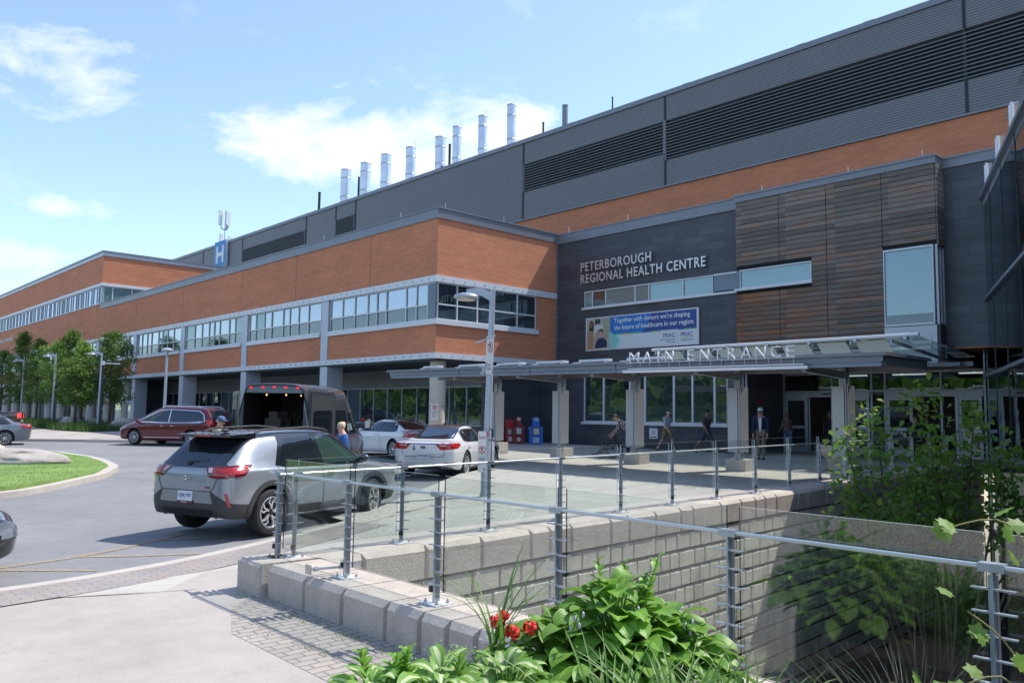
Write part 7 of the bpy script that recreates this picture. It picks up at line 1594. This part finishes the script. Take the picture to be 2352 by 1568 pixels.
def hosta(label, x, y, z, n, L, Wd, mat, seed, H=.3, spread=.2, stems=0, flower=None):
    rnd = random.Random(seed); t = thing('hosta', label, 'plant', (x, y, z)); b = MB(); b.uv = []
    st = MB()
    for i in range(n):
        a = i*2.399+rnd.uniform(-.3, .3); dr = Vector((math.cos(a), math.sin(a), 0)); f = (i+.5)/n; h = H*(1-f*.75)*rnd.uniform(.8, 1.15); r0 = spread*(f**.6)*rnd.uniform(.7, 1.1)
        p0 = dr*r0+Vector((rnd.gauss(0, .01), rnd.gauss(0, .01), h)); st.tube([(dr.x*.02, dr.y*.02, 0), tuple(p0*.6+Vector((0, 0, h*.15))), tuple(p0)], .005, 5)
        l_ = L*rnd.uniform(.75, 1.15)*(.7+.4*f)
        bladeleaf(b, p0, dr, l_, Wd*rnd.uniform(.8, 1.15)*(.75+.3*f), (R(rnd.uniform(35, 62)*(1.15-f*.75)), R(rnd.uniform(-60, -15)-20*f)), rnd.uniform(-.35, .35), 0, .12, 8, wav=.03, rnd=rnd)
    b.build('leaves', mat, t, 'all'); st.build('leaf_stalks', hg, t, 'all')
    if stems:
        sm = MB(); sm.uv = []; s2 = MB(); fl = MB()
        for k in range(stems):
            a = rnd.uniform(0, 6.28); d = Vector((math.cos(a), math.sin(a), 0)); base = d*.04; hh = H*rnd.uniform(1.2, 1.45); tip = d*rnd.uniform(.08, .26)+Vector((0, 0, hh)); s2.tube([tuple(base), tuple(base.lerp(tip, .5)+Vector((0, 0, .03))), tuple(tip)], [.006, .005, .003], 5)
            for j in range(9):
                q = base.lerp(tip, .62+.045*j); aa = j*2.2; dd = Vector((math.cos(aa), math.sin(aa), 0)); bladeleaf(sm, q, dd, (.10 if flower is None else .05)*(1.05-j*.07), (.05 if flower is None else .02), (R(50), R(5)), 0, 0, .15, 4)
                if flower is not None and j > 2: fl.ball(tuple(q+dd*.022+Vector((0, 0, -.01))), (.008, .008, .018), 6)
        s2.build('flower_stems', hg, t, 'all'); sm.build('stem_leaves', hg, t, 'all')
        if flower is not None: fl.build('flowers', flower, t, 'all')
    return t
lilac = pm('lilac_petals', (.55, .45, .62), .6)
hosta('big green hosta clump in front of the block wall at bottom centre', 3.34, 2.80, .30, 150, .22, .125, hg, 1, .44, .33, 4)
hosta('green hosta on the right side of the big clump with broad dark leaves', 3.54, 2.60, .26, 90, .23, .13, hg, 2, .32, .22, 2, lilac)
hosta('green hosta on the left side of the big clump with light drooping leaves', 3.08, 2.98, .28, 80, .22, .12, hg, 3, .30, .22, 3, lilac)
hosta('green hosta low in front of the big clump', 3.14, 2.66, .22, 60, .26, .14, hg, 13, .26, .24)
hosta('variegated hosta with upright stems at the left end of the flower bed', 2.06, 3.08, .27, 44, .21, .085, hv, 4, .24, .16, 3)
hosta('variegated white striped hosta in the middle of the flower bed front', 2.28, 2.90, .28, 60, .22, .09, hv, 5, .24, .20, 2)
hosta('variegated hosta right of the middle beside the red geraniums', 2.54, 2.76, .28, 60, .22, .09, hv, 6, .24, .20)
hosta('variegated hosta at the very bottom edge beside the long grass', 2.32, 2.62, .30, 50, .22, .085, hv, 7, .22, .18)
hosta('small variegated hosta tucked in front of the wall base at lower left', 2.02, 2.84, .25, 44, .21, .085, hv, 8, .20, .14)
def grassy(label, x, y, z, n, L, Wd, mat, seed, spread=.12, lean=60, cat='plant', name='daylily', dirs=None):
    rnd = random.Random(seed); t = thing(name, label, cat, (x, y, z)); b = MB(); b.uv = []
    for i in range(n):
        a = rnd.uniform(0, 6.28) if dirs is None else rnd.uniform(*dirs); d = Vector((math.cos(a), math.sin(a), 0)); bladeleaf(b, d*rnd.uniform(0, spread)+Vector((rnd.gauss(0, .02), rnd.gauss(0, .02), 0)), d, L*rnd.uniform(.6, 1.15), Wd*rnd.uniform(.7, 1.2), (R(rnd.uniform(lean, 88)), R(rnd.uniform(-25, 35))), rnd.uniform(-.3, .3), 0, .18, 8, 'blade', rnd=rnd)
    b.build('leaves', mat, t, 'all'); return t
lily = leafmat('daylily_leaf', (.12, .25, .045), .4, .3, 3, .45)
grassy('clump of long narrow leaves at the bottom edge right of the variegated hostas', 2.66, 2.26, .22, 120, .56, .022, lily, 1, .16, 55)
grassy('second clump of long narrow leaves at the bottom edge below the big hosta', 2.92, 2.12, .22, 120, .56, .022, lily, 2, .16, 55)
grassy('long narrow grass clump in front of the tall railing post at bottom right', 3.24, 1.95, .16, 130, .50, .018, lily, 3, .18, 58)
grassy('low arching grass clump at the bottom right below the dark railing post', 3.46, 1.68, .02, 100, .48, .018, lily, 4, .18, 50)
grassy('tall upright spiky leaves standing behind the red geraniums', 2.78, 3.10, .46, 18, .62, .020, lily, 5, .02, 62, name='spike_plant')
b_dark = leafmat('grass_reflection_leaf', (.02, .04, .015), .2)  # dark blades stand in for grass mirrored in the near railing glass
grassy('reflection of an arching grass clump in the railing glass, built as dark blades', 7.8, 3.1, -1.6, 260, 1.3, .02, b_dark, 6, .4, 35, name='grass_reflection')
# geraniums and dusty plant
gm = thing('geranium', 'red geranium with three flower heads in front of the block wall', 'flower', (2.80, 3.04, .36)); gm.scale = (.8, .8, .8); rnd = random.Random(12)
petal = pm('red_petals', (.72, .02, .012), .5, var=.25, vscale=60); b = MB(); s = MB()
for cx_, cy_, cz_, r in ((-.045, .03, .345, .044), (.035, -.02, .275, .046), (.125, -.085, .30, .042), (-.01, .012, .375, .03)):
    s.tube([(0, 0, 0), (cx_*.6, cy_*.6, cz_*.6), (cx_, cy_, cz_)], .004, 5)
    for k in range(46):
        d = Vector((rnd.gauss(0, 1), rnd.gauss(0, 1), rnd.gauss(.3, 1))).normalized(); p = Vector((cx_, cy_, cz_))+d*r*rnd.uniform(.75, 1.05); u = d.orthogonal().normalized(); v = d.cross(u); w_ = .017; b.add([p+u*w_, p+v*w_+d*.006, p-u*w_, p-v*w_+d*.006], [(0, 1, 2, 3)])
b.build('flower_heads', petal, gm); s.build('stems', hg, gm, 'all')
b = MB()
for k in range(130):
    p = Vector((rnd.gauss(0, .10), rnd.gauss(0, .08), rnd.uniform(.0, .2))); heart(b, p, Vector((rnd.gauss(0, 1), rnd.gauss(0, 1), rnd.gauss(.1, .3))), Vector((0, 0, 1)), rnd.uniform(.025, .045))
b.build('leaves', leafmat('geranium_leaf', (.10, .20, .04), .3), gm)
sd_ = thing('sedum', 'pale grey-green fleshy plant left of the red geranium', 'plant', (2.60, 3.22, .38)); b = MB()
for k in range(420):
    p = Vector((rnd.gauss(0, .07), rnd.gauss(0, .06), rnd.uniform(-.02, .12))); heart(b, p, Vector((rnd.gauss(0, 1), rnd.gauss(0, 1), rnd.gauss(.6, .5))), Vector((0, 0, 1)), rnd.uniform(.012, .022))
b.build('leaves', leafmat('sedum_leaf', (.26, .34, .20), .3), sd_)
# vine at the right edge
def vleaf(b, p, dr, up, s):
    d = dr.normalized(); r = d.cross(up).normalized(); n_ = r.cross(d); out = []
    shp = [(0, 0), (-.14, .22), (.10, .34), (.12, .58), (.38, .42), (.62, .56), (.68, .26), (1.0, 0), (.68, -.26), (.62, -.56), (.38, -.42), (.12, -.58), (.10, -.34), (-.14, -.22)]
    o = len(b.v); b.v.append(tuple(p+d*.35*s)); b.v += [tuple(p+(d*a+r*c+n_*(-.10*abs(c)-.08*a*a))*s) for a, c in shp]; k = len(shp)
    for i in range(k): b.f.append((o, o+1+i, o+1+(i+1) % k)); b.m.append(0)
vm_ = leafmat('vine_leaf', (.20, .34, .06), .5, .3, 4)
vn = thing('vine', 'grape vine with broad lobed leaves hanging at the right edge', 'vine', (3.6, 1.2, .2)); rnd = random.Random(5); b = MB(); s = MB()
V0 = Vector((3.6, 1.2, .2))
for P, szs in (([(3.75, .85, .2), (3.7, .95, .9), (3.62, 1.05, 1.25), (3.45, 1.25, 1.22)], .12), ([(3.75, .85, .2), (3.8, .9, 1.0), (3.72, 1.0, 1.18)], .16), ([(3.4, .95, .3), (3.3, 1.1, .62), (3.1, 1.3, .70)], .10), ([(3.3, .85, .3), (3.25, .95, .75), (3.1, 1.1, .72)], .13), ([(3.6, .9, .4), (3.45, 1.0, .8), (3.35, 1.12, .95)], .10), ([(3.5, 1.35, .2), (3.2, 1.6, .42), (3.0, 1.7, .45)], .07)):
    pts = smooth_path([Vector(p)-V0 for p in P], 5); s.tube(pts, .0035, 5)
    for i, p in enumerate(pts):
        if i < 3 or rnd.random() < .12: continue
        q = Vector(p)+Vector((rnd.gauss(0, .05), rnd.gauss(0, .05), rnd.gauss(0, .04))); vleaf(b, q, Vector((rnd.gauss(-.2, .6), rnd.gauss(-.3, .6), rnd.gauss(-.3, .5))), Vector((-.6+rnd.gauss(0, .3), -.4, .9)), szs*rnd.uniform(.38, .72))
b.build('leaves', vm_, vn); s.build('stems', pm('vine_stem', (.25, .22, .08), .7), vn, 'all')
t = thing('rail_fitting', 'small stainless bracket and rod lying on the low wall at the second near post', 'bracket', (4.3, 7.5, 0))
b = MB(); b.box(-.10, -.05, .03, -.085, .05, .12); b.build('bracket_plate', steel, t); b = MB(); b.tube([(-.085, 0, .075), (.42, -.12, .075)], .013, 8); b.build('rod', steel, t)
for q in (.05, .30, .38): b = MB(); b.tube([(q-.085, -.24*q-.0, .075), (q-.05, -.24*q-.008, .075)], .024, 10); b.build('rod_collar', steel, t)
# weeds in the paving joints by the wall
b = MB(); rnd = random.Random(44)
for cx_, cy_, n_ in ((4.02, 8.5, 40), (3.96, 7.4, 30), (4.02, 7.0, 40), (4.0, 6.4, 60), (4.02, 5.8, 60), (3.5, 7.0, 20), (3.55, 6.4, 25), (3.6, 6.1, 40), (3.95, 5.3, 60)):
    for k in range(n_):
        x = cx_+rnd.gauss(0, .05); y = cy_+rnd.gauss(0, .1); z = ps(x, y); a = rnd.uniform(0, 6.28); r = rnd.uniform(.01, .05); b.add([(x, y, z), (x+.006, y, z), (x+r*math.cos(a), y+r*math.sin(a), z+rnd.uniform(.01, .06))], [(0, 1, 2)])
tag(b.build('weeds', lily), 'small weeds in the paving joints along the wall', 'weeds', kind='stuff')
# two planters and a bench-like concrete block behind the shrub
t = thing('concrete_planter', 'pale tapered concrete planter partly behind the shrub', 'planter', A(22.6, 9.9+.9))
b = MB(); b.lathe([(.28, 0), (.32, .35), (.55, .55), (.56, .72), (.50, .72), (.48, .6)], 24); b.build('bowl', concrete, t, True)
# wooded slope that the windows reflect
b = MB(); rnd = random.Random(77)
for i in range(9000):
    a = rnd.random(); x = -70-rnd.random()*60; y = -60+a*330; z = 3+rnd.random()*9+(-x-70)*.08; s = rnd.uniform(1.0, 2.4); u = Vector((rnd.gauss(0, 1), rnd.gauss(0, 1), rnd.gauss(0, 1))).normalized(); v = u.orthogonal().normalized(); p = Vector((x, y, z)); b.add([p-u*s, p+v*s, p+u*s, p-v*s], [(0, 1, 2, 3)])
tag(b.build('woodland', crown_m), 'distant woodland across the car park', 'woodland', kind='stuff')

# ------------------------------------------------------------------ pieces of a part that stand apart become objects of their own
def split_loose(o, name):
    me = o.data; n = len(me.vertices); par = list(range(n))
    def fd(a):
        while par[a] != a: par[a] = par[par[a]]; a = par[a]
        return a
    for e in me.edges: par[fd(e.vertices[0])] = fd(e.vertices[1])
    grp = {}
    for p in me.polygons: grp.setdefault(fd(p.vertices[0]), []).append(p)
    if len(grp) < 2 or len(grp) > 100: return
    for ps_ in grp.values():
        idx = {}; V = []; F = []
        for p in ps_:
            f = []
            for v in p.vertices:
                if v not in idx: idx[v] = len(V); V.append(me.vertices[v].co[:])
                f.append(idx[v])
            F.append(f)
        m = bpy.data.meshes.new(name); m.from_pydata(V, [], F)
        for mt in me.materials: m.materials.append(mt)
        for q, p in zip(m.polygons, ps_): q.material_index = p.material_index; q.use_smooth = p.use_smooth
        c = link(name, m, o.parent); c.matrix_parent_inverse = o.matrix_parent_inverse.copy(); c.matrix_basis = o.matrix_basis.copy()
    bpy.data.objects.remove(o)
SP = {'siding_joint': 0, 'control_joint': 0, 'louver_frame': 0, 'edge_mullion': 0, 'mullion': 0, 'glass_clamp': 0, 'spot_lamp': 0, 'downlight': 0, 'strip_light': 0, 'sensor': 0, 'door_header': 0, 'white_frame': 0, 'screen_rail': 0, 'parapet_glass': 0, 'marker_lamp': 0, 'cabin_lamp': 0, 'grab_handle': 0, 'seat_belt': 0, 'lightning_rods': 'lightning_rod', 'antenna_panel': 0, 'roof_cleat': 0, 'band': 0, 'shoes': 'shoe', 'socks': 'sock', 'strap': 0, 'transom_glass': 0, 'fascia': 0, 'front_beam': 0, 'canopy_bracket': 0, 'column_seam': 0, 'bracket': 0, 'antenna_cable': 0, 'lobby': 'lobby_wall', 'white_panel': 0, 'red_plate': 0, 'end_wall': 0}
for o in list(bpy.data.objects):
    if o.type == 'MESH' and o.parent:
        b0 = o.name.split('.')[0]
        if b0 in SP: split_loose(o, SP[b0] or b0)
